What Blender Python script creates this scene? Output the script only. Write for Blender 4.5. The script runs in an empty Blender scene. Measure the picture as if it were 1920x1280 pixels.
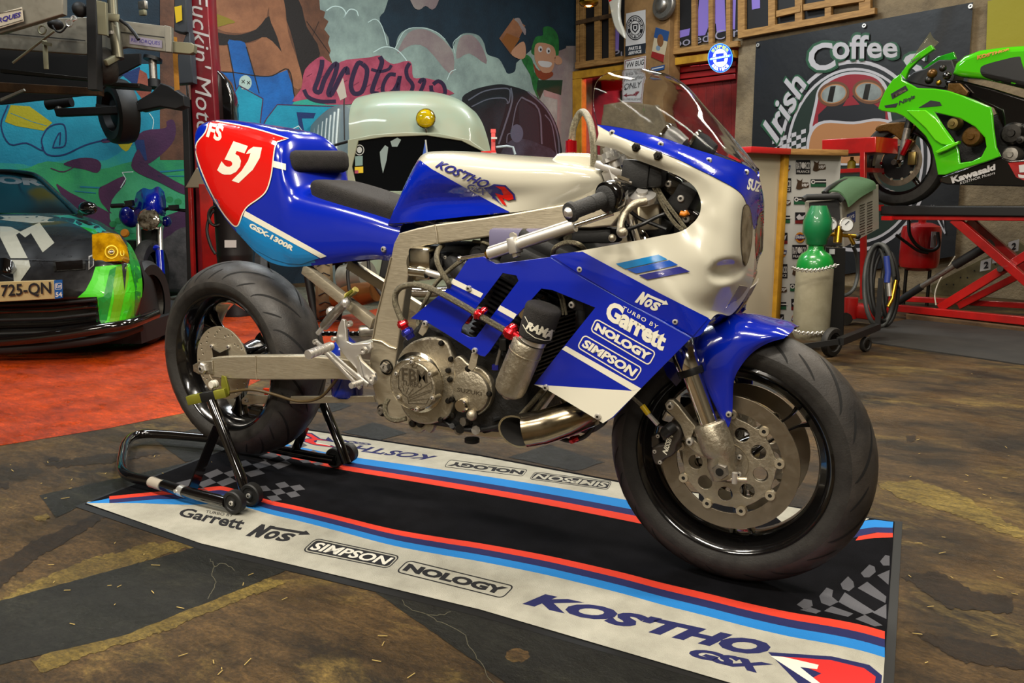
import bpy, bmesh, math, random
from mathutils import Vector as V, Matrix
from mathutils.bvhtree import BVHTree
random.seed(7)
PI=math.pi
scene=bpy.context.scene
COL=scene.collection
# ---------------------------------------------------------------- camera model
CP=dict(c=(2.0133,-1.757,.8845),yaw=-.5139,pitch=.1768,f=1454.0,roll=-.0045)
_y,_p,_r=CP['yaw'],CP['pitch'],CP['roll']
CF=V((math.sin(_y)*math.cos(_p),math.cos(_y)*math.cos(_p),-math.sin(_p)))
_R=V((math.cos(_y),-math.sin(_y),0)); _U=_R.cross(CF)
CR=_R*math.cos(_r)+_U*math.sin(_r); CU=-_R*math.sin(_r)+_U*math.cos(_r)
CC=V(CP['c']); FF=CP['f']
def ray(x,y): return CF+CR*((x-960)/FF)-CU*((y-640)/FF)
def UY(x,y,Y):
    d=ray(x,y); return CC+d*((Y-CC.y)/d.y)
def UX(x,y,X):
    d=ray(x,y); return CC+d*((X-CC.x)/d.x)
def UZ(x,y,Z=0.0):
    d=ray(x,y); return CC+d*((Z-CC.z)/d.z)
def UD(x,y,D): return CC+ray(x,y)*D          # D = distance along the view axis
def UP(x,y,pl):                               # pl = (point, normal)
    d=ray(x,y); return CC+d*((pl[0]-CC).dot(pl[1])/d.dot(pl[1]))
def px(P):
    d=V(P)-CC; z=d.dot(CF); return (960+FF*d.dot(CR)/z, 640-FF*d.dot(CU)/z)
cam=bpy.data.cameras.new('camera'); co=bpy.data.objects.new('camera',cam); COL.objects.link(co)
M=Matrix((CR,CU,-CF)).transposed().to_4x4(); M.translation=CC; co.matrix_world=M
cam.sensor_width=36; cam.lens=FF/1920*36; cam.clip_start=.02; cam.clip_end=100
scene.camera=co
# ---------------------------------------------------------------- materials
def srgb(h):
    if isinstance(h,str):
        h=h.lstrip('#'); c=[int(h[i:i+2],16)/255 for i in (0,2,4)]
    else: c=list(h)
    return tuple((x/12.92 if x<=.04045 else ((x+.055)/1.055)**2.4) for x in c)+(1,)
MATS={}
def mat(name,col='#808080',rough=.5,metal=0,coat=0,spec=.5,noise=0,nscale=20,col2=None,bump=0,bscale=60,emit=0,alpha=1,trans=0,ior=1.45,wear=None,detail=6,aniso=None,contrast=(.35,.65)):
    if name in MATS: return MATS[name]
    m=bpy.data.materials.new(name); m.use_nodes=True; nt=m.node_tree; b=nt.nodes['Principled BSDF']
    c=srgb(col); b.inputs['Base Color'].default_value=c
    b.inputs['Roughness'].default_value=rough; b.inputs['Metallic'].default_value=metal
    b.inputs['Coat Weight'].default_value=coat; b.inputs['Coat Roughness'].default_value=.04
    b.inputs['Specular IOR Level'].default_value=spec; b.inputs['IOR'].default_value=ior
    if trans: b.inputs['Transmission Weight'].default_value=trans
    if alpha<1: b.inputs['Alpha'].default_value=alpha
    if emit: b.inputs['Emission Color'].default_value=c; b.inputs['Emission Strength'].default_value=emit
    tc=None
    def tex(scale,det=detail):
        nonlocal tc
        if tc is None: tc=nt.nodes.new('ShaderNodeTexCoord')
        n=nt.nodes.new('ShaderNodeTexNoise'); n.inputs['Scale'].default_value=scale; n.inputs['Detail'].default_value=det
        n.inputs['Roughness'].default_value=.65
        if aniso:
            mp=nt.nodes.new('ShaderNodeMapping'); mp.inputs['Scale'].default_value=aniso
            nt.links.new(tc.outputs['Object'],mp.inputs[0]); nt.links.new(mp.outputs[0],n.inputs['Vector'])
        else: nt.links.new(tc.outputs['Object'],n.inputs['Vector'])
        return n
    if col2 is not None:
        n=tex(nscale); r=nt.nodes.new('ShaderNodeValToRGB')
        r.color_ramp.elements[0].position=contrast[0]; r.color_ramp.elements[1].position=contrast[1]
        r.color_ramp.elements[0].color=c; r.color_ramp.elements[1].color=srgb(col2)
        nt.links.new(n.outputs[0],r.inputs[0]); nt.links.new(r.outputs[0],b.inputs['Base Color'])
    if noise:
        n=tex(nscale*1.7,3); mr=nt.nodes.new('ShaderNodeMapRange')
        mr.inputs[1].default_value=.3; mr.inputs[2].default_value=.7
        mr.inputs[3].default_value=max(0,rough-noise); mr.inputs[4].default_value=min(1,rough+noise)
        nt.links.new(n.outputs[0],mr.inputs[0]); nt.links.new(mr.outputs[0],b.inputs['Roughness'])
    if bump:
        n=tex(bscale,4); bp=nt.nodes.new('ShaderNodeBump'); bp.inputs['Strength'].default_value=bump; bp.inputs['Distance'].default_value=.01
        nt.links.new(n.outputs[0],bp.inputs['Height']); nt.links.new(bp.outputs[0],b.inputs['Normal'])
    MATS[name]=m; return m
# ---------------------------------------------------------------- mesh builder
class MB:
    def __init__(s,m=None): s.v=[];s.f=[];s.mi=[];s.mats=[];s.cur=m
    def _m(s,m):
        m=m or s.cur
        if m not in s.mats: s.mats.append(m)
        return s.mats.index(m)
    def add(s,vs,fs,m=None):
        o=len(s.v); k=s._m(m); s.v+= [V(v) for v in vs]
        for f in fs: s.f.append([i+o for i in f]); s.mi.append(k)
        return s
    def box(s,c,size,m=None,rot=None,bev=0):
        x,y,z=[q/2 for q in size]; c=V(c)
        if bev:
            bm=bmesh.new(); bmesh.ops.create_cube(bm,size=1)
            for v in bm.verts: v.co=V((v.co.x*2*x,v.co.y*2*y,v.co.z*2*z))
            bmesh.ops.bevel(bm,geom=bm.edges[:],offset=min(bev,.49*min(size)),segments=2,affect='EDGES',profile=.5)
            vs=[v.co.copy() for v in bm.verts]; fs=[[v.index for v in f.verts] for f in bm.faces]; bm.free()
        else:
            vs=[V((a*x,b*y,d*z)) for a in(-1,1) for b in(-1,1) for d in(-1,1)]
            fs=[(0,1,3,2),(4,6,7,5),(0,4,5,1),(2,3,7,6),(0,2,6,4),(1,5,7,3)]
        if rot is not None:
            R=rot if isinstance(rot,Matrix) else Matrix.Rotation(rot,3,'Z'); vs=[R@v for v in vs]
        return s.add([v+c for v in vs],fs,m)
    def bar(s,a,b,w,h,m=None,up=(0,0,1),bev=0):
        a,b=V(a),V(b); d=b-a; L=d.length; x=d.normalized(); z=V(up); y=z.cross(x)
        if y.length<1e-4: y=V((0,1,0)).cross(x)
        y.normalize(); z=x.cross(y); R=Matrix((x,y,z)).transposed()
        return s.box((a+b)/2,(L,w,h),m,R,bev)
    def tube(s,pts,r,m=None,n=10,closed=False,smooth=0,caps=True):
        pts=[V(p) for p in pts]
        if smooth: pts=spline(pts,smooth,closed)
        N=len(pts); rs=r if isinstance(r,(list,tuple)) else [r]*N
        if len(rs)!=N: rs=[rs[min(len(rs)-1,int(i*len(rs)/N))] for i in range(N)]
        vs=[];fs=[]; nrm=None
        for i,p in enumerate(pts):
            if closed: t=pts[(i+1)%N]-pts[i-1]
            else: t=pts[min(i+1,N-1)]-pts[max(i-1,0)]
            if t.length<1e-9: t=V((0,0,1))
            t.normalize()
            if nrm is None:
                nrm=t.orthogonal().normalized()
            else:
                nrm=(nrm-t*nrm.dot(t)); nrm=nrm.normalized() if nrm.length>1e-6 else t.orthogonal().normalized()
            b=t.cross(nrm)
            for k in range(n):
                a=2*PI*k/n; vs.append(p+(nrm*math.cos(a)+b*math.sin(a))*rs[i])
        R=N if closed else N-1
        for i in range(R):
            j=(i+1)%N
            for k in range(n): fs.append((i*n+k,i*n+(k+1)%n,j*n+(k+1)%n,j*n+k))
        if caps and not closed: fs.append(tuple(range(n-1,-1,-1))); fs.append(tuple((N-1)*n+k for k in range(n)))
        return s.add(vs,fs,m)
    def cyl(s,a,b,r,r2=None,m=None,n=20): return s.tube([a,b],[r,r if r2 is None else r2],m,n)
    def lathe(s,prof,o,ax,m=None,n=32,arc=None):   # prof: (radius, height along ax)
        o=V(o); ax=V(ax).normalized(); x=ax.orthogonal().normalized(); y=ax.cross(x); vs=[];fs=[]
        K=len(prof)
        for k in range(n):
            a=2*PI*k/n; d=x*math.cos(a)+y*math.sin(a)
            for r,h in prof: vs.append(o+d*r+ax*h)
        for k in range(n):
            j=(k+1)%n
            for i in range(K-1): fs.append((k*K+i,j*K+i,j*K+i+1,k*K+i+1))
        return s.add(vs,fs,m)
    def sphere(s,c,r,m=None,n=16,sc=(1,1,1),R=None):
        vs=[];fs=[];c=V(c); h=n//2
        for i in range(h+1):
            t=PI*i/h
            for k in range(n):
                a=2*PI*k/n; v=V((r*sc[0]*math.sin(t)*math.cos(a),r*sc[1]*math.sin(t)*math.sin(a),r*sc[2]*math.cos(t)))
                if R is not None: v=R@v
                vs.append(c+v)
        for i in range(h):
            for k in range(n): fs.append((i*n+k,(i+1)*n+k,(i+1)*n+(k+1)%n,i*n+(k+1)%n))
        return s.add(vs,fs,m)
    def prism(s,poly,d,m=None):            # 3-d polygon extruded by vector d
        poly=[V(p) for p in poly]; d=V(d); n=len(poly)
        fs=[tuple(range(n)),tuple(range(2*n-1,n-1,-1))]
        for i in range(n): fs.append((i,(i+1)%n,n+(i+1)%n,n+i))
        return s.add(poly+[p+d for p in poly],fs,m)
    def patch(s,G,nu=4,nv=4,m=None,mirror=False,thick=0,fn=None,close_u=False):
        """G rows of control points -> smooth grid; mirrored across Y=0 (last column on the axis)"""
        G=[[V(p) for p in r] for r in G]
        if mirror: G=[r+[V((p.x,-p.y,p.z)) for p in r[-2::-1]] for r in G]
        rows=[spline(r,nv) for r in G]
        cols=[spline([r[j] for r in rows],nu,close_u) for j in range(len(rows[0]))]
        A=len(cols[0]); B=len(cols)
        vs=[cols[j][i] for i in range(A) for j in range(B)]
        if fn: vs=[fn(v) for v in vs]
        fs=[(i*B+j,i*B+j+1,((i+1)%A)*B+j+1,((i+1)%A)*B+j) for i in range(A if close_u else A-1) for j in range(B-1)]
        if thick:
            bm=bmesh.new(); bv=[bm.verts.new(v) for v in vs]
            for f in fs:
                try: bm.faces.new([bv[i] for i in f])
                except ValueError: pass
            bm.normal_update(); nn=[v.normal.copy() for v in bv]; bm.free(); n=len(vs)
            # thickness grows away from the outer side (sign chosen by caller)
            vs2=[v-q*thick for v,q in zip(vs,nn)]
            f2=[tuple(n+i for i in f[::-1]) for f in fs]
            rim=[i for i in range(B)]+[i*B+B-1 for i in range(1,A)]+[(A-1)*B+j for j in range(B-2,-1,-1)]+[i*B for i in range(A-2,0,-1)]
            f3=[(rim[k],rim[(k+1)%len(rim)],n+rim[(k+1)%len(rim)],n+rim[k]) for k in range(len(rim))]
            s.add(vs,fs,m); o=len(s.v)-n; k=s._m(m); s.v+=vs2
            for f in f2+f3: s.f.append([i+o for i in f]); s.mi.append(k)
            return s
        return s.add(vs,fs,m)
    def build(s,name,parent=None,label=None,sharp=38,flat=False,fixn=True):
        me=bpy.data.meshes.new(name)
        root=parent
        while root is not None and root.parent is not None: root=root.parent
        off=root.location if root is not None else V((0,0,0))
        me.from_pydata([tuple(v-off) for v in s.v],[],s.f)
        for m in s.mats: me.materials.append(m)
        me.polygons.foreach_set('material_index',s.mi); me.validate(clean_customdata=False)
        if fixn:
            bm=bmesh.new(); bm.from_mesh(me); bmesh.ops.recalc_face_normals(bm,faces=bm.faces[:]); bm.to_mesh(me); bm.free()
        if not flat:
            me.polygons.foreach_set('use_smooth',[True]*len(me.polygons)); me.set_sharp_from_angle(angle=math.radians(sharp))
        me.update()
        o=bpy.data.objects.new(name,me); COL.objects.link(o)
        if parent is not None: o.parent=parent
        if label: o['label']=label
        return o
def catmull(p0,p1,p2,p3,t):
    return .5*((2*p1)+(p2-p0)*t+(2*p0-5*p1+4*p2-p3)*t*t+(3*p1-p0-3*p2+p3)*t*t*t)
def spline(p,k=6,closed=False):
    p=[V(q) for q in p]; n=len(p); out=[]
    if n<3 and not closed:
        return [p[0].lerp(p[-1],i/k) for i in range(k+1)]
    R=n if closed else n-1
    for i in range(R):
        if closed: a,b,c,d=p[i-1],p[i],p[(i+1)%n],p[(i+2)%n]
        else:
            b,c=p[i],p[i+1]; a=p[i-1] if i else b*2-c; d=p[i+2] if i+2<n else c*2-b
        for j in range(k): out.append(catmull(a,b,c,d,j/k))
    if not closed: out.append(p[-1])
    return out
def sp2(pts,k=5,closed=True): return [(q.x,q.y) for q in spline([V((a[0],a[1],0)) for a in pts],k,closed)]
# flat 2-d shapes (with holes) triangulated by the curve filler
def curve_mesh(rings,extrude=0,bevel=0,bseg=2):
    cu=bpy.data.curves.new('t','CURVE'); cu.dimensions='2D'; cu.fill_mode='BOTH'
    cu.extrude=extrude; cu.bevel_depth=bevel; cu.bevel_resolution=bseg; cu.offset=-bevel
    for r in rings:
        sp=cu.splines.new('POLY'); sp.points.add(len(r)-1)
        for q,p in zip(sp.points,r): q.co=(p[0],p[1],0,1)
        sp.use_cyclic_u=True
    return _tomesh(cu)
def _tomesh(cu):
    o=bpy.data.objects.new('t',cu); COL.objects.link(o)
    me=bpy.data.meshes.new_from_object(o)
    vs=[v.co.copy() for v in me.vertices]; fs=[tuple(p.vertices) for p in me.polygons]
    bpy.data.objects.remove(o); bpy.data.curves.remove(cu); bpy.data.meshes.remove(me)
    return vs,fs
_tc={}
def text_mesh(txt,bold=0.0,shear=0.0,space=1.0):
    k=(txt,bold,shear,space)
    if k not in _tc:
        cu=bpy.data.curves.new('t','FONT'); cu.body=txt; cu.offset=bold; cu.shear=shear; cu.space_character=space; cu.resolution_u=3; cu.size=1
        vs,fs=_tomesh(cu)
        x0=min(v.x for v in vs);x1=max(v.x for v in vs);y0=min(v.y for v in vs);y1=max(v.y for v in vs)
        _tc[k]=([((v.x-x0)/(x1-x0),(v.y-y0)/(y1-y0)) for v in vs],fs)
    return _tc[k]
def subdiv2(vs,fs,L):
    bm=bmesh.new(); b=[bm.verts.new((v[0],v[1],0)) for v in vs]
    for f in fs:
        try: bm.faces.new([b[i] for i in f])
        except ValueError: pass
    for _ in range(8):
        e=[e for e in bm.edges if e.calc_length()>L]
        if not e: break
        bmesh.ops.subdivide_edges(bm,edges=e,cuts=1); bmesh.ops.triangulate(bm,faces=[f for f in bm.faces if len(f.verts)>3])
    bm.verts.index_update()
    r=[(v.co.x,v.co.y) for v in bm.verts],[tuple(v.index for v in f.verts) for f in bm.faces]; bm.free(); return r
def onto(objs,eps=.0022):
    """mapper: photo point -> point just above the surface of the given objects"""
    trees=[]
    for o in objs:
        me=o.data; root=o
        while root.parent: root=root.parent
        off=root.location if root is not o else V((0,0,0))
        trees.append(BVHTree.FromPolygons([v.co+off for v in me.vertices],[tuple(p.vertices) for p in me.polygons]))
    def f(x,y):
        d=ray(x,y).normalized(); best=None
        for t in trees:
            h=t.ray_cast(CC,d)
            if h[0] is not None and (best is None or h[3]<best): best=h[3]
        return None if best is None else CC+d*(best-eps)
    return f
def onplane(pl,eps=.0015):
    def f(x,y):
        p=UP(x,y,pl); d=(p-CC); return CC+d*(1-eps/d.length)
    return f
def onY(Y,eps=.0): return onplane((V((0,Y,0)),V((0,1,0))),eps)
def onZ(Z): return lambda x,y: UZ(x,y,Z)
class Decal:
    def __init__(s,mp,L=None,lk=1): s.mp=mp; s.L=L; s.lk=lk; s.mb=MB()
    def raw(s,vs,fs,m,lift=0):
        if s.L: vs,fs=subdiv2(vs,fs,s.L)
        P=[s.mp(x,y) for x,y in vs]
        if lift: P=[None if p is None else p+(CC-p).normalized()*(lift*s.lk) for p in P]
        idx={};out=[]
        for i,p in enumerate(P):
            if p is not None: idx[i]=len(out); out.append(p)
        ff=[[idx[i] for i in f] for f in fs if all(i in idx for i in f)]
        s.mb.add(out,ff,m); return s
    def poly(s,rings,m,lift=0):
        if not isinstance(rings[0][0],(list,tuple)): rings=[rings]
        vs,fs=curve_mesh([[(a/100,-b/100) for a,b in r] for r in rings])
        return s.raw([(v.x*100,-v.y*100) for v in vs],fs,m,lift)
    def line(s,pts,w,m,lift=0,closed=False,smooth=0):
        if smooth: pts=sp2(pts,smooth,closed)
        n=len(pts);A=[];B=[]
        for i in range(n):
            if closed: a,b=pts[i-1],pts[(i+1)%n]
            else: a,b=pts[max(0,i-1)],pts[min(n-1,i+1)]
            dx,dy=b[0]-a[0],b[1]-a[1]; l=math.hypot(dx,dy) or 1
            ww=w if not callable(w) else w(i/(n-1))
            A.append((pts[i][0]-dy/l*ww/2,pts[i][1]+dx/l*ww/2)); B.append((pts[i][0]+dy/l*ww/2,pts[i][1]-dx/l*ww/2))
        fs=[(i,(i+1)%n,n+(i+1)%n,n+i) for i in range(n if closed else n-1)]
        return s.raw(A+B,fs,m,lift)
    def text(s,txt,q,m,bold=0,shear=0,lift=0,space=1.0):
        """q = photo points bottom-left, bottom-right, top-right, top-left"""
        vs,fs=text_mesh(txt,bold,shear,space)
        def mp(u,v):
            a,b,c,d=q; return tuple((a[i]*(1-u)+b[i]*u)*(1-v)+(d[i]*(1-u)+c[i]*u)*v for i in (0,1))
        return s.raw([mp(u,v) for u,v in vs],fs,m,lift)
    def build(s,name,parent,label=None): return s.mb.build(name,parent,label,flat=True,fixn=False)
def rrect(q,r=.2,k=4):
    """rounded ring inside photo quad (bl, br, tr, tl)"""
    out=[]; a,b,c,d=q
    w=math.dist(a,b); h=math.dist(a,d); ru=r*h/w; rv=r
    def mp(u,v): return tuple((a[i]*(1-u)+b[i]*u)*(1-v)+(d[i]*(1-u)+c[i]*u)*v for i in (0,1))
    for cu_,cv,a0 in ((1-ru,rv,-90),(1-ru,1-rv,0),(ru,1-rv,90),(ru,rv,180)):
        for i in range(k+1):
            t=math.radians(a0+90*i/k); out.append(mp(cu_+ru*math.cos(t),cv+rv*math.sin(t)))
    return out
def inset(q,d):
    cx=sum(p[0] for p in q)/4; cy=sum(p[1] for p in q)/4
    a,b,c,dd=[V((p[0],p[1])) for p in q]
    u=(b-a).normalized()*d; v=(dd-a).normalized()*d
    return [tuple(a+u+v),tuple(b-u+v),tuple(c-u-v),tuple(dd+u-v)]
def slab(mb,rings,Y,t,m=None,bev=0,mp=None):
    """flat plate: photo outline seen on plane Y, thickness t going to +Y, bevelled edge"""
    if not isinstance(rings[0][0],(list,tuple)): rings=[rings]
    R=[[ (lambda p:(p.x,p.z))(UY(a,b,Y)) for a,b in r] for r in rings]
    vs,fs=curve_mesh(R,extrude=max(t/2-bev,.0001),bevel=bev)
    mb.add([V((v.x,Y+t/2-v.z,v.y)) for v in vs],fs,m); return mb
def slabW(mb,rings,fr,t,m=None,bev=0):
    """flat plate in a frame fr=(origin,u,v,n): 2-d rings in metres"""
    if not isinstance(rings[0][0],(list,tuple)): rings=[rings]
    o,u,v,n=[V(q) for q in fr]
    vs,fs=curve_mesh(rings,extrude=max(t/2-bev,.0001),bevel=bev)
    mb.add([o+u*q.x+v*q.y+n*q.z for q in vs],fs,m); return mb
def pslab(mb,rings,pl,t,m=None,bev=0):
    """plate on an arbitrary upright plane given in photo points, t goes away from the camera"""
    if not isinstance(rings[0][0],(list,tuple)): rings=[rings]
    n=V(pl[1]).normalized()
    if n.dot(CF)<0: n=-n
    v=(V((0,0,1))-n*n.z).normalized(); u=v.cross(n); o=pl[0]
    R=[]
    for r in rings:
        rr=[]
        for a,b in r:
            d=UP(a,b,pl)-o; rr.append((d.dot(u),d.dot(v)))
        R.append(rr)
    return slabW(mb,R,(o+n*t/2,u,v,-n),t,m,bev)
def circ(c,r,n=24,a0=0): return [(c[0]+r*math.cos(a0+2*PI*i/n),c[1]+(r if not isinstance(r,tuple) else r[1])*math.sin(a0+2*PI*i/n)) for i in range(n)]
def ell(cx,cy,rx,ry,n=28,rot=0):
    c,s_=math.cos(rot),math.sin(rot); o=[]
    for i in range(n):
        a=2*PI*i/n; x=rx*math.cos(a);y=ry*math.sin(a); o.append((cx+x*c-y*s_,cy+x*s_+y*c))
    return o
def thing(name,label,cat,loc=(0,0,0),group=None):
    o=bpy.data.objects.new(name,None); COL.objects.link(o); o.location=V(loc); o.empty_display_size=.05
    o['label']=label;o['category']=cat
    if group:o['group']=group
    return o
def tag(o,label,cat,group=None):
    o['label']=label;o['category']=cat
    if group:o['group']=group
    return o
def struct(o): o['kind']='structure'; return o
def rehome(o,loc):
    """move a single-mesh thing's origin to its base"""
    loc=V(loc); o.data.transform(Matrix.Translation(-loc)); o.location=loc; return o
def bolt(mb,p,d,r,h,m,hole=None):
    d=V(d).normalized(); p=V(p); mb.lathe([(0,h),(r*.5,h),(r*.5,h*1.0),(r*.85,h*.9),(r,h*.5),(r,0)],p,d,m,12)
    if hole: mb.lathe([(0,h*1.02),(r*.42,h*1.02)],p,d,hole,6)
def copies(root,loc,rz=0,label=None,group=None,sc=1):
    r=root.copy(); COL.objects.link(r); r.location=V(loc); r.rotation_euler=(0,0,rz); r.scale=(sc,sc,sc)
    if label: r['label']=label
    if group: r['group']=group
    for ch in list(root.children):
        c=ch.copy(); COL.objects.link(c); c.parent=r
        for g in ch.children:
            d=g.copy(); COL.objects.link(d); d.parent=c
    return r
# ---------------------------------------------------------------- materials
BLUE=mat('blue_paint','#041f9c',.18,coat=1,spec=.5)
BLUED=mat('dark_blue_paint','#0a1370',.2,coat=1)
WHITE=mat('cream_white_paint','#c4c0ae',.2,coat=1)
RED=mat('red_paint','#c8140f',.18,coat=1)
LBLUE=mat('light_blue_paint','#1577b4',.2,coat=1)
MBLUE=mat('mid_blue_paint','#1b4fa8',.2,coat=1)
PURP=mat('purple_blue_paint','#2a2c78',.25,coat=.8)
CREAM=mat('cream_decal','#dcd8c6',.35,coat=.5)
ALU=mat('brushed_aluminium','#c9bfa8',.45,.85,noise=.1,nscale=25,aniso=(1,1,14),bump=.08,bscale=40)
ALU2=mat('cast_aluminium','#aaa18e',.43,.9,noise=.12,nscale=60,bump=.25,bscale=120)
ALUP=mat('polished_aluminium','#c9c3b4',.16,1,noise=.06,nscale=30)
SILV=mat('silver_anodised','#d8d5cf',.34,.8)
CHROME=mat('chrome','#e8e4da',.10,1)
STEEL=mat('steel','#97928a',.38,.9,noise=.12,nscale=40)
DSTEEL=mat('dark_steel','#3a3835',.4,1,noise=.1,nscale=40)
DISCM=mat('brake_disc_steel','#8b8170',.4,.9,noise=.08,nscale=30)
BLK=mat('satin_black','#101010',.45)
BLKG=mat('gloss_black','#0a0808',.12,coat=1)
BLKP=mat('black_plastic','#171717',.55,bump=.1,bscale=150)
RIMB=mat('black_rim_paint','#0b0a0a',.16,coat=1,noise=.04,nscale=30)
TYRE=mat('tyre_rubber','#1d1b19',.62,spec=.4,col2='#2b2926',nscale=18,bump=.15,bscale=200,noise=.1)
TYRET=mat('tread_rubber','#232120',.5,spec=.5,col2='#383430',nscale=10,bump=.12,bscale=220,noise=.12)
GROOVE=mat('tyre_groove','#070707',.8)
FOAM=mat('black_foam','#1c1a19',.9,bump=.5,bscale=350,col2='#262322',nscale=60)
ENGB=mat('engine_black','#141414',.5,noise=.15,nscale=30,bump=.3,bscale=90)
BRAID=mat('braided_steel_hose','#8f8873',.38,.9,col2='#5d5747',nscale=260,bump=.6,bscale=420)
REDAN=mat('red_anodised','#c0101c',.22,.75,coat=.5)
BLUAN=mat('blue_anodised','#2c2f9c',.25,.7,coat=.5)
BOTB=mat('blue_bottle_paint','#0b2a9c',.2,coat=1)
GOLD=mat('brass','#c79a35',.28,1)
YEL=mat('yellow_decal','#d0b016',.4)
YGRN=mat('yellow_green_zinc','#8f8f34',.4,.6,noise=.1)
GRIP=mat('grip_rubber','#262626',.7,bump=.4,bscale=300)
HEATED=mat('heat_tinted_steel','#8a7a5c',.22,1,col2='#a99f8b',nscale=9,noise=.08)
CLEAR=mat('clear_screen','#f4f6f8',.03,trans=1,ior=1.12,spec=.5)
LENS=mat('headlight_glass','#9a917f',.06,.5,coat=1,col2='#40372a',nscale=22,contrast=(.4,.6))
# ---------------------------------------------------------------- room frame
CN=V((-2.84,8.70,0)); E1=V((.932,-.362,0)).normalized(); E2=V((-.362,-.932,0)).normalized()
PLR=(CN,E2)      # stone wall on the right (normal E2)
PLM=(CN,E1)      # mural wall (normal E1)
def RM(a,b,z=0): return CN+E1*a+E2*b+V((0,0,z))
ROT=math.atan2(E1.y,E1.x)
# floor material: trodden brown concrete
def floor_mat(name,base,dark,light,k=(.38,.62),rough=.5,spec=.3):
    m=bpy.data.materials.new(name); m.use_nodes=True; nt=m.node_tree; b=nt.nodes['Principled BSDF']; L=nt.links.new
    tc=nt.nodes.new('ShaderNodeTexCoord')
    def N(s,d=8,r=.6,sc=(1,1,1),dist=0):
        mp=nt.nodes.new('ShaderNodeMapping'); mp.inputs['Scale'].default_value=sc; mp.inputs['Rotation'].default_value=(0,0,.5)
        n=nt.nodes.new('ShaderNodeTexNoise'); n.inputs['Scale'].default_value=s;n.inputs['Detail'].default_value=d;n.inputs['Roughness'].default_value=r;n.inputs['Distortion'].default_value=dist
        L(tc.outputs['Object'],mp.inputs[0]);L(mp.outputs[0],n.inputs['Vector']); return n
    def ramp(n,p0,p1,c0,c1):
        r=nt.nodes.new('ShaderNodeValToRGB'); e=r.color_ramp.elements; e[0].position=p0;e[1].position=p1;e[0].color=c0;e[1].color=c1; L(n.outputs[0],r.inputs[0]); return r
    def mix(f,a,c):
        x=nt.nodes.new('ShaderNodeMix'); x.data_type='RGBA'; L(f,x.inputs[0]); L(a,x.inputs[6]); L(c,x.inputs[7]); return x.outputs[2]
    W_=(1,1,1,1);K_=(0,0,0,1)
    a=ramp(N(2.2,9,.68,(1,1.7,1),.3),k[0],k[1],srgb(dark),srgb(base))
    l=ramp(N(1.3,10,.75,(1,2.2,1),.5),.53,.72,K_,W_)
    rgb=nt.nodes.new('ShaderNodeRGB'); rgb.outputs[0].default_value=srgb(light)
    c=mix(l.outputs[0],a.outputs[0],rgb.outputs[0])
    s=ramp(N(14,12,.8,(1,3.2,1),.8),.42,.62,(.42,.40,.36,1),(1.25,1.22,1.15,1))
    mu=nt.nodes.new('ShaderNodeMix'); mu.data_type='RGBA'; mu.blend_type='MULTIPLY'; mu.inputs[0].default_value=.8; L(c,mu.inputs[6]);L(s.outputs[0],mu.inputs[7])
    # rolled print of the trowel: fine grid in patches
    L(mu.outputs[2],b.inputs['Base Color'])
    rr=ramp(N(5,6,.6),.35,.7,(rough-.17,)*3+(1,),(rough+.25,)*3+(1,)); L(rr.outputs[0],b.inputs['Roughness'])
    b.inputs['Specular IOR Level'].default_value=spec
    g=ramp(N(95,6,.8,(1,1.4,1)),.40,.60,(.45,.43,.40,1),(1.5,1.45,1.3,1)); m2=nt.nodes.new('ShaderNodeMix'); m2.data_type='RGBA'; m2.blend_type='MULTIPLY'; m2.inputs[0].default_value=.75
    L(mu.outputs[2],m2.inputs[6]); L(g.outputs[0],m2.inputs[7]); L(m2.outputs[2],b.inputs['Base Color'])
    bp=nt.nodes.new('ShaderNodeBump'); bp.inputs['Strength'].default_value=.8; bp.inputs['Distance'].default_value=.008
    n2=N(40,10,.75,(1,1.5,1)); L(n2.outputs[0],bp.inputs['Height']); L(bp.outputs[0],b.inputs['Normal'])
    MATS[name]=m; return m
FLOORM=floor_mat('brown_concrete','#564328','#21190e','#7f6c3a')
YELF=floor_mat('yellowed_concrete','#6e5f2e','#4a3c1c','#8f7d42')
OILF=floor_mat('oil_stain','#2a1e10','#191107','#3a2a16')
DARKF=floor_mat('dark_floor_paint','#1c1d1a','#0d0e0c','#33342b',rough=.5)
ORANGE=floor_mat('orange_floor_paint','#b43e05','#8a2b04','#c4480a',rough=.4)
W1,W2=15,14; H=5.2
fl=MB(FLOORM).add([RM(-.3,-.3),RM(W1,-.3),RM(W1,W2),RM(-.3,W2)],[(0,1,2,3)]).build('floor',flat=True); struct(fl)
fp=Decal(onZ(.0012))
for q in ([(-160,1170),(336,1034),(640,944),(700,1000),(508,1081),(234,1190),(0,1245),(-160,1290)],
          [(687,1098),(949,1280),(1240,1480),(1500,1350),(1390,1240),(900,1080)],
          [(74,928),(234,893),(520,830),(620,900),(156,946),(105,971)],
          [(289,823),(400,795),(430,850),(348,866)],
          [(641,809),(700,791),(764,812),(712,825)],[(954,857),(1030,833),(1133,866),(1078,883)],
          [(560,760),(600,745),(660,760),(610,776)],[(1240,720),(1400,690),(1480,730),(1330,770)]):
    n=len(q); r=[]
    for i in range(n):
        a,b=q[i],q[(i+1)%n]; m_=max(2,int(math.dist(a,b)/14))
        for j in range(m_): r.append((a[0]+(b[0]-a[0])*j/m_+random.uniform(-1,1),a[1]+(b[1]-a[1])*j/m_+random.uniform(-.8,.8)))
    fp.poly(r,DARKF)
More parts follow.
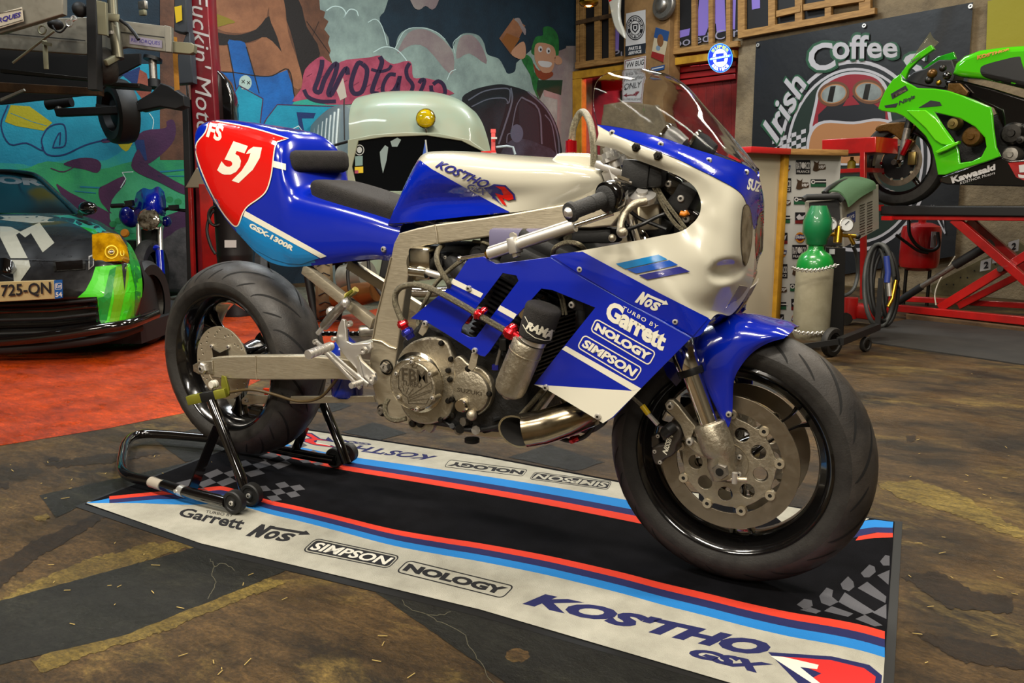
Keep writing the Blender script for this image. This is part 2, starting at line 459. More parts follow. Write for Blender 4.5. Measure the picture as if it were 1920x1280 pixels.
YP=[[(-60,1150),(0,1124),(60,1092),(160,1050),(280,1018),(352,1012),(376,1022),(336,1032),(160,1086)],[(60,1240),(130,1205),(260,1178),(400,1120),(505,1083),(540,1090),(420,1136),(300,1186),(160,1228),(80,1262)],[(1640,905),(1720,900),(1800,925),(1900,985),(1960,1010),(1900,1005),(1780,960),(1690,935)],[(60,968),(85,962),(96,970),(76,978)]]
OP=[[(-40,1080),(0,1055),(60,1015),(130,985),(205,955),(212,960),(150,1000),(80,1040),(0,1100),(-40,1120)],[(80,868),(160,856),(240,846),(300,850),(200,868),(110,876)],[(90,858),(112,855),(112,862),(92,864)],[(-20,905),(18,902),(16,914),(-20,918)],[(1690,1080),(1760,1070),(1830,1110),(1900,1120),(1900,1150),(1780,1140)],[(1700,820),(1718,815),(1712,828),(1700,828)],[(1700,1180),(1900,1215),(1960,1260),(1800,1240)]]
for L_,mm_ in ((YP,YELF),(OP,OILF)):
    for q in L_:
        r=[]
        for i in range(len(q)):
            a,b=q[i],q[(i+1)%len(q)]; k_=max(3,int(math.dist(a,b)/6))
            for j in range(k_): r.append((a[0]+(b[0]-a[0])*j/k_+random.uniform(-3,3),a[1]+(b[1]-a[1])*j/k_+random.uniform(-3,3)))
        fp.poly(r,mm_,-.0004)
CRK=mat('crack_dust','#4a4738',.95)
for l in ([(752,1124),(768,1140),(796,1150),(830,1168),(868,1186),(880,1212),(900,1240),(912,1262),(932,1290)],[(796,1150),(820,1152),(845,1148)],[(394,1046),(402,1062),(398,1078),(404,1092),(398,1108),(388,1122)],[(402,1062),(420,1056),(440,1068)]): fp.line([(x+random.uniform(-2,2),y+random.uniform(-2,2)) for x,y in sp2(l,4,False)],1.1,CRK,.0006)
c_=(990,1228); fp.poly([(c_[0]-24+48*math.cos(t)*.5+random.uniform(-3,3)+4,c_[1]+13*math.sin(t)+random.uniform(-2,2)) for t in [i*PI/10 for i in range(20)]],FLOORM,.0006)
o=fp.build('dark_painted_tile',fl)
oz=Decal(onZ(.0012)); oz.poly([(-260,874),(0,835),(200,803),(345,774),(430,740),(640,640),(700,600),(760,575),(600,560),(300,552),(-60,560),(-400,700)],ORANGE)
oz.build('orange_painted_floor',fl)
GREYF=floor_mat('pale_floor','#77776b','#55554c','#8a887c')
gz=Decal(onZ(.0016)); gz.poly([(240,552),(345,546),(620,536),(800,560),(640,592),(345,575),(300,590),(255,585)],GREYF); gz.build('pale_floor_strip',fl)
MURALB=mat('mural_dark_sky','#122a38',.75,bump=.5,bscale=60,col2='#0c1e2a',nscale=3)
wb=MB(MURALB).add([RM(0,0),RM(0,W2),RM(0,W2,H),RM(0,0,H)],[(0,1,2,3)]).build('wall_back',flat=True); struct(wb)
STONE=mat('rough_render_wall','#8b7a5e',.9,col2='#5d5140',nscale=4,bump=1,bscale=25,contrast=(.3,.75))
wr=MB(STONE).add([RM(0,0),RM(W1,0),RM(W1,0,H),RM(0,0,H)],[(0,1,2,3)]).build('wall_right',flat=True); struct(wr)
WALLG=mat('grey_workshop_wall','#b5ab98',.9,col2='#8f8674',nscale=2)
struct(MB(WALLG).add([RM(W1,0),RM(W1,W2),RM(W1,W2,H),RM(W1,0,H)],[(0,1,2,3)]).build('wall_front',flat=True))
struct(MB(WALLG).add([RM(0,W2),RM(W1,W2),RM(W1,W2,H),RM(0,W2,H)],[(0,1,2,3)]).build('wall_left',flat=True))
struct(MB(mat('ceiling_board','#a59c8c',.9)).add([RM(0,0,H),RM(W1,0,H),RM(W1,W2,H),RM(0,W2,H)],[(0,1,2,3)]).build('ceiling',flat=True))
# ---------------------------------------------------------------- lamps under the ceiling, the last pair added as fill
def lamp(name,loc,size,w,col=(1,.93,.82),tgt=None,rz=0):
    l=bpy.data.lights.new(name,'AREA'); l.shape='RECTANGLE'; l.size,l.size_y=size; l.energy=w; l.color=col
    o=bpy.data.objects.new(name,l); COL.objects.link(o); o.location=loc
    d=(V(tgt)-V(loc)) if tgt else V((0,0,-1)); o.rotation_euler=d.to_track_quat('-Z','Y').to_euler()
    if not tgt: o.rotation_euler=(0,0,rz)
    return o
WARM=(1,.92,.79); COOL=(.90,.97,1)
lamp('ceiling_or_fill_lamp',(1.6,-2.2,3.6),(1.5,.25),100,WARM,tgt=(.9,0,.5))
lamp('ceiling_or_fill_lamp',(-.6,-1.9,3.7),(1.5,.25),82,WARM,tgt=(.3,0,.5))
lamp('ceiling_or_fill_lamp',(3.0,.4,3.6),(.25,1.5),75,WARM,tgt=(1.4,0,.4))
lamp('ceiling_or_fill_lamp',(.6,1.6,3.9),(1.5,.3),110,(1,.9,.75))
lamp('ceiling_or_fill_lamp',(-2.6,3.2,4.2),(1.6,.3),85,COOL)
lamp('ceiling_or_fill_lamp',(-3.6,.6,4.4),(1.6,.3),50,COOL)
lamp('ceiling_or_fill_lamp',(-.6,5.6,4.4),(1.6,.3),105,COOL)
lamp('ceiling_or_fill_lamp',(2.8,4.0,4.3),(1.6,.3),75,WARM)
lamp('ceiling_or_fill_lamp',(3.6,-4.2,3.4),(1.5,.3),110,WARM); lamp('ceiling_or_fill_lamp',(-.5,-4.5,3.6),(1.5,.3),110,WARM)  # added fill behind the camera, brightens the walls that the chrome mirrors
w=bpy.data.worlds.new('world'); scene.world=w; w.use_nodes=True
w.node_tree.nodes['Background'].inputs[0].default_value=(.9,.95,1,1); w.node_tree.nodes['Background'].inputs[1].default_value=.02
vs=scene.view_settings; vs.view_transform='Standard'; vs.look='None'; vs.gamma=1; vs.use_curve_mapping=False; vs.exposure=.35
scene.cycles.use_denoising=True; scene.cycles.max_bounces=8; scene.cycles.transparent_max_bounces=16; scene.cycles.sample_clamp_indirect=6
scene.cycles.caustics_reflective=False; scene.cycles.caustics_refractive=False
# ---------------------------------------------------------------- garage mat under the motorcycle
MATBLK=mat('mat_black_pile','#08080b',.95,bump=.5,bscale=500,col2='#101014',nscale=12,spec=.1)
MATW=mat('mat_cream_pile','#b9b6a8',.95,bump=.5,bscale=500,col2='#8f8d80',nscale=9,contrast=(.25,.8))
MATBD=mat('mat_rubber_edge','#101010',.55)
MATB=mat('mat_light_blue','#1673ba',.95,bump=.4,bscale=500); MATN=mat('mat_navy','#161a4e',.95,bump=.4,bscale=500)
MATR=mat('mat_orange_red','#c9331c',.95,bump=.4,bscale=500); MATG=mat('mat_grey','#4b4b50',.95,bump=.4,bscale=500)
MATRED=mat('mat_red','#b81f1c',.95); MATK=mat('mat_black_print','#16161a',.95); MATWL=mat('mat_pale_print','#c9c6ba',.95)
mt=thing('garage_mat','black garage mat with cream borders, blue and red stripes, under the blue racing motorcycle','floor mat',(.9,0,0))
Z0=.0018
cor=[UZ(140,950),UZ(376,1031),UZ(687,1106),UZ(900,1157),UZ(1340,1283),UZ(1672,1384),UZ(1676,1280),UZ(1692,979),UZ(1500,952),UZ(1165,903),UZ(900,853),UZ(700,823),UZ(570,803),UZ(470,822)]
MB(MATBD).prism([p.xy.to_3d() for p in cor],(0,0,Z0)).build('rubber_backing',mt,flat=True)
top=MB(MATBLK); top.prism([V((p.x,p.y,Z0)) for p in [UZ(160,946),UZ(376,1019),UZ(687,1092),UZ(900,1143),UZ(1371,1281),UZ(1650,1362),UZ(1677,980),UZ(1500,953),UZ(1165,904),UZ(900,854),UZ(700,824),UZ(572,805),UZ(480,822)]],(0,0,.002)); top.build('pile_surface',mt,flat=True)
Zt=Z0+.0023; md=Decal(onZ(Zt))
stripeR=[(205,930),(300,921),(350,919),(400,912),(430,914),(500,936),(560,949),(640,968),(708,985),(760,996),(840,1009),(900,1018),(1000,1036),(1067,1050),(1167,1073),(1240,1092),(1330,1113),(1400,1130),(1480,1147),(1560,1160),(1615,1171),(1659,1183)]
def off(l,d): return [(x,y+ (d if not callable(d) else d(x))) for x,y in l]
def band(a,b): return sp2(a,4,False)+sp2(b,4,False)[::-1]
r2=off(stripeR,lambda x:6+ (x-200)*.006); r3=off(stripeR,lambda x:13+(x-200)*.012); r4=off(stripeR,lambda x:20+(x-200)*.02-(0 if x>350 else 4))
md.poly([(162,943)]+sp2([(165,940),(260,943),(360,946),(430,943)]+[p for p in r4 if p[0]>430],3,False)+[(1650,1360),(1371,1280),(900,1142),(687,1091),(376,1018)],MATW)
md.poly(band(stripeR,r2),MATR,.0003); md.poly(band(r2,r3),MATN,.0002)
md.poly(sp2([(162,942),(190,937),(230,930)]+[p for p in r3 if p[0]>280],3,False)+sp2([p for p in r4 if p[0]>430][::-1]+[(430,943),(360,946),(260,943),(165,943)],3,False),MATB,.0001)
# far border
A=[(500,848),(560,862),(640,880),(760,900),(925,928),(1060,953),(1200,981),(1300,1001)]
def off2(l,d): return [(x,y-d*(1+(x-560)*.0009)) for x,y in l]
md.poly([(572,806),(700,825),(900,855),(1165,905),(1310,925),(1310,965)]+sp2(off2(A,25),3,False)[::-1],MATW)
md.poly(band(off2(A,25),off2(A,15)),MATB,.0001); md.poly(band(off2(A,15),off2(A,8)),MATN,.0001); md.poly(band(off2(A,8),A),MATR,.0001)
md.poly([(1420,940),(1500,953),(1630,972),(1600,985),(1480,990)],MATW)
md.poly([(1590,983),(1620,976),(1640,974),(1675,978),(1674,989),(1640,988),(1610,992),(1580,1003)],MATB,.0002)
md.poly([(1600,994),(1640,988),(1674,989),(1674,999),(1640,998),(1600,1008),(1570,1020)],MATN,.0001); md.poly([(1610,1005),(1645,998),(1674,999),(1674,1007),(1640,1008),(1604,1013)],MATR,.0002)
# checker flags
def checker(o,u,v,nu,nv,m,wave=0):
    for i in range(nu):
        for j in range(nv):
            if (i+j)%2: continue
            def g(a,b): return (o[0]+u[0]*a+v[0]*b+wave*math.sin(a*1.7)*.6, o[1]+u[1]*a+v[1]*b+wave*math.sin(a*1.2+b*.3))
            md.poly([g(i,j),g(i+1,j),g(i+1,j+1),g(i,j+1)],m,.0003)
for q in ([(1494,1133),(1508,1122),(1522,1125),(1524,1135),(1510,1143)],[(1536,1117),(1550,1101),(1562,1106),(1560,1118),(1572,1128),(1556,1136),(1540,1130)],[(1576,1094),(1590,1080),(1600,1090),(1602,1100),(1592,1108),(1580,1104)],[(1614,1074),(1630,1058),(1640,1062),(1642,1072),(1630,1082),(1620,1082)],[(1650,1052),(1660,1040),(1668,1042),(1668,1060),(1656,1060)],
  [(1572,1128),(1584,1110),(1610,1127),(1640,1146),(1620,1152),(1596,1141)],[(1608,1102),(1626,1090),(1662,1118),(1660,1130),(1640,1120)],[(1645,1078),(1668,1068),(1666,1096)],[(1545,1145),(1560,1136),(1600,1150),(1590,1156)],[(1636,1148),(1662,1132),(1662,1160)],[(1604,1160),(1622,1152),(1655,1172),(1640,1174)],[(1500,1143),(1520,1138),(1540,1145),(1530,1150)]):
    md.poly(q,MATG,.0003)
checker((330,905),(26,-8.5),(12,8),9,3,MATG,1.5); checker((480,912),(18,-3),(10,9),4,3,MATG,1); checker((560,862),(16,-1),(8,5),3,2,MATG,1)
# printing on the near border
md.text('Garrett',[(332,966),(452,994),(462,972),(345,951)],MATK,.03,.1,.0006); md.text('TURBO BY',[(385,961),(436,969),(438,964),(387,956)],MATK,.01,0,.0006)
def nos(D,q,m,l=.0006):
    D.text('N',[q(0,0),q(.28,0),q(.32,1),q(.04,1)],m,.11,.1,l)
    D.text('O',[q(.30,0),q(.53,0),q(.55,.70),q(.32,.70)],m,.09,.05,l); D.text('S',[q(.55,0),q(.80,0),q(.82,.70),q(.57,.70)],m,.055,.05,l)
    D.poly([q(.30,.78),q(.84,.78),q(.84,.66),q(1.02,.84),q(.88,1.08),q(.86,.97),q(.30,.97)],m,l)
def quad(a,b,c,d): return lambda u,v: tuple((a[i]*(1-u)+b[i]*u)*(1-v)+(d[i]*(1-u)+c[i]*u)*v for i in (0,1))
nos(md,quad((460,1004),(556,1019),(584,998),(484,981)),MATK)
def boxed(D,q,txt,m,fill=None,inner=None,l=.0005,bold=.05,shear=0,pad=.14,w=2.0,space=1.0):
    R=rrect(q,.28); R2=rrect(inset(q,w),.26)
    D.poly([R,R2],m,l)
    if fill: D.poly(rrect(inset(q,w*2.1),.22),fill,l)
    f=quad(*q); px_=pad*math.dist(q[0],q[3])/math.dist(q[0],q[1])*1.6
    D.text(txt,[f(px_,pad+.08),f(1-px_,pad+.08),f(1-px_,1-pad-.08),f(px_,1-pad-.08)],inner or m,bold,shear,l+.0004,space)
boxed(md,[(565,1033),(728,1066),(752,1042),(592,1008)],'SIMPSON',MATK,MATK,MATWL,bold=.03,shear=.15,w=2.2)
boxed(md,[(741,1072),(942,1122),(966,1098),(765,1049)],'NOLOGY',MATK,bold=.06,w=2.4)
def kostho(D,q,mb,mr,mw,l=.0006):
    D.text("KOS'THO",[q(0,.30),q(.73,.30),q(.77,.92),q(.06,.92)],mb,.035,.28,l)
    D.text('GSX',[q(.48,.0),q(.71,.0),q(.73,.22),q(.50,.22)],mb,.05,.2,l)
    D.poly([q(.735,.86),q(.93,.86),q(1.0,.66),q(.985,.42),q(.93,.28),q(.99,-.12),q(.90,-.2),q(.85,.2),q(.815,.2),q(.79,-.06),q(.755,.34),q(.88,.36),q(.90,.62),q(.78,.66)],mb,l)
    D.poly([q(.77,.80),q(.925,.81),q(.985,.63),q(.97,.44),q(.91,.27),q(.965,-.06),q(.91,-.10),q(.865,.26),q(.80,.28),q(.88,.34),q(.915,.5),q(.90,.68),q(.80,.71)],mr,l+.0004)
    D.poly([q(.79,.72),q(.90,.68),q(.905,.60),q(.80,.67)],mw,l+.0008)
kostho(md,quad((1012,1132-2),(1622,1330),(1654,1218),(972,1072)) if 0 else quad((960,1150),(1600,1325),(1668,1232),(1010,1096)),MATN,MATRED,MATWL) if 0 else None
md.text("KOS'THO",[(979,1132),(1428,1233),(1452,1205),(1003,1108)],MATN,.06,.25,.0006); md.text('GSX',[(1287,1228),(1430,1264),(1450,1245),(1302,1213)],MATN,.07,.2,.0006)
md.poly([(1440,1222),(1470,1224),(1560,1230),(1630,1246),(1654,1266),(1650,1300),(1640,1340),(1590,1330),(1540,1300),(1500,1284)],MATN,.0006); md.poly([(1462,1230),(1558,1237),(1620,1252),(1642,1268),(1640,1282),(1625,1300),(1570,1300),(1520,1272),(1540,1262)],MATRED,.001); md.poly([(1444,1229),(1470,1231),(1535,1246),(1532,1254),(1500,1250),(1540,1282),(1528,1284)],MATWL,.0014)
# printing on the far border (upside down from here)
boxed(md,[(1148,902),(1003,884),(992,898),(1140,918)],'SIMPSON',MATK,MATK,MATW,bold=.03,shear=.15,w=1.2)
boxed(md,[(990,880),(843,861),(832,875),(980,893)],'NOLOGY',MATK,bold=.06,w=1.2)
kostho(md,quad((826,850),(560,812),(572,835),(812,866)),MATN,MATRED,MATWL)
md.build('printed_pattern',mt)
def inpoly(x,y,P):
    c=False; n=len(P)
    for i in range(n):
        a,b=P[i],P[i-1]
        if (a[1]>y)!=(b[1]>y) and x<(b[0]-a[0])*(y-a[1])/(b[1]-a[1])+a[0]: c=not c
    return c
def recolor(mb,regions,mirror=True):
    for k,f in enumerate(mb.f):
        c=sum((mb.v[i] for i in f),V((0,0,0)))/len(f)
        ps=[mb.v[i] for i in f]+[c]
        if mirror: ps=[V((q.x,-abs(q.y),q.z)) for q in ps]
        ps=[px(q) for q in ps]
        for P,m in regions:
            if all(inpoly(x,y,P) for x,y in ps): mb.mi[k]=mb._m(m)
def TP(l): return [UY(a,b,c) for a,b,c in l]
def G3(rows): return [[UY(*p) for p in r] for r in rows]
FW=V((1.615,0,.308)); RW=V((0,0,.382)); YD=V((0,-1,0))
bike=thing('racing_motorcycle','blue and white sponsored racing motorcycle with red number 51 tail, on a black paddock stand','motorcycle',(.8,0,0))
# ---------------------------------------------------------------- wheels
def tyre(C,R,hw,rr,name,kind):
    pr=.045 if kind=='front' else .06; A=math.radians(72)
    def S(th,t,e=0):
        a=t*A; y=(hw+e)*math.sin(a)/math.sin(A)*.97; r=R-pr*(1-math.cos(a))/(1-math.cos(A))+e*math.cos(a)
        return C+V((r*math.cos(th),y,r*math.sin(th)))
    mb=MB(TYRET); prof=[]
    for i in range(25):
        t=-1+2*i/24; p=S(0,t)-C; prof.append((p.x,p.y))
    re=prof[0][0]; inner=[(rr,-hw*.80),(rr+.004,-hw*.86),(rr+.022,-hw*.97),((rr+re)/2+.008,-hw*1.01)]
    inner2=[(a,-b) for a,b in inner[::-1]]
    mb.lathe([prof[0]]+prof[1:],C,(0,1,0),TYRET,96); 
    # the lathe's axis is +Y
    mb.lathe(inner+[prof[0]],C,(0,1,0),TYRE,96); mb.lathe([prof[-1]]+inner2,C,(0,1,0),TYRE,96); mb.lathe([(rr,-hw*.8),(rr,hw*.8)],C,(0,1,0),TYRE,96)
    g=MB(GROOVE)
    N=22 if kind=='front' else 26
    def ribbon(f,w,K=14):
        P=[f(i/K) for i in range(K+1)]; vs=[]
        for i,(th,t) in enumerate(P):
            a=P[max(0,i-1)];b=P[min(K,i+1)]; dx=(b[0]-a[0])*R; dy=(b[1]-a[1])*hw*1.2; l=math.hypot(dx,dy) or 1
            ww=w*math.sin(PI*min(1,max(.06,i/K)))**.4 if 0<i<K else w*.15
            vs+= [S(th-dy/l*ww/R,t+dx/l*ww/(hw*1.2),.0006),S(th+dy/l*ww/R,t-dx/l*ww/(hw*1.2),.0006)]
        g.add(vs,[(2*i,2*i+1,2*i+3,2*i+2) for i in range(K)])
    for k in range(N):
        th=2*PI*k/N
        for s in (-1,1):
            o=th+(PI/N if s>0 else 0)
            if kind=='front':
                if k%2==0: ribbon(lambda u:(o-.02+.42*u**1.3,s*(.93-.85*u+.05*math.sin(u*3))),.0030)
                else: ribbon(lambda u:(o+.02+.22*u,s*(.88-.36*u)),.0022)
            else:
                if k%2==0: ribbon(lambda u:(o-.46*u**1.5,s*(.9-.8*u)),.0036)
                else: ribbon(lambda u:(o-.16*u,s*(.92-.36*u)),.0030)
    t=mb.build(name,bike,sharp=60); g.build('tread_groove',t,flat=True,fixn=False); return t
TF=tyre(FW,.302,.0615,.216,'front_tyre','front'); TR=tyre(RW,.322,.100,.219,'rear_tyre','rear')
def rim(C,hw,rr,name,a0,hubr,n=3,spw=.03):
    mb=MB(RIMB)
    h=hw*.80
    mb.lathe([(rr+.002,-h),(rr+.006,-h-.006),(rr+.001,-h-.010),(rr-.006,-h-.006),(rr-.012,-h+.006),(rr-.024,-h+.018),(rr-.030,-h*.4),(rr-.030,h*.4),(rr-.024,h-.018),(rr-.012,h-.006),(rr-.006,h+.006),(rr+.001,h+.010),(rr+.006,h+.006),(rr+.002,h)],C,(0,1,0),RIMB,96)
    mb.lathe([(.015,-hubr[1]),(hubr[0],-hubr[1]),(hubr[0],-hubr[1]+.012),(hubr[0]*.8,-.01),(hubr[0]*.8,.01),(hubr[0],hubr[1]-.012),(hubr[0],hubr[1]),(.015,hubr[1])],C,(0,1,0),RIMB,40)
    for k in range(n):
        a=a0+2*PI*k/n; d=V((math.cos(a),0,math.sin(a))); s=V((-math.sin(a),0,math.cos(a)))
        for sgn in (-1,1):
            rings=[]
            for r,w_,t_,o_ in ((hubr[0]*.7,spw*.9,.020,.018),(rr*.45,spw*.42,.014,.012),(rr*.72,spw*.38,.012,.013),(rr-.028,spw*.95,.018,.024)):
                c=C+d*r+s*(sgn*o_); rings.append([c+s*(w_/2*q[0])+V((0,t_*q[1],0)) for q in ((-.5,-.6),(-.3,-1),(.3,-1),(.5,-.6),(.5,.6),(.3,1),(-.3,1),(-.5,.6))])
            mb.patch(rings,4,2,close_u=False)
            L_=rings[0]; 
    o=mb.build(name,bike); return o
rf=rim(FW,.0615,.216,'front_rim',math.radians(38),(.048,.045)); rr_=rim(RW,.100,.219,'rear_rim',math.radians(20),(.055,.06),spw=.04)
# brake discs
def disc_front(y,s):
    C=FW+V((0,y,0)); fr=(C,(1,0,0),(0,0,1),(0,1,0))
    m=MB(DISCM); slabW(m,[circ((0,0),.155,96),circ((0,0),.1185,96)],fr,.005,DISCM,.0006)
    o=m.build('front_brake_disc',bike)
    c=MB(ALU2); out=[]
    n=9; a0=math.radians(8)
    for i in range(180):
        a=2*PI*i/180; k=((a-a0)/(2*PI/n))%1; dk=min(k,1-k)
        out.append(((.1035+.012*math.exp(-(dk/.13)**2))*math.cos(a),(.1035+.012*math.exp(-(dk/.13)**2))*math.sin(a)))
    holes=[circ((.074*math.cos(a0+2*PI*(i+.5)/n),.074*math.sin(a0+2*PI*(i+.5)/n)),.0165,24) for i in range(n)]
    slabW(c,[out]+holes,fr,.007,ALU2,.0008)
    c.lathe([(.0,-.012),(.040,-.012),(.046,-.006),(.046,.006)],C,(0,s,0) if s<0 else (0,1,0),ALU2,40)
    k=c.build('disc_carrier',o)
    for i in range(n):
        b=MB(DSTEEL); a=a0+2*PI*i/n; p=C+V((.1125*math.cos(a),0,.1125*math.sin(a)))
        b.lathe([(.0045,.006),(.0045,.0075),(.0105,.0075),(.0115,.005),(.0115,-.006)],p,(0,-1 if y<0 else 1,0),ALU,20)
        b.lathe([(0,.0062),(.0046,.0062)],p,(0,-1 if y<0 else 1,0),BLK,12); b.build('bobbin',o)
    for i in range(5):
        b=MB(SILV); a=a0+.5+2*PI*i/5; bolt(b,C+V((.034*math.cos(a),-.012 if y<0 else .012,.034*math.sin(a)))*1,(0,-1 if y<0 else 1,0),.006,.005,SILV,BLK); b.build('disc_bolt',o)
    return o
disc_front(-.064,-1); disc_front(.064,1)
C=RW+V((0,-.085,0)); fr=(C,(1,0,0),(0,0,1),(0,1,0))
holes=[]
for i in range(12):
    for j,(r,da) in enumerate(((.109,0),(.100,.14),(.091,.28))):
        a=2*PI*i/12+da; holes.append(circ((r*math.cos(a),r*math.sin(a)),.0036,10))
m=MB(ALU); slabW(m,[circ((0,0),.119,80),circ((0,0),.080,60)]+holes,fr,.005,ALU,.0005); 
slabW(m,[circ((0,0),.0805,60),circ((0,0),.03,30)],fr,.004,ALU,.0004)
od=m.build('rear_brake_disc',bike)
m=MB(RIMB); slabW(m,[[( (.058 if i%2 else .034)*math.cos(PI*i/5+.35),(.058 if i%2 else .034)*math.sin(PI*i/5+.35)) for i in range(10)]],(C+V((0,-.006,0)),(1,0,0),(0,0,1),(0,1,0)),.006,RIMB,.001)
m.build('disc_centre',od)
for i in range(5): m=MB(SILV); bolt(m,C+V((.066*math.cos(1.26*i+1),-.003,.066*math.sin(1.26*i+1))),(0,-1,0),.007,.005,SILV,BLK); m.build('disc_bolt',od)
# ---------------------------------------------------------------- fork and calipers
for s in (-1,1):
    Y=.108*s; lo=V((1.600,Y,.355)); hi=UY(1152,292,-.108); hi.y=Y; TL=(hi-lo).length-.175; d=(hi-lo).normalized()
    m=MB(CHROME); m.tube([lo+d*.02,lo+d*.235],.0205,CHROME,28); 
    g=m.build('fork_slider',bike)
    m=MB(CHROME); a=lo+d*.175
    m.lathe([(.021,0),(.0275,.002),(.0285,.012),(.0285,.052),(.0262,.055),(.0262,TL-.03),(.0,TL-.03)],a,d,CHROME,32)
    m.lathe([(.0215,-.008),(.0288,-.008),(.0292,.004),(.0285,.008)],a,d,BLK,32)
    m.lathe([(0,TL+.02),(.009,TL+.02),(.010,TL+.006),(.014,TL+.005),(.014,TL-.008),(.024,TL-.010),(.026,TL-.035)],a,d,SILV,24)
    m.build('fork_tube',bike)
    m=MB(ALU2)   # cast axle lug
    q=[]
    def ring(c,rx,ry,ax): 
        x=V((1,0,0)); x=(x-ax*x.dot(ax)).normalized(); y=V((0,1,0)); return [c+x*rx*math.cos(2*PI*i/20)+y*ry*math.sin(2*PI*i/20) for i in range(20)]
    P0=lo+d*.055; secs=[(P0,.031,.031),(P0-d*.004,.036,.034),(P0-d*.055,.037,.034),(P0-d*.068,.035,.031),(P0-d*.074+V((.003,0,0)),.031,.026),(FW+V((-.006,Y,.006)),.031,.022),(FW+V((.004,Y,-.022)),.028,.020),(FW+V((.006,Y,-.028)),.010,.008)]
    R_=[ring(c,a_,b_,d) for c,a_,b_ in secs]; vs=[p for r in R_ for p in r]; n=20
    m.add(vs,[(i*n+k,i*n+(k+1)%n,(i+1)*n+(k+1)%n,(i+1)*n+k) for i in range(len(secs)-1) for k in range(n)]+[tuple(range(n)),tuple(range((len(secs)-1)*n,len(secs)*n))],ALU2)
    if s<0:  # caliper bracket traced on its own plane
        slab(m,[(1246,758),(1252,750),(1262,750),(1270,757),(1296,790),(1304,800),(1296,820),(1330,852),(1318,858),(1300,846),(1290,838),(1284,822),(1276,800),(1262,782),(1250,770)],-.118,.020,ALU2,.003)
        bolt(m,UY(1257,761,-.119),YD,.009,.006,SILV,BLK); bolt(m,UY(1294,827,-.119),YD,.009,.008,SILV,BLK)
        m.lathe([(0,.002),(.0085,.002),(.0085,.012),(.0165,.012),(.0185,.008),(.0185,0)],FW+V((0,Y-.018,0)),YD,STEEL,6); m.lathe([(0,.013),(.009,.013)],FW+V((0,Y-.018,0)),YD,BLK,12)
        m.tube([FW+V((.012,Y-.01,-.020)),FW+V((.055,Y-.01,-.014))],.005,ALU,10); m.tube([FW+V((.03,Y-.018,-.024)),FW+V((.03,Y-.018,.0))],.006,SILV,10)
    m.build('axle_lug',bike)
    m=MB(DSTEEL); Yc=Y-.0*s
    if s<0:
        slab(m,sp2([(1221,846),(1228,835),(1246,830),(1236,815),(1240,802),(1256,796),(1270,798),(1277,808),(1276,822),(1268,834),(1266,846),(1258,856),(1244,862),(1236,872),(1226,868)],3),-.118,.05,mat('caliper_grey','#4b4641',.4,.6,noise=.1),.006)
        slab(m,[(1221,818),(1232,814),(1236,830),(1228,842),(1221,838)],-.112,.03,mat('caliper_grey'),.003)
        m.tube(TP([(1262,800,-.12),(1254,806,-.13),(1247,812,-.128)]),.013,BLK,14)
        for p in ((1234,817),(1228,846),(1238,866)): bolt(m,UY(p[0],p[1],-.116),YD,.005,.004,SILV,BLK)
        cal=m.build('brake_caliper',bike)
        D=Decal(onY(-.1195)); D.text('NISSIN',[(1250,853),(1262,818),(1254,810),(1242,846)],CREAM,.03); D.build('caliper_lettering',cal)
    else:
        m.box(FW+V((-.13,Y-.01,.06)),(.06,.05,.09),DSTEEL,bev=.01); m.build('brake_caliper',bike)
m=MB(BRAID); m.tube(TP([(1150,700,-.12),(1180,738,-.12),(1205,762,-.12),(1222,782,-.12),(1234,796,-.12)]),.0042,smooth=4); 
m.tube(TP([(1204,760,-.12),(1216,776,-.12)]),.0068,YEL,10); m.tube(TP([(1216,776,-.12),(1234,796,-.12)]),.0052,SILV,8); m.build('brake_hose',bike)
m=MB(ALU).cyl(FW+V((0,-.10,0)),FW+V((0,.10,0)),.012,m=STEEL).build('front_axle',bike)
# ---------------------------------------------------------------- front mudguard
ff=G3([[(1470,634,-.072),(1479,627,-.064),(1486,620,-.035),(1490,613,0)],
 [(1440,643,-.082),(1452,629,-.08),(1460,614,-.055),(1466,605,0)],
 [(1412,660,-.088),(1425,636,-.092),(1432,612,-.066),(1438,598,0)],
 [(1390,685,-.092),(1398,645,-.098),(1406,610,-.074),(1414,590,0)],
 [(1376,715,-.095),(1378,662,-.102),(1382,612,-.08),(1394,588,0)],
 [(1373,772,-.098),(1358,700,-.106),(1354,628,-.088),(1366,588,0)],
 [(1366,800,-.102),(1340,726,-.108),(1328,645,-.094),(1340,594,0)],
 [(1358,794,-.102),(1326,722,-.106),(1311,655,-.092),(1318,604,0)],
 [(1350,782,-.1),(1318,712,-.104),(1304,660,-.09),(1304,622,0)]])
m=MB(BLUE); m.patch(ff,5,4,BLUE,mirror=True,thick=.0025); fend=m.build('front_mudguard',bike,sharp=60)
m=MB(SILV); bolt(m,UY(1367,776,-.103),YD,.007,.006,SILV,BLK); m.build('mudguard_bolt',fend)
slab(MB(BLUED),[(1238,672),(1262,680),(1278,712),(1268,724),(1250,704)],-.07,.003,BLUED).build('inner_mudguard',bike)
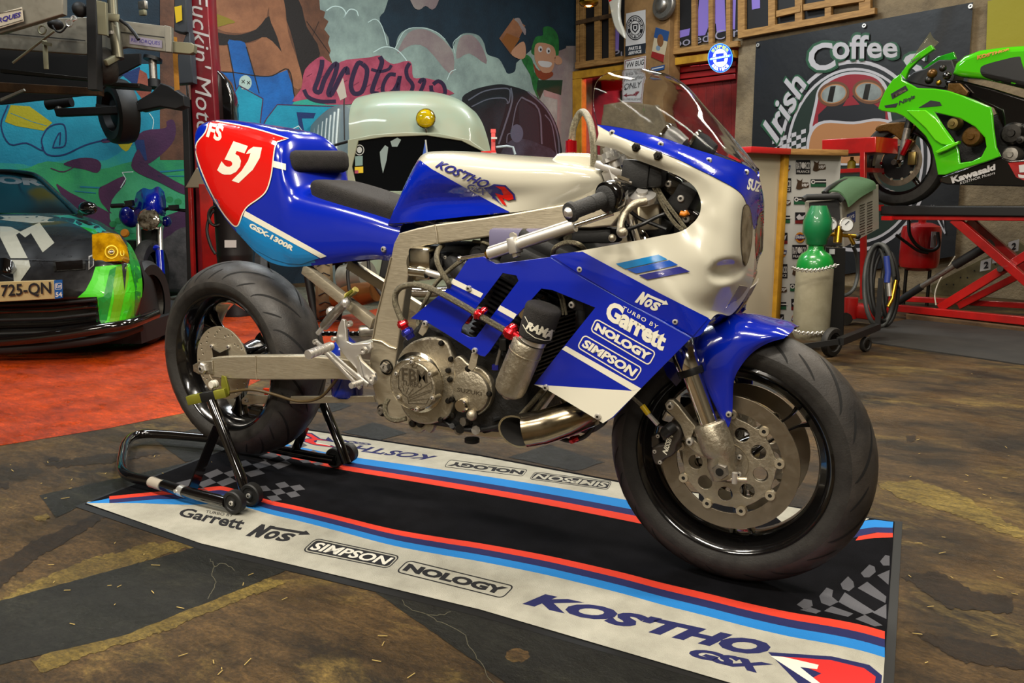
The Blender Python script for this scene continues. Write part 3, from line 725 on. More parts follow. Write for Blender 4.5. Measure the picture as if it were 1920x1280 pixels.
# ---------------------------------------------------------------- fairing
UF=[[(1117,270,-.16),(1121,262,-.168),(1124,252,-.168),(1122,244,-.162),(1121,235,-.15)],
[(1155,279,-.18),(1155,268,-.188),(1155,258,-.188),(1156,250,-.18),(1155,240,-.165)],
[(1185,294,-.19),(1188,282,-.20),(1190,270,-.198),(1190,259,-.188),(1190,247,-.17)],
[(1230,311,-.19),(1235,298,-.2),(1240,284,-.195),(1243,272,-.182),(1243,261,-.163)],
[(1275,330,-.185),(1285,314,-.19),(1292,300,-.18),(1297,290,-.165),(1300,281,-.145)],
[(1301,349,-.178),(1320,332,-.175),(1335,318,-.155),(1347,308,-.13),(1355,298,-.11)],
[(1312,370,-.175),(1340,355,-.165),(1365,338,-.135),(1385,325,-.09),(1406,317,-.04)],
[(1314,385,-.178),(1345,382,-.165),(1375,375,-.14),(1400,362,-.08),(1422,345,0)],
[(1312,400,-.18),(1345,410,-.17),(1375,415,-.145),(1397,407,-.085),(1417,400,0)],
[(1305,412,-.185),(1340,440,-.175),(1372,455,-.15),(1393,455,-.09),(1413,450,0)],
[(1297,420,-.19),(1332,470,-.185),(1367,500,-.155),(1389,503,-.09),(1411,503,0)],
[(1285,430,-.195),(1318,490,-.197),(1352,527,-.165),(1378,535,-.1),(1404,540,0)],
[(1267,437,-.205),(1288,500,-.207),(1318,545,-.19),(1345,568,-.14),(1370,588,-.06)],
[(1240,442,-.212),(1255,497,-.218),(1278,547,-.215),(1306,577,-.19),(1338,592,-.15)],
[(1192,452,-.225),(1210,490,-.233),(1240,540,-.233),(1268,578,-.222),(1298,632,-.205)],
[(1140,461,-.232),(1150,485,-.236),(1165,512,-.237),(1190,545,-.236),(1205,582,-.232)],
[(1090,470,-.235),(1088,480,-.237),(1087,492,-.237),(1087,503,-.237),(1089,517,-.236)],
[(1060,476,-.235),(1055,478,-.236),(1050,481,-.236),(1047,485,-.236),(1046,490,-.236)],
[(1034,480,-.235),(1034,480.5,-.2355),(1033,481,-.2355),(1033,481.5,-.2355),(1033,482,-.235)]]
blue_top=[(1112,231),(1147,249),(1192,267),(1237,285),(1275,300),(1305,315),(1330,327),(1357,341),(1375,351),(1388,361),(1396,372),(1403,390),(1409,408),(1414,430),(1419,425),(1426,405),(1434,382),(1450,380),(1440,330),(1400,290),(1250,240)]
blue_low=[(1020,482),(1060,470),(1092,472.7),(1130,493),(1184,521.7),(1330,597),(1340,604),(1300,640),(1178,569),(1089,519)]
chin_b=[(1345,604),(1392,553),(1408,564),(1380,620)]
def dent(v):
    p=V((v.x,-abs(v.y),v.z)); x,y=px(p); q=((x-1360)/38)**2+((y-508+(x-1358)*.12)/26)**2
    if q<1: e=1-q; s=e*e*(3-2*e); v=V((v.x-.006*s,v.y+(.026*s if v.y<0 else -.026*s),v.z))
    return v
m=MB(WHITE); G=G3(UF)
m.patch(G,9,9,WHITE,thick=.003,fn=dent); n0=len(m.v)
m.patch([[V((p.x,-p.y,p.z)) for p in r] for r in G],9,9,WHITE,thick=.003,fn=dent)
recolor(m,[(blue_top,BLUE),(blue_low,BLUE)]); upf=m.build('upper_fairing',bike,sharp=60)
D=Decal(onto([upf]),5,1.6)
D.poly(sp2([(1118,233)]+blue_top[1:7],3,False)+sp2(blue_top[6:14],3,False)+[(1419,425),(1426,405),(1433,384),(1431,352),(1418,328),(1406,319),(1355,299),(1300,282),(1243,262),(1190,248),(1155,241)],BLUE)
D.poly([(1036,480.5),(1092,471.5),(1130,492),(1184,521),(1240,551),(1329,596),(1320,606),(1299,630),(1240,600),(1178,567),(1130,539),(1089,515)],BLUE)
D.poly([(1154.4,494.3),(1234.6,477),(1252,486),(1172,504)],LBLUE,.0003);D.poly([(1175,505),(1255,487.5),(1271.7,496.4),(1193,512.7)],MBLUE,.0003);D.poly([(1197.4,515.7),(1274.6,499.4),(1294,509),(1213.8,524)],PURP,.0003)
D.text('SUZ',[(1400,355),(1426,361),(1429,342),(1404,333)],CREAM,.04,.05,.0008)
nos(D,quad((1190,566),(1240,589),(1254,567),(1202,545)),CREAM,.0006)
D.build('fairing_livery',upf)
tr=onto([upf],0)
for x,y in ((1148,249),(1239,271),(1329,301),(1399,323),(1087,505),(1266,603)):
    p=tr(x,y)
    if p: m=MB(SILV); bolt(m,p,(CC-p).normalized()+YD,.0065,.004,SILV,DSTEEL); m.build('fairing_screw',upf)
for x,y in ((1193,276),(1234,292)):
    p=tr(x,y)
    if p: m=MB(DSTEEL); m.lathe([(0,.012),(.003,.012),(.003,.007),(.007,.007),(.007,.003),(.010,.002),(.010,0)],p,YD,DSTEEL,6); m.build('mirror_stud',upf)
# head lamps
for q in ([(1394,392),(1399,385),(1404,388),(1408,403),(1410,428),(1408,460),(1403,486),(1398,496),(1394,488),(1391,460),(1391,425)],[(1424,404),(1430,397),(1435,404),(1438,430),(1437,462),(1433,490),(1427,504),(1422,496),(1418,468),(1418,430)]):
    D=Decal(onto([upf],.003),4); qq=sp2(q,3); cx=sum(p[0] for p in qq)/len(qq); cy=sum(p[1] for p in qq)/len(qq)
    D.poly([[(cx+(x-cx)*1.14,cy+(y-cy)*1.04) for x,y in qq],[(cx+(x-cx)*.98,cy+(y-cy)*.99) for x,y in qq]],BLKG); D.poly(qq,LENS,.0004); h=D.build('head_lamp',bike)
# chin under the nose
ch=G3([[(1404,540,0),(1398,537,-.05),(1386,535,-.09)],[(1392,565,0),(1380,570,-.05),(1366,570,-.1)],[(1372,592,0),(1358,598,-.05),(1342,600,-.12)],[(1352,612,0),(1338,612,-.05),(1326,608,-.14)]])
m=MB(mat('chin_shaded_white','#8d8577',.35,coat=.5)); m.patch(ch,4,4,thick=.003); m.patch([[V((p.x,-p.y,p.z)) for p in r] for r in ch],4,4,thick=.003)  # dirty white panel, its shade put into the grey-brown colour
recolor(m,[([(1330,640),(1340,590),(1385,555),(1402,566),(1360,640)],BLUED)]); m.build('chin_panel',bike)
# lower side panels
body=[(769.5,597),(796,601),(840,628),(889,660),(901,667),(909,668.6),(917,660),(948,615),(999,559),(1015,541),(1035.6,544),(1115.8,576.6),(1053.4,654),(1001,720.6),(1018,728),(1027,731),(1130.6,793),(1150,783),(1202,728),(1297,632),(1240,600),(1178,567.7),(1130,541),(1089,517),(1032,481.6),(930,494.5),(908,481),(883,481.5),(874,490),(860,512),(841,539),(800,572)]
slot=[(942.5,512),(968,516.6),(972,526),(930,582),(892,632),(880.6,632),(864,623.4),(866.5,612)]
for Y,s in ((-.238,1),):
    m=MB(BLUE); slab(m,[body,slot],Y,.003,BLUE,.0008); lp=m.build('side_fairing',bike)
m=MB(BLUE); slab(m,[body,slot],-.238,.003,BLUE,.0008); m.v=[V((v.x,-v.y,v.z)) for v in m.v]; m.build('side_fairing',bike)
D=Decal(onY(-.2386))
D.poly([(1001,720.6),(1184,732.5),(1202,728),(1148.5,781.5),(1130.6,793),(1027,731)],CREAM); D.poly([(1053.4,654.5),(1061,648),(1202,728),(1185.6,732.5)],CREAM)
D.poly([(849.7,522),(906,550),(901,558),(845,531)],CREAM); D.poly([(938,572),(969,589),(963,598),(932.6,581)],CREAM)
D.text('TURBO BY',[(1166,579),(1231,617),(1235,610),(1169,573)],CREAM,.01,0,.0003,1.3)
D.text('Garrett',[(1130,594),(1242,659),(1257,627),(1147,562)],CREAM,.045,-.12,.0003,.9)
boxed(D,[(1106,620),(1217,686),(1231,660),(1117,596)],'NOLOGY',CREAM,bold=.06,w=2.2)
boxed(D,[(1081,651),(1189,716),(1206,690),(1095,626)],'SIMPSON',CREAM,bold=.045,shear=.1,w=2.2)
D.line([(1033,483),(1089,518),(1178,569),(1240,602),(1296,633)],1.6,mat('panel_gap','#5b6fc0',.4)); D.build('panel_livery',lp)
for x,y in ((1024,726),(1121.7,780),(879.8,540.5),(798,606),(891,657)): m=MB(SILV); bolt(m,UY(x,y,-.238),YD,.0075,.006,SILV,DSTEEL); m.build('panel_bolt',lp)
for a,b in (((798,606),(790,628)),((891,660),(883,694))):
    m=MB(ALU); slab(m,[(a[0]-7,a[1]+2),(a[0]+6,a[1]+3),(b[0]+9,b[1]-6),(b[0]+2,b[1]+2),(b[0]-6,b[1]-4)],-.234,.003,ALU,.0008); m.build('panel_bracket',bike)
# wind screen
WS=[[(1121,235,-.15),(1113,190,-.158),(1122,150,-.14),(1160,134,-.09),(1222,133,0)],
[(1155,240,-.165),(1152,200,-.165),(1160,163,-.145),(1196,145,-.09),(1256,143,0)],
[(1190,247,-.17),(1188,214,-.165),(1196,182,-.142),(1232,164,-.085),(1288,164,0)],
[(1243,261,-.163),(1243,238,-.155),(1256,213,-.128),(1286,203,-.075),(1325,206,0)],
[(1300,281,-.145),(1303,265,-.135),(1315,250,-.11),(1335,242,-.065),(1360,245,0)],
[(1355,298,-.11),(1358,289,-.1),(1365,282,-.08),(1375,279,-.045),(1388,284,0)],
[(1406,318,-.042),(1407,315,-.035),(1408,314,-.025),(1410,314,-.015),(1413,317,0)]]
m=MB(CLEAR); m.patch(G3(WS),5,5,CLEAR,mirror=True,thick=.0025); ws=m.build('windscreen',bike,sharp=70)
# gauges behind the screen
gz_=MB(SILV)
for (x,y,Y,r) in ((1246,262,-.03,.036),(1300,276,.03,.040)):
    p=UY(x,y,Y); ax=V((-.85,-.1,.5)).normalized()
    g=MB(SILV); g.lathe([(0,-.045),(r*.8,-.045),(r*.95,-.02),(r*.95,0)],p,ax,SILV if r<.038 else BLK,32); g.lathe([(r*.9,0),(r*1.02,0),(r*1.05,.004),(r*1.0,.008),(r*.9,.008)],p,ax,CHROME,32)
    g.lathe([(0,.003),(r*.9,.003)],p,ax,BLKG,24); g.build('gauge',bike)
# ---------------------------------------------------------------- fuel tank
TK=[[(728,421,-.1),(733,410,-.105),(742,390,-.105),(750,372,-.09),(757,358,-.05),(762,352,0)],
[(748,420,-.105),(750,395,-.108),(760,360,-.112),(768,335,-.1),(776,318,-.055),(783,312,0)],
[(775,418,-.11),(777,385,-.105),(785,340,-.122),(789,310,-.11),(793,293,-.06),(803,290,0)],
[(815,413,-.118),(815,378,-.104),(818,335,-.13),(820,305,-.125),(824,288,-.07),(834,286,0)],
[(880,406,-.13),(880,375,-.118),(878,340,-.145),(878,308,-.14),(880,290,-.08),(892,287,0)],
[(961,398,-.14),(960,370,-.142),(957,340,-.158),(955,312,-.148),(957,297,-.085),(970,293,0)],
[(1040,386,-.14),(1040,360,-.152),(1038,335,-.158),(1034,312,-.145),(1036,302,-.08),(1048,298,0)],
[(1090,376,-.13),(1092,352,-.14),(1092,332,-.145),(1090,316,-.13),(1090,308,-.075),(1098,304,0)],
[(1125,366,-.11),(1128,348,-.115),(1130,332,-.115),(1130,322,-.1),(1130,318,-.06),(1132,316,0)],
[(1138,362,-.05),(1141,348,-.06),(1143,335,-.06),(1143,328,-.05),(1142,324,-.03),(1141,322,0)]]
m=MB(WHITE); m.patch(G3(TK),7,5,WHITE,mirror=True,thick=.003)
tb=[(700,440),(728,400),(785,296),(810,317),(853,341),(897,366),(930,384),(963,400),(960,420)]
recolor(m,[(tb,BLUE)]); tank=m.build('fuel_tank',bike,sharp=60)
D=Decal(onto([tank]),5,1.6)
D.poly([(729,419),(745,387),(766,345),(787,300),(810,317),(853,341),(897,366),(930,384),(959,399),(880,405),(815,412),(760,419)],BLUE)
D.text("KOS'THO",[(815,313),(908,354),(921,340),(826,300)],PURP,.03,.2,.0008); D.text('GSX',[(874,353),(909,367),(918,358),(880,343)],PURP,.03,.2,.0008)
D.poly([(917,350),(926,345),(948,347),(965,364),(967,375),(955,379),(949,377),(956,390),(944,388),(926,366),(922,372),(936,380),(926,372),(906,352)],PURP,.0006)
D.poly([(929,349),(946,350),(961,365),(963,373),(953,376),(942,371),(950,386),(942,382),(928,362),(944,366),(940,356)],RED,.0012)
D.line([(729,421),(815,414),(880,408),(961,400),(1040,388),(1095,377)],3,BLK,.0002)
D.build('tank_livery',tank)
m=MB(WHITE); slab(m,[(1020,312),(1029,303),(1043,288),(1052,286),(1100,287),(1108,290),(1122,322),(1120,335),(1060,335)],-.075,.15,WHITE,.008); m.build('filler_cover',tank)
# ---------------------------------------------------------------- seat unit
SEC=[(-.052,1.03,1.10,.055),(-.045,1.0,1.126,.09),(-.01,.938,1.137,.105),(.05,.872,1.136,.114),(.114,.812,1.127,.118),(.2,.752,1.113,.12),(.27,.720,1.099,.12),(.315,.709,1.088,.12),(.345,.706,1.062,.12),(.365,.706,.985,.121),(.39,.707,.932,.122),(.44,.712,.912,.122),(.55,.727,.888,.118),(.64,.737,.866,.112),(.70,.735,.848,.106),(.737,.745,.836,.10)]
def sec(x,zb,zt,w):
    h=zt-zb; return [V((x,-a*w,zb+b*h)) for a,b in ((.86,0),(.97,.16),(1,.38),(.99,.6),(.93,.8),(.78,.93),(.45,.995),(0,1))]
m=MB(BLUE); m.patch([sec(*s) for s in SEC],6,4,BLUE,mirror=True,thick=.003,fn=lambda v:V((v.x+.2*v.y*max(0,min(1,(v.x-.15)/.12,(.5-v.x)/.1)),v.y,v.z)))
redp=[(391,224.5),(465,237.5),(541,259.5),(520,265.5),(515,277.5),(512,300),(508,330),(500,356),(487.5,370),(465,386),(455,400),(447.5,420),(441,424),(432.5,417.5),(415,395),(395,360),(377.5,320),(367.5,287.5),(369,267.5),(385,247.5)]
lb=[(441,424),(449,420),(457,405),(600,485),(560,520),(500,520),(430,440),(360,330),(366,310),(377,330),(395,365),(415,400),(432,420)]
recolor(m,[(redp,RED),(lb,LBLUE)]); tail=m.build('seat_unit',bike,sharp=60)
# rear closing panel of the seat unit
m=MB(BLUED); s0=sec(*SEC[0]); m.add(s0+[V((p.x,-p.y,p.z)) for p in s0[::-1]],[tuple(range(16))]); m.build('tail_end_panel',tail)
D=Decal(onto([tail]),5,1.6)
D.poly([(378,312),(449,420),(457,403),(598,484),(565,495),(540,494),(510,485),(480,469),(452,445),(438,424),(415,392),(392,354)],LBLUE)
D.poly([(459.5,395),(612.5,480),(601,484),(456,405)],CREAM,.0002)
D.poly([(512,301),(536,307),(536,319),(511,313)],CREAM,.0002)
D.poly(sp2(redp[0:3],3,False)+sp2(redp[3:],3,False),RED,.0004)
D.line(sp2(redp[0:3],3,False)+sp2(redp[3:]+redp[:1],3,False),2.2,CREAM,.0007)
D.text('5',[(404,323),(440,332),(469,275),(436,264)],CREAM,.05,-.05,.0009); D.poly([(475,275),(491,276.5),(487,296),(474,318),(447.5,343),(434.5,338.5),(453,320),(465,301),(470,287),(461,289),(466,281)],CREAM,.0009)
D.text('FS',[(386,256),(413,266),(421,236),(394,229)],CREAM,.04,0,.0009)
D.text('GSX-1300R',[(466,426),(548,471),(553,463),(470,417)],CREAM,.05,0,.0006)
D.build('tail_livery',tail)
m=MB(SILV); tr2=onto([tail],0)
for x,y in ((720,467),): bolt(m,tr2(x,y) or UY(x,y,-.106),YD,.008,.006,SILV,BLK)
m.build('seat_bolt',tail)
A=UY(540,303,-.082);B=UY(650,303,.088)
m=MB(FOAM); dx=(B-A).normalized(); m.bar(A+V((.004,0,0)),B+V((.004,0,0)),.05,.064,FOAM,bev=.02); bp_=m.build('back_pad',bike,sharp=70)
pad=[]
for x,w,t in ((.405,.060,.000),(.412,.078,.024),(.44,.088,.036),(.52,.095,.038),(.60,.094,.036),(.68,.088,.034),(.715,.080,.022),(.722,.072,.000)):
    z=.909-(x-.46)*.25+.002; pad.append([V((x,-w,z-.014)),V((x,-w-.004,z+t*.45)),V((x,-w*.93,z+t*.9)),V((x,-w*.6,z+t)),V((x,0,z+t))])
m=MB(FOAM); m.patch(pad,5,4,FOAM,mirror=True); m.build('seat_pad',bike,sharp=70)
# ---------------------------------------------------------------- frame
m=MB(ALU)
outer=[(748,437),(780,428),(812.5,421),(900,409),(959,400),(1049,384),(1110,372),(1150,366),(1166,400),(1147,424),(1108,428),(1030,428),(953,439),(880,449),(821,457),(797,460),(782,466),(772,480),(768,500),(757,564),(747,640),(741,680),(739,720),(760,755),(770,770),(800,790),(790,800),(760,796),(729,786),(712,768),(706,753),(698,722),(692,680),(698,637),(706,592),(720,535),(733,480),(738,456)]
for Y,t in ((-.150,.032),(.118,.032)):
    slab(m,[outer],Y,t,ALU,.004)
frm=m.build('main_frame',bike)
m=MB(ALU); m.tube(TP([(698,637,-.152),(715,640,-.1525),(730,650,-.1525),(743,654,-.152)]),.0022,ALU,6); m.build('weld_seam',frm); m=MB(ALU); m.tube(TP([(815,421,-.152),(818,436,-.153),(820,457,-.152)]),.0022,ALU,6); m.tube(TP([(698,637,-.152),(706,592,-.152),(733,482,-.152)]),.002,ALU,6); m.build('weld_seam',frm)
for x,y,r in ((725,688,.021),(717,769,.017)):
    m=MB(DSTEEL); p=UY(x,y,-.152); m.lathe([(r,0),(r,.002),(r*.82,.002),(r*.82,-.006),(0,-.006)],p,YD,DSTEEL,28); m.lathe([(0,.008),(r*.25,.008),(r*.28,.012),(r*.62,.012),(r*.7,.008),(r*.7,-.005)],p,YD,STEEL,6); m.build('pivot_bolt',frm)
m=MB(ALU)
slab(m,[(729,784),(760,796),(800,803),(850,812),(920,822),(1000,824),(1030,816),(1050,800),(1048,790),(1020,800),(930,804),(850,796),(780,780),(745,762)],-.13,.03,ALU,.004); 
slab(m,[(1000,760),(1030,722),(1048,722),(1010,775),(975,810),(950,815)],-.14,.03,ALU,.003)
m.v+= []; m.build('frame_cradle',bike)
m=MB(ALU); m.bar(UY(572,503,-.095),UY(702,606,-.13),.022,.032,ALU,bev=.003); m.build('subframe_strut',bike); m=MB(ALU); m.bar(UY(572,503,-.095)+V((0,.19,0)),UY(702,606,-.13)+V((0,.24,0)),.022,.032,ALU,bev=.003); m.build('subframe_strut',bike)
# swinging arm
m=MB(ALU); sw=[(395,671),(430,668),(478,667),(572,667),(640,672),(694,680),(694,716),(633,711),(560,712),(482,712),(420,710),(396,708),(390,690)]
slab(m,[sw],-.155,.034,ALU,.004); slab(m,[sw],.121,.034,ALU,.004); m.box((.56,0,.46),(.06,.25,.06),ALU,bev=.01)
swa=m.build('swinging_arm',bike)
m=MB(ALU); m.tube(TP([(480,667,-.156),(479,690,-.157),(481,712,-.156)]),.002,ALU,6)
m.build('weld_seam',swa)
m=MB(ALU2); slab(m,[(361,684),(372,678),(398,676),(399,702),(372,702),(362,696)],-.160,.012,ALU2,.003); m.lathe([(0,.014),(.006,.014),(.006,.010),(.015,.010),(.019,.006),(.019,0)],UY(382,690,-.160),YD,SILV,6); m.lathe([(0,.0145),(.0055,.0145)],UY(382,690,-.160),YD,BLK,10)
m.cyl(V((-.02,-.15,.375)),V((0,.15,.382)),.012,m=STEEL)
m.build('axle_adjuster',swa)
m=MB(YGRN); slab(m,[(415,704),(422,706),(428,726),(430,738),(424,744),(418,736),(414,722)],-.165,.006,YGRN,.001); m.lathe([(0,.02),(.011,.02),(.013,.014),(.009,.01),(.013,.006),(.013,0)],UY(405,719,-.165),YD,mat('white_nylon','#cfcabb',.4),20); m.build('stand_bobbin',swa)
m=MB(ALU); slab(m,[(452,749),(462,739),(480,741),(560,743),(700,742),(704,754),(560,757),(482,757),(464,760),(454,758)],-.075,.010,ALU,.002); bolt(m,UY(462,750,-.076),YD,.008,.005,SILV,BLK); m.build('torque_arm',bike)
m=MB(BLKG); m.box(UY(490,773,-.07),(.10,.03,.04),BLKG,bev=.01); m.build('rear_caliper',bike)
m=MB(mat('brown_cable','#4a3b20',.5)); m.tube(TP([(432,735,-.16),(470,730,-.15),(510,738,-.13),(560,752,-.12),(600,745,-.12),(628,715,-.14),(640,690,-.15)]),.0045,smooth=5); m.build('brake_hose',bike)
# chain on the far side
m=MB(BLKG)
for z0,z1 in ((.45,.50),(.31,.40)):
    for i in range(26):
        a=V((.02+.66*i/26,.115,.382+(z0-.382)+(z1-z0)*i/26)); m.box(a,(.02,.016,.014),BLKG,bev=.003)
m.lathe([(.03,-.004),(.078,-.004),(.078,.004),(.03,.004)],RW+V((0,.115,0)),(0,1,0),DSTEEL,40); m.build('chain',bike)
# blue bottle
m=MB(BOTB); b0=UY(652,742,-.045); m.lathe([(0,0),(.040,0),(.047,.006),(.047,.085),(.047,.125),(.042,.148),(.030,.165),(.016,.176),(.012,.182),(.012,.20),(0,.20)],b0,(0,0,1),BOTB,36); m.build('blue_bottle',bike)
m=MB(mat('orange_tab','#e8431c',.5)); slab(m,[(493,728),(517,730),(514,746),(497,745)],-.02,.01); m.build('orange_tab',bike)
# rear set
m=MB(SILV)
slab(m,[(628,640),(634,612),(640,598),(646,600),(650,640),(660,645),(694,642),(697,652),(690,662),(672,665),(676,676),(702,700),(705,714),(698,722),(690,716),(650,672),(640,660)],-.19,.010,SILV,.002)
m.bar(UY(592,640,-.2),UY(690,722,-.2),.008,.012,SILV,bev=.002); m.bar(UY(600,650,-.205),UY(676,728,-.205),.007,.010,SILV,bev=.002)
m.bar(UY(668,668,-.195),UY(680,720,-.195),.008,.010,SILV)
for x,y,r in ((684,656,.010),(700,709,.011),(594,640,.007),(678,718,.007),(628,634,.006),(658,606,.008)): m.lathe([(0,.006),(r*.5,.006),(r*.5,.010),(r,.010),(r,0)],UY(x,y,-.196),YD,SILV,20)
rs=m.build('rear_set_bracket',bike)
def knurl(mb,a,b,r,mt_,k=7):
    a,b=V(a),V(b); L_=(b-a).length; pr=[(0,0)]
    for i in range(k): pr+=[(r,L_*i/k+.0005),(r,L_*(i+.7)/k),(r*.84,L_*(i+.75)/k),(r*.84,L_*(i+1)/k)]
    mb.lathe(pr+[(0,L_)],a,b-a,mt_,18)
m=MB(SILV); knurl(m,UY(577,665,-.30),UY(622,648,-.21),.0125,SILV); m.build('foot_peg',bike)
m=MB(SILV); knurl(m,UY(658,723,-.255),UY(678,716,-.21),.008,SILV,5); m.build('brake_pedal_tip',bike)
m=MB(STEEL); m.tube(TP([(607,612,-.17),(625,590,-.17),(645,570,-.165),(655,560,-.16)]),[.013,.014,.012,.009],STEEL,14); m.tube(TP([(596,625,-.17),(612,606,-.17)]),.007,SILV,10); m.sphere(UY(622,585,-.16),.016,SILV); m.sphere(UY(648,568,-.17),.013,SILV); m.tube(TP([(640,575,-.15),(652,552,-.15),(660,545,-.15)]),.005,YGRN,8)
m.tube(TP([(650,555,-.13),(662,548,-.13),(668,542,-.13)]),.009,mat('clear_hose','#b8a860',.3),10); m.build('brake_master_cylinder',bike)
m=MB(STEEL); m.lathe([(0,.03),(.012,.03),(.016,.024),(.017,-.02),(0,-.02)],UY(694,620,-.12),(-.8,-.6,0),STEEL,20); m.build('linkage_bush',bike)
# ---------------------------------------------------------------- engine
m=MB(ENGB); slab(m,[(752,640),(790,600),(880,640),(940,660),(985,700),(990,760),(985,800),(930,812),(860,806),(790,796),(755,760)],-.195,.38,ENGB,.012); eng=m.build('crankcase',bike)
# cylinder block: stacked cooling fins, leaning forward
ax=(UY(985,545,-.19)-UY(930,690,-.19)); ax.y=0; ax.normalize(); fwd=V((ax.z,0,-ax.x)); b0=UY(915,655,-.19); b0.y=0
m=MB(ENGB)
for i in range(15):
    m.box(b0+ax*(.0+.0125*i)+fwd*.035,(.20,.375,.005),ENGB,Matrix((fwd,V((0,1,0)),ax)).transposed())
m.box(b0+ax*.09+fwd*.035,(.165,.35,.20),ENGB,Matrix((fwd,V((0,1,0)),ax)).transposed()); m.build('cylinder_block',bike)
m=MB(BLKP); m.box(b0+ax*.23+fwd*.035,(.19,.37,.07),BLKP,Matrix((fwd,V((0,1,0)),ax)).transposed(),.015); m.box(b0+ax*.28+fwd*.03,(.15,.34,.04),BLKP,Matrix((fwd,V((0,1,0)),ax)).transposed(),.015)
for y in (-.12,-.04,.04,.12): m.cyl(b0+ax*.28+fwd*.03+V((0,y,0)),b0+ax*.315+fwd*.03+V((0,y,0)),.016,m=BLKP)
m.build('cylinder_head',bike)
m=MB(ALU2)   # clutch side casting
slab(m,sp2([(742,690),(748,665),(765,645),(790,634),(815,632),(836,640),(846,662),(852,690),(853,720),(850,752),(840,780),(820,792),(795,796),(770,788),(752,765),(743,730)],3),-.215,.03,ALU2,.006)
for p in ((828,643),(841,694),(841,751),(827,787),(844,711),(846,673)): bolt(m,UY(p[0],p[1],-.216),YD,.0075,.006,DSTEEL,BLK)
m.build('engine_side_cover',bike)
c=UY(784,716,-.215); m=MB(ALUP); m.lathe([(.078,-.004),(.078,.004),(.070,.008),(.067,.022),(.062,.026),(.060,.034)],c,YD,ALUP,56); m.lathe([(.0,.034),(.060,.034),(.0605,.036)],c,YD,ALU2,56)
cc=UY(779,722,-.2515); fr=(cc+V((0,0,0)),(1,0,0),(0,0,1),(0,-1,0))
m.lathe([(.0,.004),(.056,.004),(.058,.002),(.0605,.002),(.0605,-.03)],cc,YD,ALU2,56)
for i in range(6):
    a=.62+2*PI*i/6; p=cc+V((.0595*math.cos(a),0,.0595*math.sin(a))); m.lathe([(.008,-.02),(.008,.006),(.0,.006)],p,YD,ALU2,14); bolt(m,p+V((0,-.006,0)),YD,.005,.003,SILV,BLK)
cv=m.build('clutch_cover',bike)
RAISE=mat('raised_cast_edge','#453d30',.5,.3)
D=Decal(onY(cc.y-.0052)); 
D.text('FBM',[(753,712),(801,718),(799,695),(753,689)],RAISE,.015,0); D.text('TURBO',[(753,722),(790,727),(790,717),(754,712)],RAISE,.0,0,)
D.line([(752,690),(747,700),(747,727)],1.1,RAISE); D.line([(772,688),(775,681),(784,681),(780,689),(772,688)],1.1,RAISE)
for a,b in (((752,732),(747,727)),((757,734),(755,724)),((761,738),(766,726)),((765,741),(775,728)),((766,744),(809,716)),((766,746),(810,730)),((767,750),(810,733)),((766,752),(804,747)),((766,756),(799,757)),((799,757),(804,747)),((809,716),(810,730))): D.line([a,b],1.0,RAISE)
D.line([(747,727),(755,738),(764,745),(766,757)],1.2,RAISE)
D.build('cast_lettering',cv)
m=MB(ALU2)
slab(m,sp2([(848,690),(852,672),(862,668),(880,684),(900,690),(916,706),(922,728),(920,752),(908,770),(890,780),(872,770),(858,755),(848,735),(845,712)],3),-.212,.02,ALU2,.004)
c=UY(884,733,-.216); m.lathe([(0,.010),(.042,.010),(.050,.006),(.0525,0),(.0525,-.012)],c,YD,ALU2,48)
c2=UY(868,759,-.226); m.lathe([(0,.014),(.014,.014),(.018,.008),(.019,0),(.019,-.01)],c2,YD,ALUP,30); m.sphere(UY(885,778,-.226),.014,ALU2)
for p in ((878,691),(918,738),(892,777),(848,748),(850,778)): bolt(m,UY(p[0],p[1],-.219),YD,.0075,.006,DSTEEL,BLK)
sc_=m.build('starter_cover',bike)
D=Decal(onY(c.y-.0105)); D.text('SUZUKI',[(857,734),(903,742),(903,735),(857,726)],RAISE,.02,0); D.build('cast_lettering',sc_)
m=MB(ALU2); slab(m,sp2([(770,780),(790,790),(812,796),(806,812),(796,806),(786,812),(772,806),(764,795)],3),-.2,.02,ALU2,.004)
for p in ((775,793),(789,794)): bolt(m,UY(p[0],p[1],-.202),YD,.010,.008,DSTEEL,BLK)
m.build('lower_linkage_plate',bike)
m=MB(BLKP)
for i in range(16):
    p=UY(840+random.random()*130,782+random.random()*26,-.17-random.random()*.05); m.cyl(p,p+V((random.uniform(-.02,.02),.03,random.uniform(-.02,.02))),.006+random.random()*.008,m=random.choice((BLKP,STEEL,BLK)),n=8)
m.tube(TP([(825,785,-.2),(850,800,-.2),(890,806,-.2),(930,800,-.2),(950,790,-.2)]),.006,BLK,smooth=4); m.build('sump_fittings',bike)
m=MB(BLKP); m.cyl(UY(885,822,-.1),UY(885,828,-.1),.02,m=BLKP); m.build('sump_plug',bike)
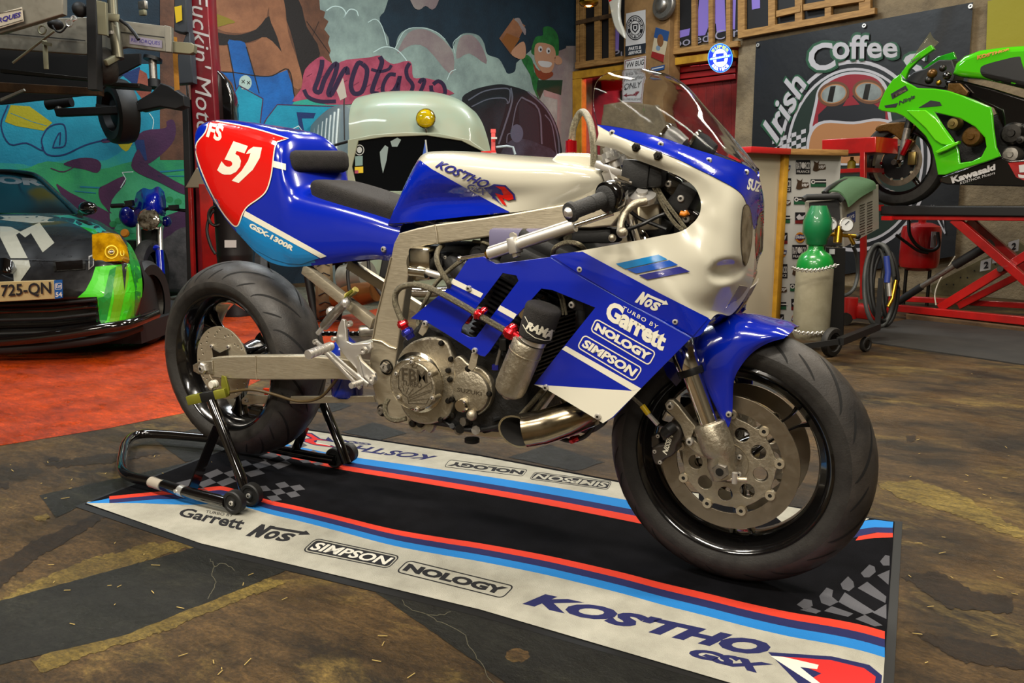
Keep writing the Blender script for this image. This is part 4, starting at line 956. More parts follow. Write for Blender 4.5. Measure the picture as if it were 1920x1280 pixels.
# carburettor / plenum silver housing behind the frame corner
m=MB(SILV); pslab(m,[(768,470),(800,464),(806,482),(806,524),(778,528),(766,520)],(V((0,-.13,0)),V((0,1,0))),.05,ALUP,.006); m.cyl(UY(790,492,-.14),UY(790,492,.1),.038,m=ALUP,n=30); m.box(UY(795,488,-.14),(.07,.05,.07),ALUP,bev=.012); m.tube(TP([(785,505,-.165),(808,512,-.165),(830,518,-.165)]),.009,SILV,12)
m.tube(TP([(770,508,-.166),(800,512,-.166)]),.013,ALUP,14); m.build('throttle_body',bike)
m=MB(BLKP)
m.box(UY(865,472,0.02),(.20,.18,.05),BLKP,bev=.015); m.box(UY(1000,455,-.04),(.20,.2,.06),BLKP,bev=.015); m.box(UY(1120,440,-.10),(.10,.08,.035),BLKP,bev=.01); m.build('air_box',bike)
for x in (850,930,1010): m=MB(BLKP); m.cyl(UY(x,490,-.10),UY(x+25,520,-.12),.028,m=BLKP,n=20); m.build('inlet_stub',bike)
m=MB(mat('purple_tray','#6a6680',.5)); m.box(UY(975,448,-.15),(.16,.03,.05),mat('purple_tray'),bev=.01); m.build('coil_tray',bike)
def hose(name,l,r,mm=BRAID,label=None,k=6):
    m=MB(mm); m.tube(TP(l),r,mm,14,smooth=k); return m.build(name,bike,label)
big=hose('breather_hose',[(756,606,-.245),(748,588,-.25),(741,566,-.255),(743,548,-.258),(755,537,-.26),(779,534,-.262),(815,544,-.264),(869,573,-.266),(900,592,-.266),(948,620,-.266),(962,628,-.264)],.0075)
hose('braided_hose',[(830,460,-.1),(821,470,-.2),(819,488,-.24),(828,510,-.245),(840,528,-.245),(845,545,-.22)],.0065); hose('braided_hose',[(872,484,-.17),(845,504,-.18),(818,530,-.18),(800,560,-.18),(786,590,-.17),(784,625,-.17)],.0055)
hose('braided_hose',[(1035,486,-.2),(1040,466,-.24),(1060,455,-.245),(1085,458,-.24),(1098,470,-.2)],.0055); hose('braided_hose',[(888,452,-.1),(912,456,-.15),(935,470,-.16),(960,486,-.15)],.004)
hose('braided_hose',[(1072,268,.02),(1075,240,.02),(1086,214,.02),(1097,212,.0),(1108,235,-.04),(1113,275,-.07),(1113,320,-.09),(1108,360,-.1),(1104,400,-.12),(1090,430,-.12),(1060,450,-.12)],.0085)
hose('drain_hose',[(728,748,-.21),(722,762,-.225),(726,780,-.23),(742,788,-.23),(762,784,-.22)],.0065)
hose('braided_hose',[(1020,728,-.2),(1000,752,-.2),(975,778,-.19),(940,798,-.18)],.006); hose('braided_hose',[(1030,734,-.2),(1010,760,-.2),(985,788,-.19),(950,802,-.18)],.006)
hose('drain_hose',[(1118,778,-.15),(1112,800,-.15),(1096,818,-.15),(1070,826,-.15),(1046,820,-.15)],.0055,BLK)
def fitting(name,a,b,r,mt_): 
    m=MB(mt_); a,b=V(a),V(b); L_=(b-a).length; m.lathe([(r*.6,-.003),(r*.95,0),(r,L_*.15)],a,b-a,mt_,14); m.lathe([(r*1.15,L_*.15),(r*1.2,L_*.2),(r*1.2,L_*.55),(r*1.1,L_*.6)],a,b-a,mt_,6); m.lathe([(r*1.0,L_*.6),(r*.9,L_),(0,L_)],a,b-a,mt_,14); return m.build(name,bike)
fitting('hose_fitting',UY(752,601,-.245),UY(761,618,-.242),.0115,REDAN); fitting('hose_fitting',UY(760,616,-.242),UY(771,634,-.236),.0125,BLUAN)
fitting('hose_fitting',UY(948,619,-.266),UY(974,634,-.262),.013,REDAN); fitting('hose_fitting',UY(958,610,-.262),UY(966,622,-.262),.010,REDAN)
fitting('hose_clip',UY(893,587,-.266),UY(903,593,-.266),.0115,REDAN); fitting('hose_clip',UY(905,580,-.26),UY(911,586,-.26),.009,REDAN)
fitting('hose_fitting',UY(1070,272,.02),UY(1072,262,.02),.010,REDAN); fitting('hose_fitting',UY(874,603,-.19),UY(882,592,-.19),.009,REDAN)
fitting('hose_fitting',UY(1070,826,-.15),UY(1086,820,-.15),.008,REDAN)
m=MB(REDAN); m.cyl(UY(1071,286,.0),UY(1071,264,.0),.014,m=REDAN,n=16); m.cyl(UY(1071,286,.0)-V((0,0,.02)),UY(1071,286,.0),.009,m=SILV,n=12); m.build('tank_breather',bike)
# catch tank
a=UY(953,736,-.262); b=UY(993,640,-.262); d=(b-a).normalized(); L_=(b-a).length
m=MB(ALU2); m.lathe([(0,-.014),(.010,-.013),(.014,-.006),(.026,-.002),(.034,.006),(.037,.02),(.037,L_*.78),(.0385,L_*.785),(.0385,L_*.80),(.037,L_*.805),(.037,L_-.006),(.034,L_),(0,L_)],a,d,ALU2,40); m.tube(TP([(966,636,-.264),(978,641,-.264)]),.014,SILV,14); ct=m.build('catch_tank',bike)
fa=b+d*.004; m=MB(SILV); m.lathe([(.030,-.004),(.030,.010),(.036,.012),(.036,.020)],fa+V((.008,0,0)),d,SILV,30); m.build('filter_clamp',ct)
u=(UY(1022,590,-.262)-fa).normalized()*1.0; f0=fa+V((.010,0,.004)); f1=f0+(UY(1020,584,-.262)-UY(1000,648,-.262)).normalized()*.078
m=MB(FOAM); m.lathe([(.030,0),(.036,.003),(.0375,.008),(.041,.070),(.039,.076),(.034,.079),(0,.080)],f0,f1-f0,FOAM,40); flt=m.build('air_filter',bike,sharp=60)
D=Decal(onto([flt],.0015),4); 
D.line([(984,593),(991,606),(1006,616),(1024,621),(1045,620)],1.4,CREAM); D.line([(980,608),(988,622),(1003,633),(1021,638),(1040,637)],1.4,CREAM)
D.text('RAMA',[(985,616),(1034,639),(1042,620),(991,603)],CREAM,.05,.1); D.build('filter_band',flt)
m=MB(BLKG); m.cyl(UY(1008,560,-.2),UY(1012,548,-.2),.022,m=BLKG,n=8); m.cyl(UY(1008,562,-.2),UY(1010,556,-.2),.026,m=BLK,n=24); m.build('filler_cap',bike)
m=MB(CHROME); m.lathe([(0,.006),(.012,.006),(.0145,.003),(.0145,-.008)],UY(984,588,-.23),YD,CHROME,24); m.build('steel_plug',bike)
m=MB(BLUAN); m.tube(TP([(940,650,-.235),(934,672,-.235),(930,690,-.235)]),.0045,STEEL,10); m.lathe([(.0085,-.006),(.0085,.006)],UY(929,688,-.235),(0,0,1),BLUAN,6); m.box(UY(945,645,-.235),(.02,.016,.03),BLK,bev=.004); m.build('oil_feed_pipe',bike)
# exhaust stub
m=MB(HEATED); p0=UY(968,808,-.235); path=TP([(985,806,-.228),(1020,800,-.215),(1060,787,-.2),(1100,772,-.16),(1140,752,-.08)])
d0=(path[0]-path[1]).normalized(); x=d0.cross(V((0,1,0))).normalized(); y=d0.cross(x); n=32
cutn=V((-.35,-1,-.15)).normalized(); ring=[]
for r_ in (.040,.0355):
    for k in range(n):
        q=path[0]+(x*math.cos(2*PI*k/n)+y*math.sin(2*PI*k/n))*r_; t=(p0-q).dot(cutn)/d0.dot(cutn); ring.append(q+d0*max(-.02,min(.085,t)))
m.tube(path,[.040,.040,.039,.038,.036],HEATED,n,smooth=0,caps=False)
# stitch slash-cut lip
k0=[path[0]+(x*math.cos(2*PI*k/n)+y*math.sin(2*PI*k/n))*.040 for k in range(n)]; ki=[path[0]-d0*.03+(x*math.cos(2*PI*k/n)+y*math.sin(2*PI*k/n))*.0355 for k in range(n)]
m.add(k0+ring[:n],[(k,(k+1)%n,n+(k+1)%n,n+k) for k in range(n)],HEATED); m.add(ring,[(k,(k+1)%n,n+(k+1)%n,n+k) for k in range(n)],HEATED)
SOOT=mat('soot','#0c0a08',.9); m.add(ring[n:]+ki,[(k,(k+1)%n,n+(k+1)%n,n+k) for k in range(n)]+[tuple(range(n,2*n))],SOOT); m.build('exhaust_pipe',bike,sharp=50)
m=MB(DSTEEL); m.lathe([(.02,-.03),(.05,-.03),(.058,-.01),(.058,.015),(.04,.03),(0,.03)],UY(1100,765,-.11),YD,DSTEEL,32); m.cyl(UY(1060,745,-.12),UY(1085,775,-.12),.02,m=HEATED); m.build('turbo_housing',bike)
m=MB(STEEL); m.bar(UY(1116,775,-.17),UY(1121,795,-.17),.006,.012,STEEL); bolt(m,UY(1119,776,-.175),YD,.008,.006,SILV,BLK); m.build('exhaust_bracket',bike)
m=MB(BLKP); m.box(UY(1085,560,-.21),(.03,.012,.05),BLKP,bev=.004); bolt(m,UY(1073,571,-.217),YD,.008,.006,SILV,BLK); m.tube(TP([(1046,548,-.2),(1052,562,-.2),(1056,590,-.2)]),.003,BRAID,8); m.tube(TP([(1051,548,-.2),(1057,562,-.2),(1062,590,-.2)]),.003,BRAID,8); m.build('cam_sensor',bike)
q=UY(1110,640,-.1); m=MB(BLK); m.box((q.x,0,q.z),(.03,.34,.22),BLK,bev=.01); m.build('oil_cooler',bike)
for x,y in ((832,492),(868,500),(905,478)):
    m=MB(BLKP); p=UY(x,y,-.10); m.lathe([(0,.03),(.016,.03),(.018,.022),(.026,.02),(.028,.0),(.028,-.05)],p,YD,BLKP,20); bolt(m,p+V((.02,-.02,.015)),YD,.005,.004,SILV,BLK); m.build('carburettor_cap',bike)
m=MB(SILV); p=UY(1152,318,-.108); m.lathe([(.030,-.03),(.031,0),(.026,.004),(.024,.014),(.034,.015),(.034,.024),(.020,.026),(.018,.040),(.012,.041),(.012,.052),(0,.053)],p,(-.35,0,.94),SILV,8); m.box(p,(.075,.06,.016),SILV,Matrix.Rotation(.35,3,'Y'),.003); m.build('fork_cap',bike)
# ---------------------------------------------------------------- steering damper, controls
m=MB(SILV); a=UY(918,476,-.235); b=UY(1078,423,-.235); m.cyl(a,b,.0135,m=SILV,n=28); m.tube([a+V((0,-.003,.012)),b+V((0,-.003,.012))],.005,SILV,10); 
dm=m.build('steering_damper',bike)
m=MB(CHROME); m.cyl(UY(862,485,-.235),a,.0045,m=CHROME,n=12); m.sphere(UY(862,485,-.235),.007,CHROME); m.build('damper_rod',dm); m=MB(CHROME); m.cyl(b,UY(1150,399,-.2),.0055,m=CHROME,n=12); m.build('damper_rod',dm)
m=MB(SILV); m.bar(UY(958,462,-.24),UY(972,458,-.24),.034,.036,SILV,bev=.003); m.bar(UY(966,470,-.24),UY(970,482,-.24),.022,.012,SILV,bev=.002); m.lathe([(0,.005),(.007,.005),(.007,0)],UY(962,441,-.24),YD,SILV,12); m.bar(UY(962,438,-.238),UY(965,452,-.238),.012,.014,SILV,bev=.003); m.build('damper_clamp',dm)
m=MB(YEL); m.cyl(UY(912,472,-.238),UY(916,482,-.238),.006,m=GOLD,n=10); m.build('damper_fitting',dm)
gA=UY(1066,399,-.365); gB=UY(1162,362,-.235); gd=(gB-gA).normalized(); GL=(gB-gA).length
m=MB(GRIP); m.lathe([(0,0),(.014,0),(.0195,.002),(.0205,.006),(.0205,.010),(.0165,.014)],gA,gd,GRIP,30); m.lathe([(.0165,.014),(.0165,GL*.42),(.0175,GL*.425),(.0165,GL*.43),(.0168,GL*.66),(.024,GL*.68),(.027,GL*.70),(.027,GL*.72),(.022,GL*.74)],gA,gd,GRIP,30); m.build('handlebar_grip',bike)
m=MB(SILV); m.lathe([(0,-.008),(.006,-.0075),(.0105,-.003),(.012,.001)],gA,gd,SILV,24); m.build('bar_end',bike)
m=MB(BLKG); m.lathe([(.022,GL*.72),(.033,GL*.74),(.034,GL*.86),(.030,GL*.90),(.012,GL*.92)],gA,gd,BLKG,30); m.box(gA+gd*GL*.95+V((0,0,-.004)),(.035,.05,.045),BLKG,bev=.008); m.build('twist_grip_housing',bike)
m=MB(STEEL); m.cyl(gA+gd*GL*.9,UY(1200,350,-.13),.011,m=BLK); m.build('handlebar',bike)
m=MB(ALU2); m.tube(TP([(1212,377,-.22),(1190,383,-.235),(1172,398,-.25),(1164,418,-.27),(1161,436,-.29)]),[.008,.009,.008,.007,.006],ALU2,12,smooth=4); m.sphere(UY(1167,436,-.29),.011,ALU2); m.sphere(UY(1148,446,-.28),.008,ALU2); m.build('brake_lever',bike)
m=MB(STEEL); m.bar(UY(1152,334,-.2),UY(1186,344,-.19),.012,.008,STEEL,bev=.003); m.bar(UY(1158,330,-.205),UY(1180,338,-.2),.008,.006,CHROME); m.build('throttle_cable_cover',bike)
m=MB(BLKP); m.bar(UY(1202,300,-.15),UY(1196,352,-.15),.06,.062,BLKP,bev=.006); m.box(UY(1228,325,-.15),(.05,.05,.06),BLKP,bev=.01); m.build('brake_reservoir',bike)
m=MB(SILV); m.lathe([(.0,.02),(.012,.02),(.012,.014),(.030,.012),(.032,0),(.020,-.006),(.0,-.006)],UY(1203,372,-.17),(.2,-.5,.85),SILV,28); m.box(UY(1212,378,-.15),(.05,.04,.012),SILV,bev=.003); m.build('top_yoke',bike)
m=MB(ALU); m.box(UY(1225,405,-.11),(.05,.06,.06),ALU,bev=.01); m.box(V((1.40,0,.86)),(.05,.24,.03),ALU,bev=.006); m.cyl(V((1.37,0,.80)),V((1.34,0,.93)),.03,m=ALU); m.build('steering_head',bike)
m=MB(BLK)
for l in ([(1180,395,-.19),(1200,410,-.18),(1225,420,-.17),(1250,430,-.17)],[(1178,430,-.18),(1205,420,-.18),(1235,405,-.16),(1260,398,-.15)],[(1225,350,-.16),(1240,380,-.16),(1262,415,-.17),(1280,432,-.17)],[(1232,350,-.16),(1248,378,-.16),(1272,410,-.17),(1285,428,-.17)]): m.tube(TP(l),.0042,BLK if l[0][0]<1200 else BRAID,8,smooth=4)
m.build('wiring_loom',bike)
for (x,y,Y,sz,mm) in ((1262,345,-.12,(.05,.06,.04),BLKG),(1285,372,-.12,(.05,.06,.06),BLKP),(1255,385,-.1,(.06,.06,.05),BLKP),(1292,410,-.13,(.04,.04,.04),BLKG),(1240,420,-.08,(.08,.1,.05),BLKP)):
    m=MB(mm); m.box(UY(x,y,Y),sz,mm,Matrix.Rotation(.5,3,'Y'),.008); bolt(m,UY(x,y,Y)+V((0,-sz[1]/2,0)),YD,.008,.004,SILV,BLK); m.build('wiring_box',bike)
m=MB(mat('orange_lead','#c9751c',.4)); m.tube(TP([(1276,400,-.16),(1284,402,-.16),(1290,398,-.16)]),.006); m.build('orange_lead',bike)
m=MB(BLK); m.box((1.50,0,.80),(.02,.26,.18),BLK,bev=.01); m.build('fairing_stay',bike)
# ---------------------------------------------------------------- paddock stand
st=thing('paddock_stand','black tubular paddock stand holding up the rear wheel of the racing motorcycle','motorcycle stand',(0,-.1,0))
zb=.034
def ZP(l,z): return [UZ(x,y,z) for x,y in l]
near=ZP([(425,941),(344,921),(282,902),(244,893),(229,878),(231,850),(236,832),(250,818),(275,813),(320,815),(400,822),(500,838),(590,856),(628,862)],zb+.004)
m=MB(BLKG); m.tube([near[0],near[1],near[2]]+spline(near[2:10],4)[1:]+near[10:],.0165,BLKG,18); m.build('base_tube',st)
Zt_=UY(395,742,-.19)
m=MB(BLKG); f=UZ(452,914,.05); m.tube([V((f.x+.02,f.y,.03)),V((f.x,f.y,.09)),UY(397,752,-.19)],.0155,BLKG,16); m.build('upright_tube',st)
m=MB(BLKG); m.bar(UZ(362,914,.04),UY(408,800,-.19),.006,.030,BLKG); m.build('brace',st)
m=MB(YGRN); a,b=UY(354,750,-.215),UY(426,735,-.165); m.bar(a,b,.028,.028,YGRN,bev=.002); m.bar(a.lerp(b,.36),a.lerp(b,.72),.030,.030,BLK,bev=.002); m.bar(a+(a-b).normalized()*.001,a,.020,.020,BLK); m.build('spool_arm',st)
far_=UZ(640,858,.05); m=MB(BLKG); m.tube([V((far_.x+.02,far_.y,.035)),V((far_.x,far_.y,.09)),UY(606,757,.15)],.0155,BLKG,16); m.build('upright_tube',st)
m=MB(BLKG); m.bar(UZ(552,848,.04),UY(572,800,.15),.006,.030,BLKG); m.build('brace',st)
m=MB(YGRN); m.bar(UY(606,757,.15),UY(600,757,.19)+V((-.06,.0,0)),.028,.028,YGRN,bev=.002); m.build('spool_arm',st)
def castor(p,nm='castor_wheel'):
    m=MB(BLKP); ax_=V((.15,-1,0)).normalized(); m.lathe([(.006,.014),(.012,.015),(.013,.010),(.022,.010),(.024,.013),(.031,.0135),(.034,.010),(.034,-.010),(.031,-.0135),(.024,-.013),(.013,-.01),(.006,-.014)],p,ax_,BLKP,36)
    bolt(m,p+ax_*.012,ax_,.008,.006,SILV,BLK); m.build(nm,st)
for c_ in ((440,940),(472,926),(629,857),(653,848)):
    castor(UZ(c_[0],c_[1],.0415))
m=MB(SILV); q=UZ(347,922,zb+.004); q2=UZ(338,919,zb+.004); m.tube([q,q2],.0175,SILV,16); m.lathe([(0,.02),(.006,.02),(.006,.016)],q2,(0,-1,.2),SILV,8); m.build('clamp_collar',st)
m=MB(mat('worn_label','#9a9284',.6)); m.tube([UZ(305,910,zb+.004),UZ(284,903,zb+.004)],.0169,n=16); m.build('worn_label',st)
# ================================================================ right side of the workshop
def flat(n,o=None):  # mapper on a plane shifted towards the camera
    return onplane(n)
def shift(pl,d): return (pl[0]+pl[1].normalized()*d,pl[1])
PR=PLR
WOOD=mat('pine_wood','#a57c46',.65,col2='#7d5a2e',nscale=6,aniso=(1,1,8),bump=.2,bscale=30)
WOODD=mat('dark_wood','#5c4226',.7,col2='#3c2a17',nscale=6,bump=.3,bscale=20)
WOODY=mat('yellow_wood','#b98a24',.55,col2='#946a18',nscale=7)
PLY=mat('plywood','#8d6b42',.7,col2='#6f5230',nscale=5)
REDL=mat('red_lift_paint','#b0120f',.35,coat=.5,col2='#7e0d0c',nscale=3)
# wall with a doorway
def wa(x,y): d=UP(x,y,PLR)-CN; return d.dot(E1),d.z
bpy.data.objects.remove(wr)
d0=wa(1086,250)[0]; d1=wa(1378,250)[0]; dt=wa(1200,118)[1]
m=MB(STONE); t=.25; P=[(0,0),(d0,0),(d0,dt),(d1,dt),(d1,0),(W1,0),(W1,H),(0,H)]
m.prism([RM(a,0,z) for a,z in P],E2*-t); wr=struct(m.build('wall_right',flat=True,fixn=True))
B0=-2.2
m=MB(mat('back_room_wall','#54323a',.9,col2='#33202a',nscale=2)); B0=-2.2
m.add([RM(0,B0),RM(5.6,B0),RM(5.6,B0,3.3),RM(0,B0,3.3)],[(0,1,2,3)]).add([RM(.05,-t),RM(.05,B0),RM(.05,B0,3.3),RM(.05,-t,3.3)],[(0,1,2,3)]).add([RM(5.6,-t),RM(5.6,B0),RM(5.6,B0,3.3),RM(5.6,-t,3.3)],[(0,1,2,3)]).add([RM(0,-t,3.3),RM(5.6,-t,3.3),RM(5.6,B0,3.3),RM(0,B0,3.3)],[(0,1,2,3)])
m.add([RM(0,-.2,-.001),RM(5.6,-.2,-.001),RM(5.6,B0,-.001),RM(0,B0,-.001)],[(0,1,2,3)]); struct(m.build('wall_back_room',flat=True))
rl=lamp('red_room_lamp',RM(1.0,-1.2,2.9),(.8,.5),90,(1,.08,.10)); lamp('room_lamp',RM(3.6,-1.2,3.0),(.6,.5),14,(1,.5,.4))
m=MB(WOODY); pslab(m,[(1073,134),(1375,93),(1375,107),(1073,149)],shift(PLR,.06),.10,WOODY,.006); pslab(m,[(1073,149),(1090,147),(1091,470),(1074,470)],shift(PLR,.06),.10,WOODY,.006); struct(m.build('door_1'))
m=MB(mat('red_board_door','#7a1512',.6,col2='#5a0e0d',nscale=5,bump=.3)); pl=shift(PLR,-.12)
x=1262
while x<1378: pslab(m,[(x,124),(x+15,122),(x+15,470),(x,470)],pl,.03,None,.003); x+=15.5
d2=struct(m.build('door_2'))
m=MB(mat('red_shutter','#8f1a1c',.4,coat=.4)); 
for y in (128,140,152): pslab(m,[(1262,y),(1378,y-14),(1378,y-4),(1262,y+10)],shift(PLR,-.07),.03,None,.008)
m.build('shutter_box',d2)
for nm,lab,cat,q,col,dd in (('stacked_boxes','pink lit stack of boxes inside the doorway behind the yellow frame','box',[(1092,180),(1108,170),(1130,172),(1134,482),(1094,482)],'#b0606a',-1.3),
    ('green_curtain','green curtain hanging in the doorway beside the wooden pillar','curtain',[(1160,150),(1172,140),(1182,200),(1180,300),(1164,300),(1158,230)],'#1d5a3c',-.9),
    ('red_glow_panel','bright red panel standing in for the red glow in the top of the doorway','cloth',[(1098,148),(1176,134),(1176,160),(1130,166),(1098,182)],'#d0142a',-.5),  # flat red panel added for the red glow in the doorway
    ('orange_door_post','orange post standing inside the doorway behind the windscreen','post',[(1122,175),(1136,168),(1140,300),(1124,300)],'#b0482a',-.7)):
    m=MB(mat(nm,col,.6)); pslab(m,[q],shift(PLR,dd),.12,None,.01); tag(m.build(nm),lab,cat)
# pillar of boards with signs
m=MB(PLY); PP=shift(PLR,.18); pslab(m,[(1172,-60),(1258,-60),(1252,200),(1240,480),(1168,480),(1168,200)],PP,.22,PLY,.004); o=struct(m.build('trim_1'))
m=MB(STONE); pslab(m,[(1130,196),(1160,190),(1240,186),(1250,240),(1245,470),(1120,470),(1124,240)],shift(PLR,.22),.3,STONE,.03); struct(m.build('trim_2'))
PS=shift(PP,.012)
SGW=mat('enamel_white','#b9b6b4',.4); SGB=mat('enamel_navy','#20262e',.4); SGR=mat('enamel_maroon','#6d1220',.4); INK=mat('black_ink','#15151a',.5)
def sign(name,label,q,mm,th=.006):
    m=MB(mm); pslab(m,[q],PS,th,mm,.001); return tag(m.build(name),label,'sign')
s1=sign('parts_sign','white enamel sign with round crest above the words PARTS & SERVICE','%s'%0 and [(1173.7,25.4),(1210,18),(1210,99.5),(1172.7,105.6)],SGW)
D=Decal(onplane(PS)); D.poly([(1172,87),(1211,80.5),(1210,99.5),(1172.5,105.6)],SGB); D.text('PARTS &',[(1178,95),(1202,91.5),(1202,85),(1179,88.5)],SGW,.04,.1,.001); D.text('SERVICE',[(1178,103),(1203,99),(1203,93),(1179,97)],SGW,.04,.1,.001)
D.poly([ell(1191,52,17.5,23.5),ell(1191,52,16,21.5)],INK); D.poly([ell(1191,52,14.8,20),ell(1191,52,9.5,13)],INK,.001); D.poly([[(1185,45),(1197,44),(1197,55),(1191,62),(1185,56)],[(1187,47),(1195,46),(1195,54),(1191,59),(1187,55)]],INK,.001); D.poly([(1189,49),(1193,48.6),(1193,54),(1189,54.5)],INK,.001)
def ringtext(D,txt,cx,cy,rx,ry,a0,a1,h,m,lift=.001,bold=.03,flip=False):
    n=len(txt)
    for i,ch in enumerate(txt):
        if ch==' ': continue
        a=math.radians(a0+(a1-a0)*(i+.5)/n); w=abs(math.radians(a1-a0))/n*.42
        def pt(r,b): return (cx+(rx*r)*math.sin(b),cy-(ry*r)*math.cos(b))
        i0,i1=1-h/2,1+h/2
        if flip: q=[pt(i1,a+w),pt(i1,a-w),pt(i0,a-w),pt(i0,a+w)]
        else: q=[pt(i0,a-w),pt(i0,a+w),pt(i1,a+w),pt(i1,a-w)]
        D.text(ch,q,m,bold,0,lift)
ringtext(D,'WOLFSBURG',1191,52,12.2,16.5,-100,100,.28,SGW,.002); ringtext(D,'EDITION',1191,52,12.2,16.5,235,125,.28,SGW,.002,flip=True)
D.build('sign_print',s1)
s2=sign('parking_sign','white tin sign reading VW BUG PARKING ONLY with a two-way arrow',[(1171,112.7),(1211,104.6),(1207,189),(1167.7,193)],SGW)
D=Decal(onplane(PS)); q_=[(1168.5,191),(1206,187.5),(1210,106),(1172,114)]; D.poly([q_,inset(q_,1)],SGR,.001)
D.text('VW BUG',[(1174,128),(1207,121),(1208,111),(1175,118)],INK,.015,0,.001);D.text('PARKING',[(1172,143),(1206,138),(1206.5,127),(1173,132)],INK,.015,0,.001);D.text('ONLY',[(1172,164),(1203,160),(1205,143),(1173,149)],INK,.02,0,.001)
D.poly([(1170.5,176),(1178,170),(1178,173.5),(1194,171),(1194,167.5),(1202,168.5),(1195,176),(1195,173.5),(1178,176),(1178,179)],SGR,.001); D.text('ALL OTHERS WILL BE TOWED',[(1170,186),(1205,182.5),(1205,178),(1171,181.5)],INK,.0,0,.001); D.build('sign_print',s2)
s3=sign('beer_sign','small blue, white and red pictorial tin sign hung crooked on the pillar',[(1229.6,50.8),(1255,59),(1243.8,116.8),(1220.5,106.6)],mat('tin_cream','#a89a80',.5))
D=Decal(onplane(PS)); D.poly([(1229.6,51),(1255,59),(1251.5,78),(1225.7,70)],mat('tin_blue','#1f3f6e',.5)); D.poly([(1222.5,96),(1246,103),(1243.8,116.8),(1220.5,106.6)],mat('tin_red','#7c1a18',.5)); D.poly(ell(1238,76,6,12),mat('tin_brown','#6b4526',.5),.001); D.poly(ell(1234,90,4,5),mat('tin_grey','#66788a',.5),.001); D.build('sign_print',s3)
s4=sign('enamel_strip_sign','narrow blue and white enamel strip at the foot of the pillar signs',[(1220.5,127),(1246,121),(1245,130),(1221,136)],mat('tin_blue')); D=Decal(onplane(PS)); D.poly([(1222,129),(1244,124),(1244,126),(1222,131)],SGW); D.build('sign_print',s4)
# hub cap, wing, brass lamp on the pillar
p=UP(1246,10,shift(PP,.03)); m=MB(STEEL); m.lathe([(0,.10),(.05,.10),(.08,.08),(.09,.05),(.15,.045),(.165,.03),(.172,0),(.165,-.01)],p,E2,STEEL,40); tag(m.build('hub_cap'),'round steel hub cap hung at the top of the wooden pillar','hub cap')
m=MB(mat('white_wing','#b8b4a6',.3,coat=.6)); pslab(m,[sp2([(1136,-20),(1142,12),(1147,36),(1153,54),(1163,66),(1171,72),(1168,56),(1162,40),(1160,20),(1160,-20)],3)],shift(PLR,.5),.05,None,.02); w_=tag(m.build('motorcycle_wing'),'white pointed motorcycle wing with a yellow and red top hanging beside the crest sign','mudguard')
D=Decal(onto([w_])); D.poly([(1138,-10),(1141,10),(1146,18),(1152,8),(1152,-10)],YEL); D.poly([(1139,-10),(1142,4),(1148,0),(1149,-10)],RED,.001); D.build('painted_tip',w_)
m=MB(GOLD); p=UP(1104,-4,shift(PLR,.7)); m.lathe([(.02,.12),(.06,.08),(.11,0),(.13,-.06),(.10,-.09),(.06,-.10)],p,(0,0,1),GOLD,8); l_=tag(m.build('brass_lamp'),'brass lamp hanging from the mezzanine above the doorway','lamp'); m=MB(mat('lit_bulb','#ffdf9a',.5,emit=3)); m.sphere(p-V((0,0,.06)),.05,m=None,n=14); m.build('bulb',l_)
# neon roundel
PN=shift(PLR,.32); p=UP(1350.5,108.7,PN); r=.137; fr=(p,E1,V((0,0,1)),E2)
m=MB(BLKP); m.lathe([(0,-.04),(r*1.03,-.04),(r*1.03,.0),(r,.004)],p,E2,BLKP,48); ns=tag(m.build('neon_sign'),'round lit blue and white sign reading SUPER CHEVROLET SERVICE','illuminated sign')
NB=mat('lit_blue','#1b2fd8',.4,emit=1.1); NW=mat('lit_white','#e6f2ff',.4,emit=1.2); NY=mat('lit_green_yellow','#a8d84a',.4,emit=.9); NC=mat('lit_cyan','#4aa0ff',.4,emit=1)
D=Decal(onplane(shift(PN,.006))); K=(1350.5,108.7)
D.poly(ell(*K,23.5,27.5),NC); D.poly(ell(*K,22.3,26.3),NB,.001); D.poly(ell(*K,14,17),NW,.002)
ringtext(D,'SUPER',*K,18,21.5,-60,60,.3,NY,.003,.05); ringtext(D,'SERVICE',*K,18,21.5,235,125,.3,NW,.003,.05,True)
D.poly([(1329,109),(1342,106),(1342,101),(1357,99),(1357,104),(1372,101),(1370,107),(1358,110),(1358,115),(1343,117),(1343,112),(1330,114)],NB,.003); D.poly([(1330,110),(1371,102),(1369,106.5),(1331,113)],NC,.004); D.text('CHEVROLET',[(1332,112.5),(1368,106),(1368,102.5),(1332,109)],NW,.03,0,.005); D.build('lit_face',ns)
# mezzanine with balustrade
m=MB(WOOD); PB=shift(PLR,.10)
mz=thing('mezzanine_balustrade','pine balustrade of the mezzanine above the doorway and the banner','balustrade',UP(1200,100,PB))
for l in ([(1078,117),(1172,104),(1172,115),(1078,129)],[(1255,92),(1383,76),(1383,87),(1255,103)],[(1383,58),(1640,14),(1640,26),(1383,72)]): m=MB(WOOD); pslab(m,l,PB,.06,WOOD,.004); m.build('bottom_rail',mz)
for a,b in ((1080,1085),(1087,1094),(1114,1124),(1141,1149),(1262,1270),(1296,1304),(1328,1336),(1361,1369),(1383,1396),(1440,1453),(1490,1504),(1546,1558),(1610,1632)):
    yb=122-(a-1072)*.128 if a<1383 else 64-(a-1383)*.172
    m=MB(WOOD); pslab(m,[(a,-40),(b,-40),(b,yb),(a,yb+1)],shift(PB,-.01),.05,WOOD,.003); m.build('baluster',mz)
m=MB(WOODD); pslab(m,[(1079,39),(1160,22),(1160,30),(1079,47)],PB,.05,WOODD,.003); m.build('cross_rail',mz)
m=MB(WOOD)
for l in ([(1455,20),(1500,10),(1500,22),(1455,32)],[(1506,8),(1620,-12),(1620,2),(1506,20)]): pslab(m,l,PB,.05,WOOD,.003)
m.build('cross_rail',mz)
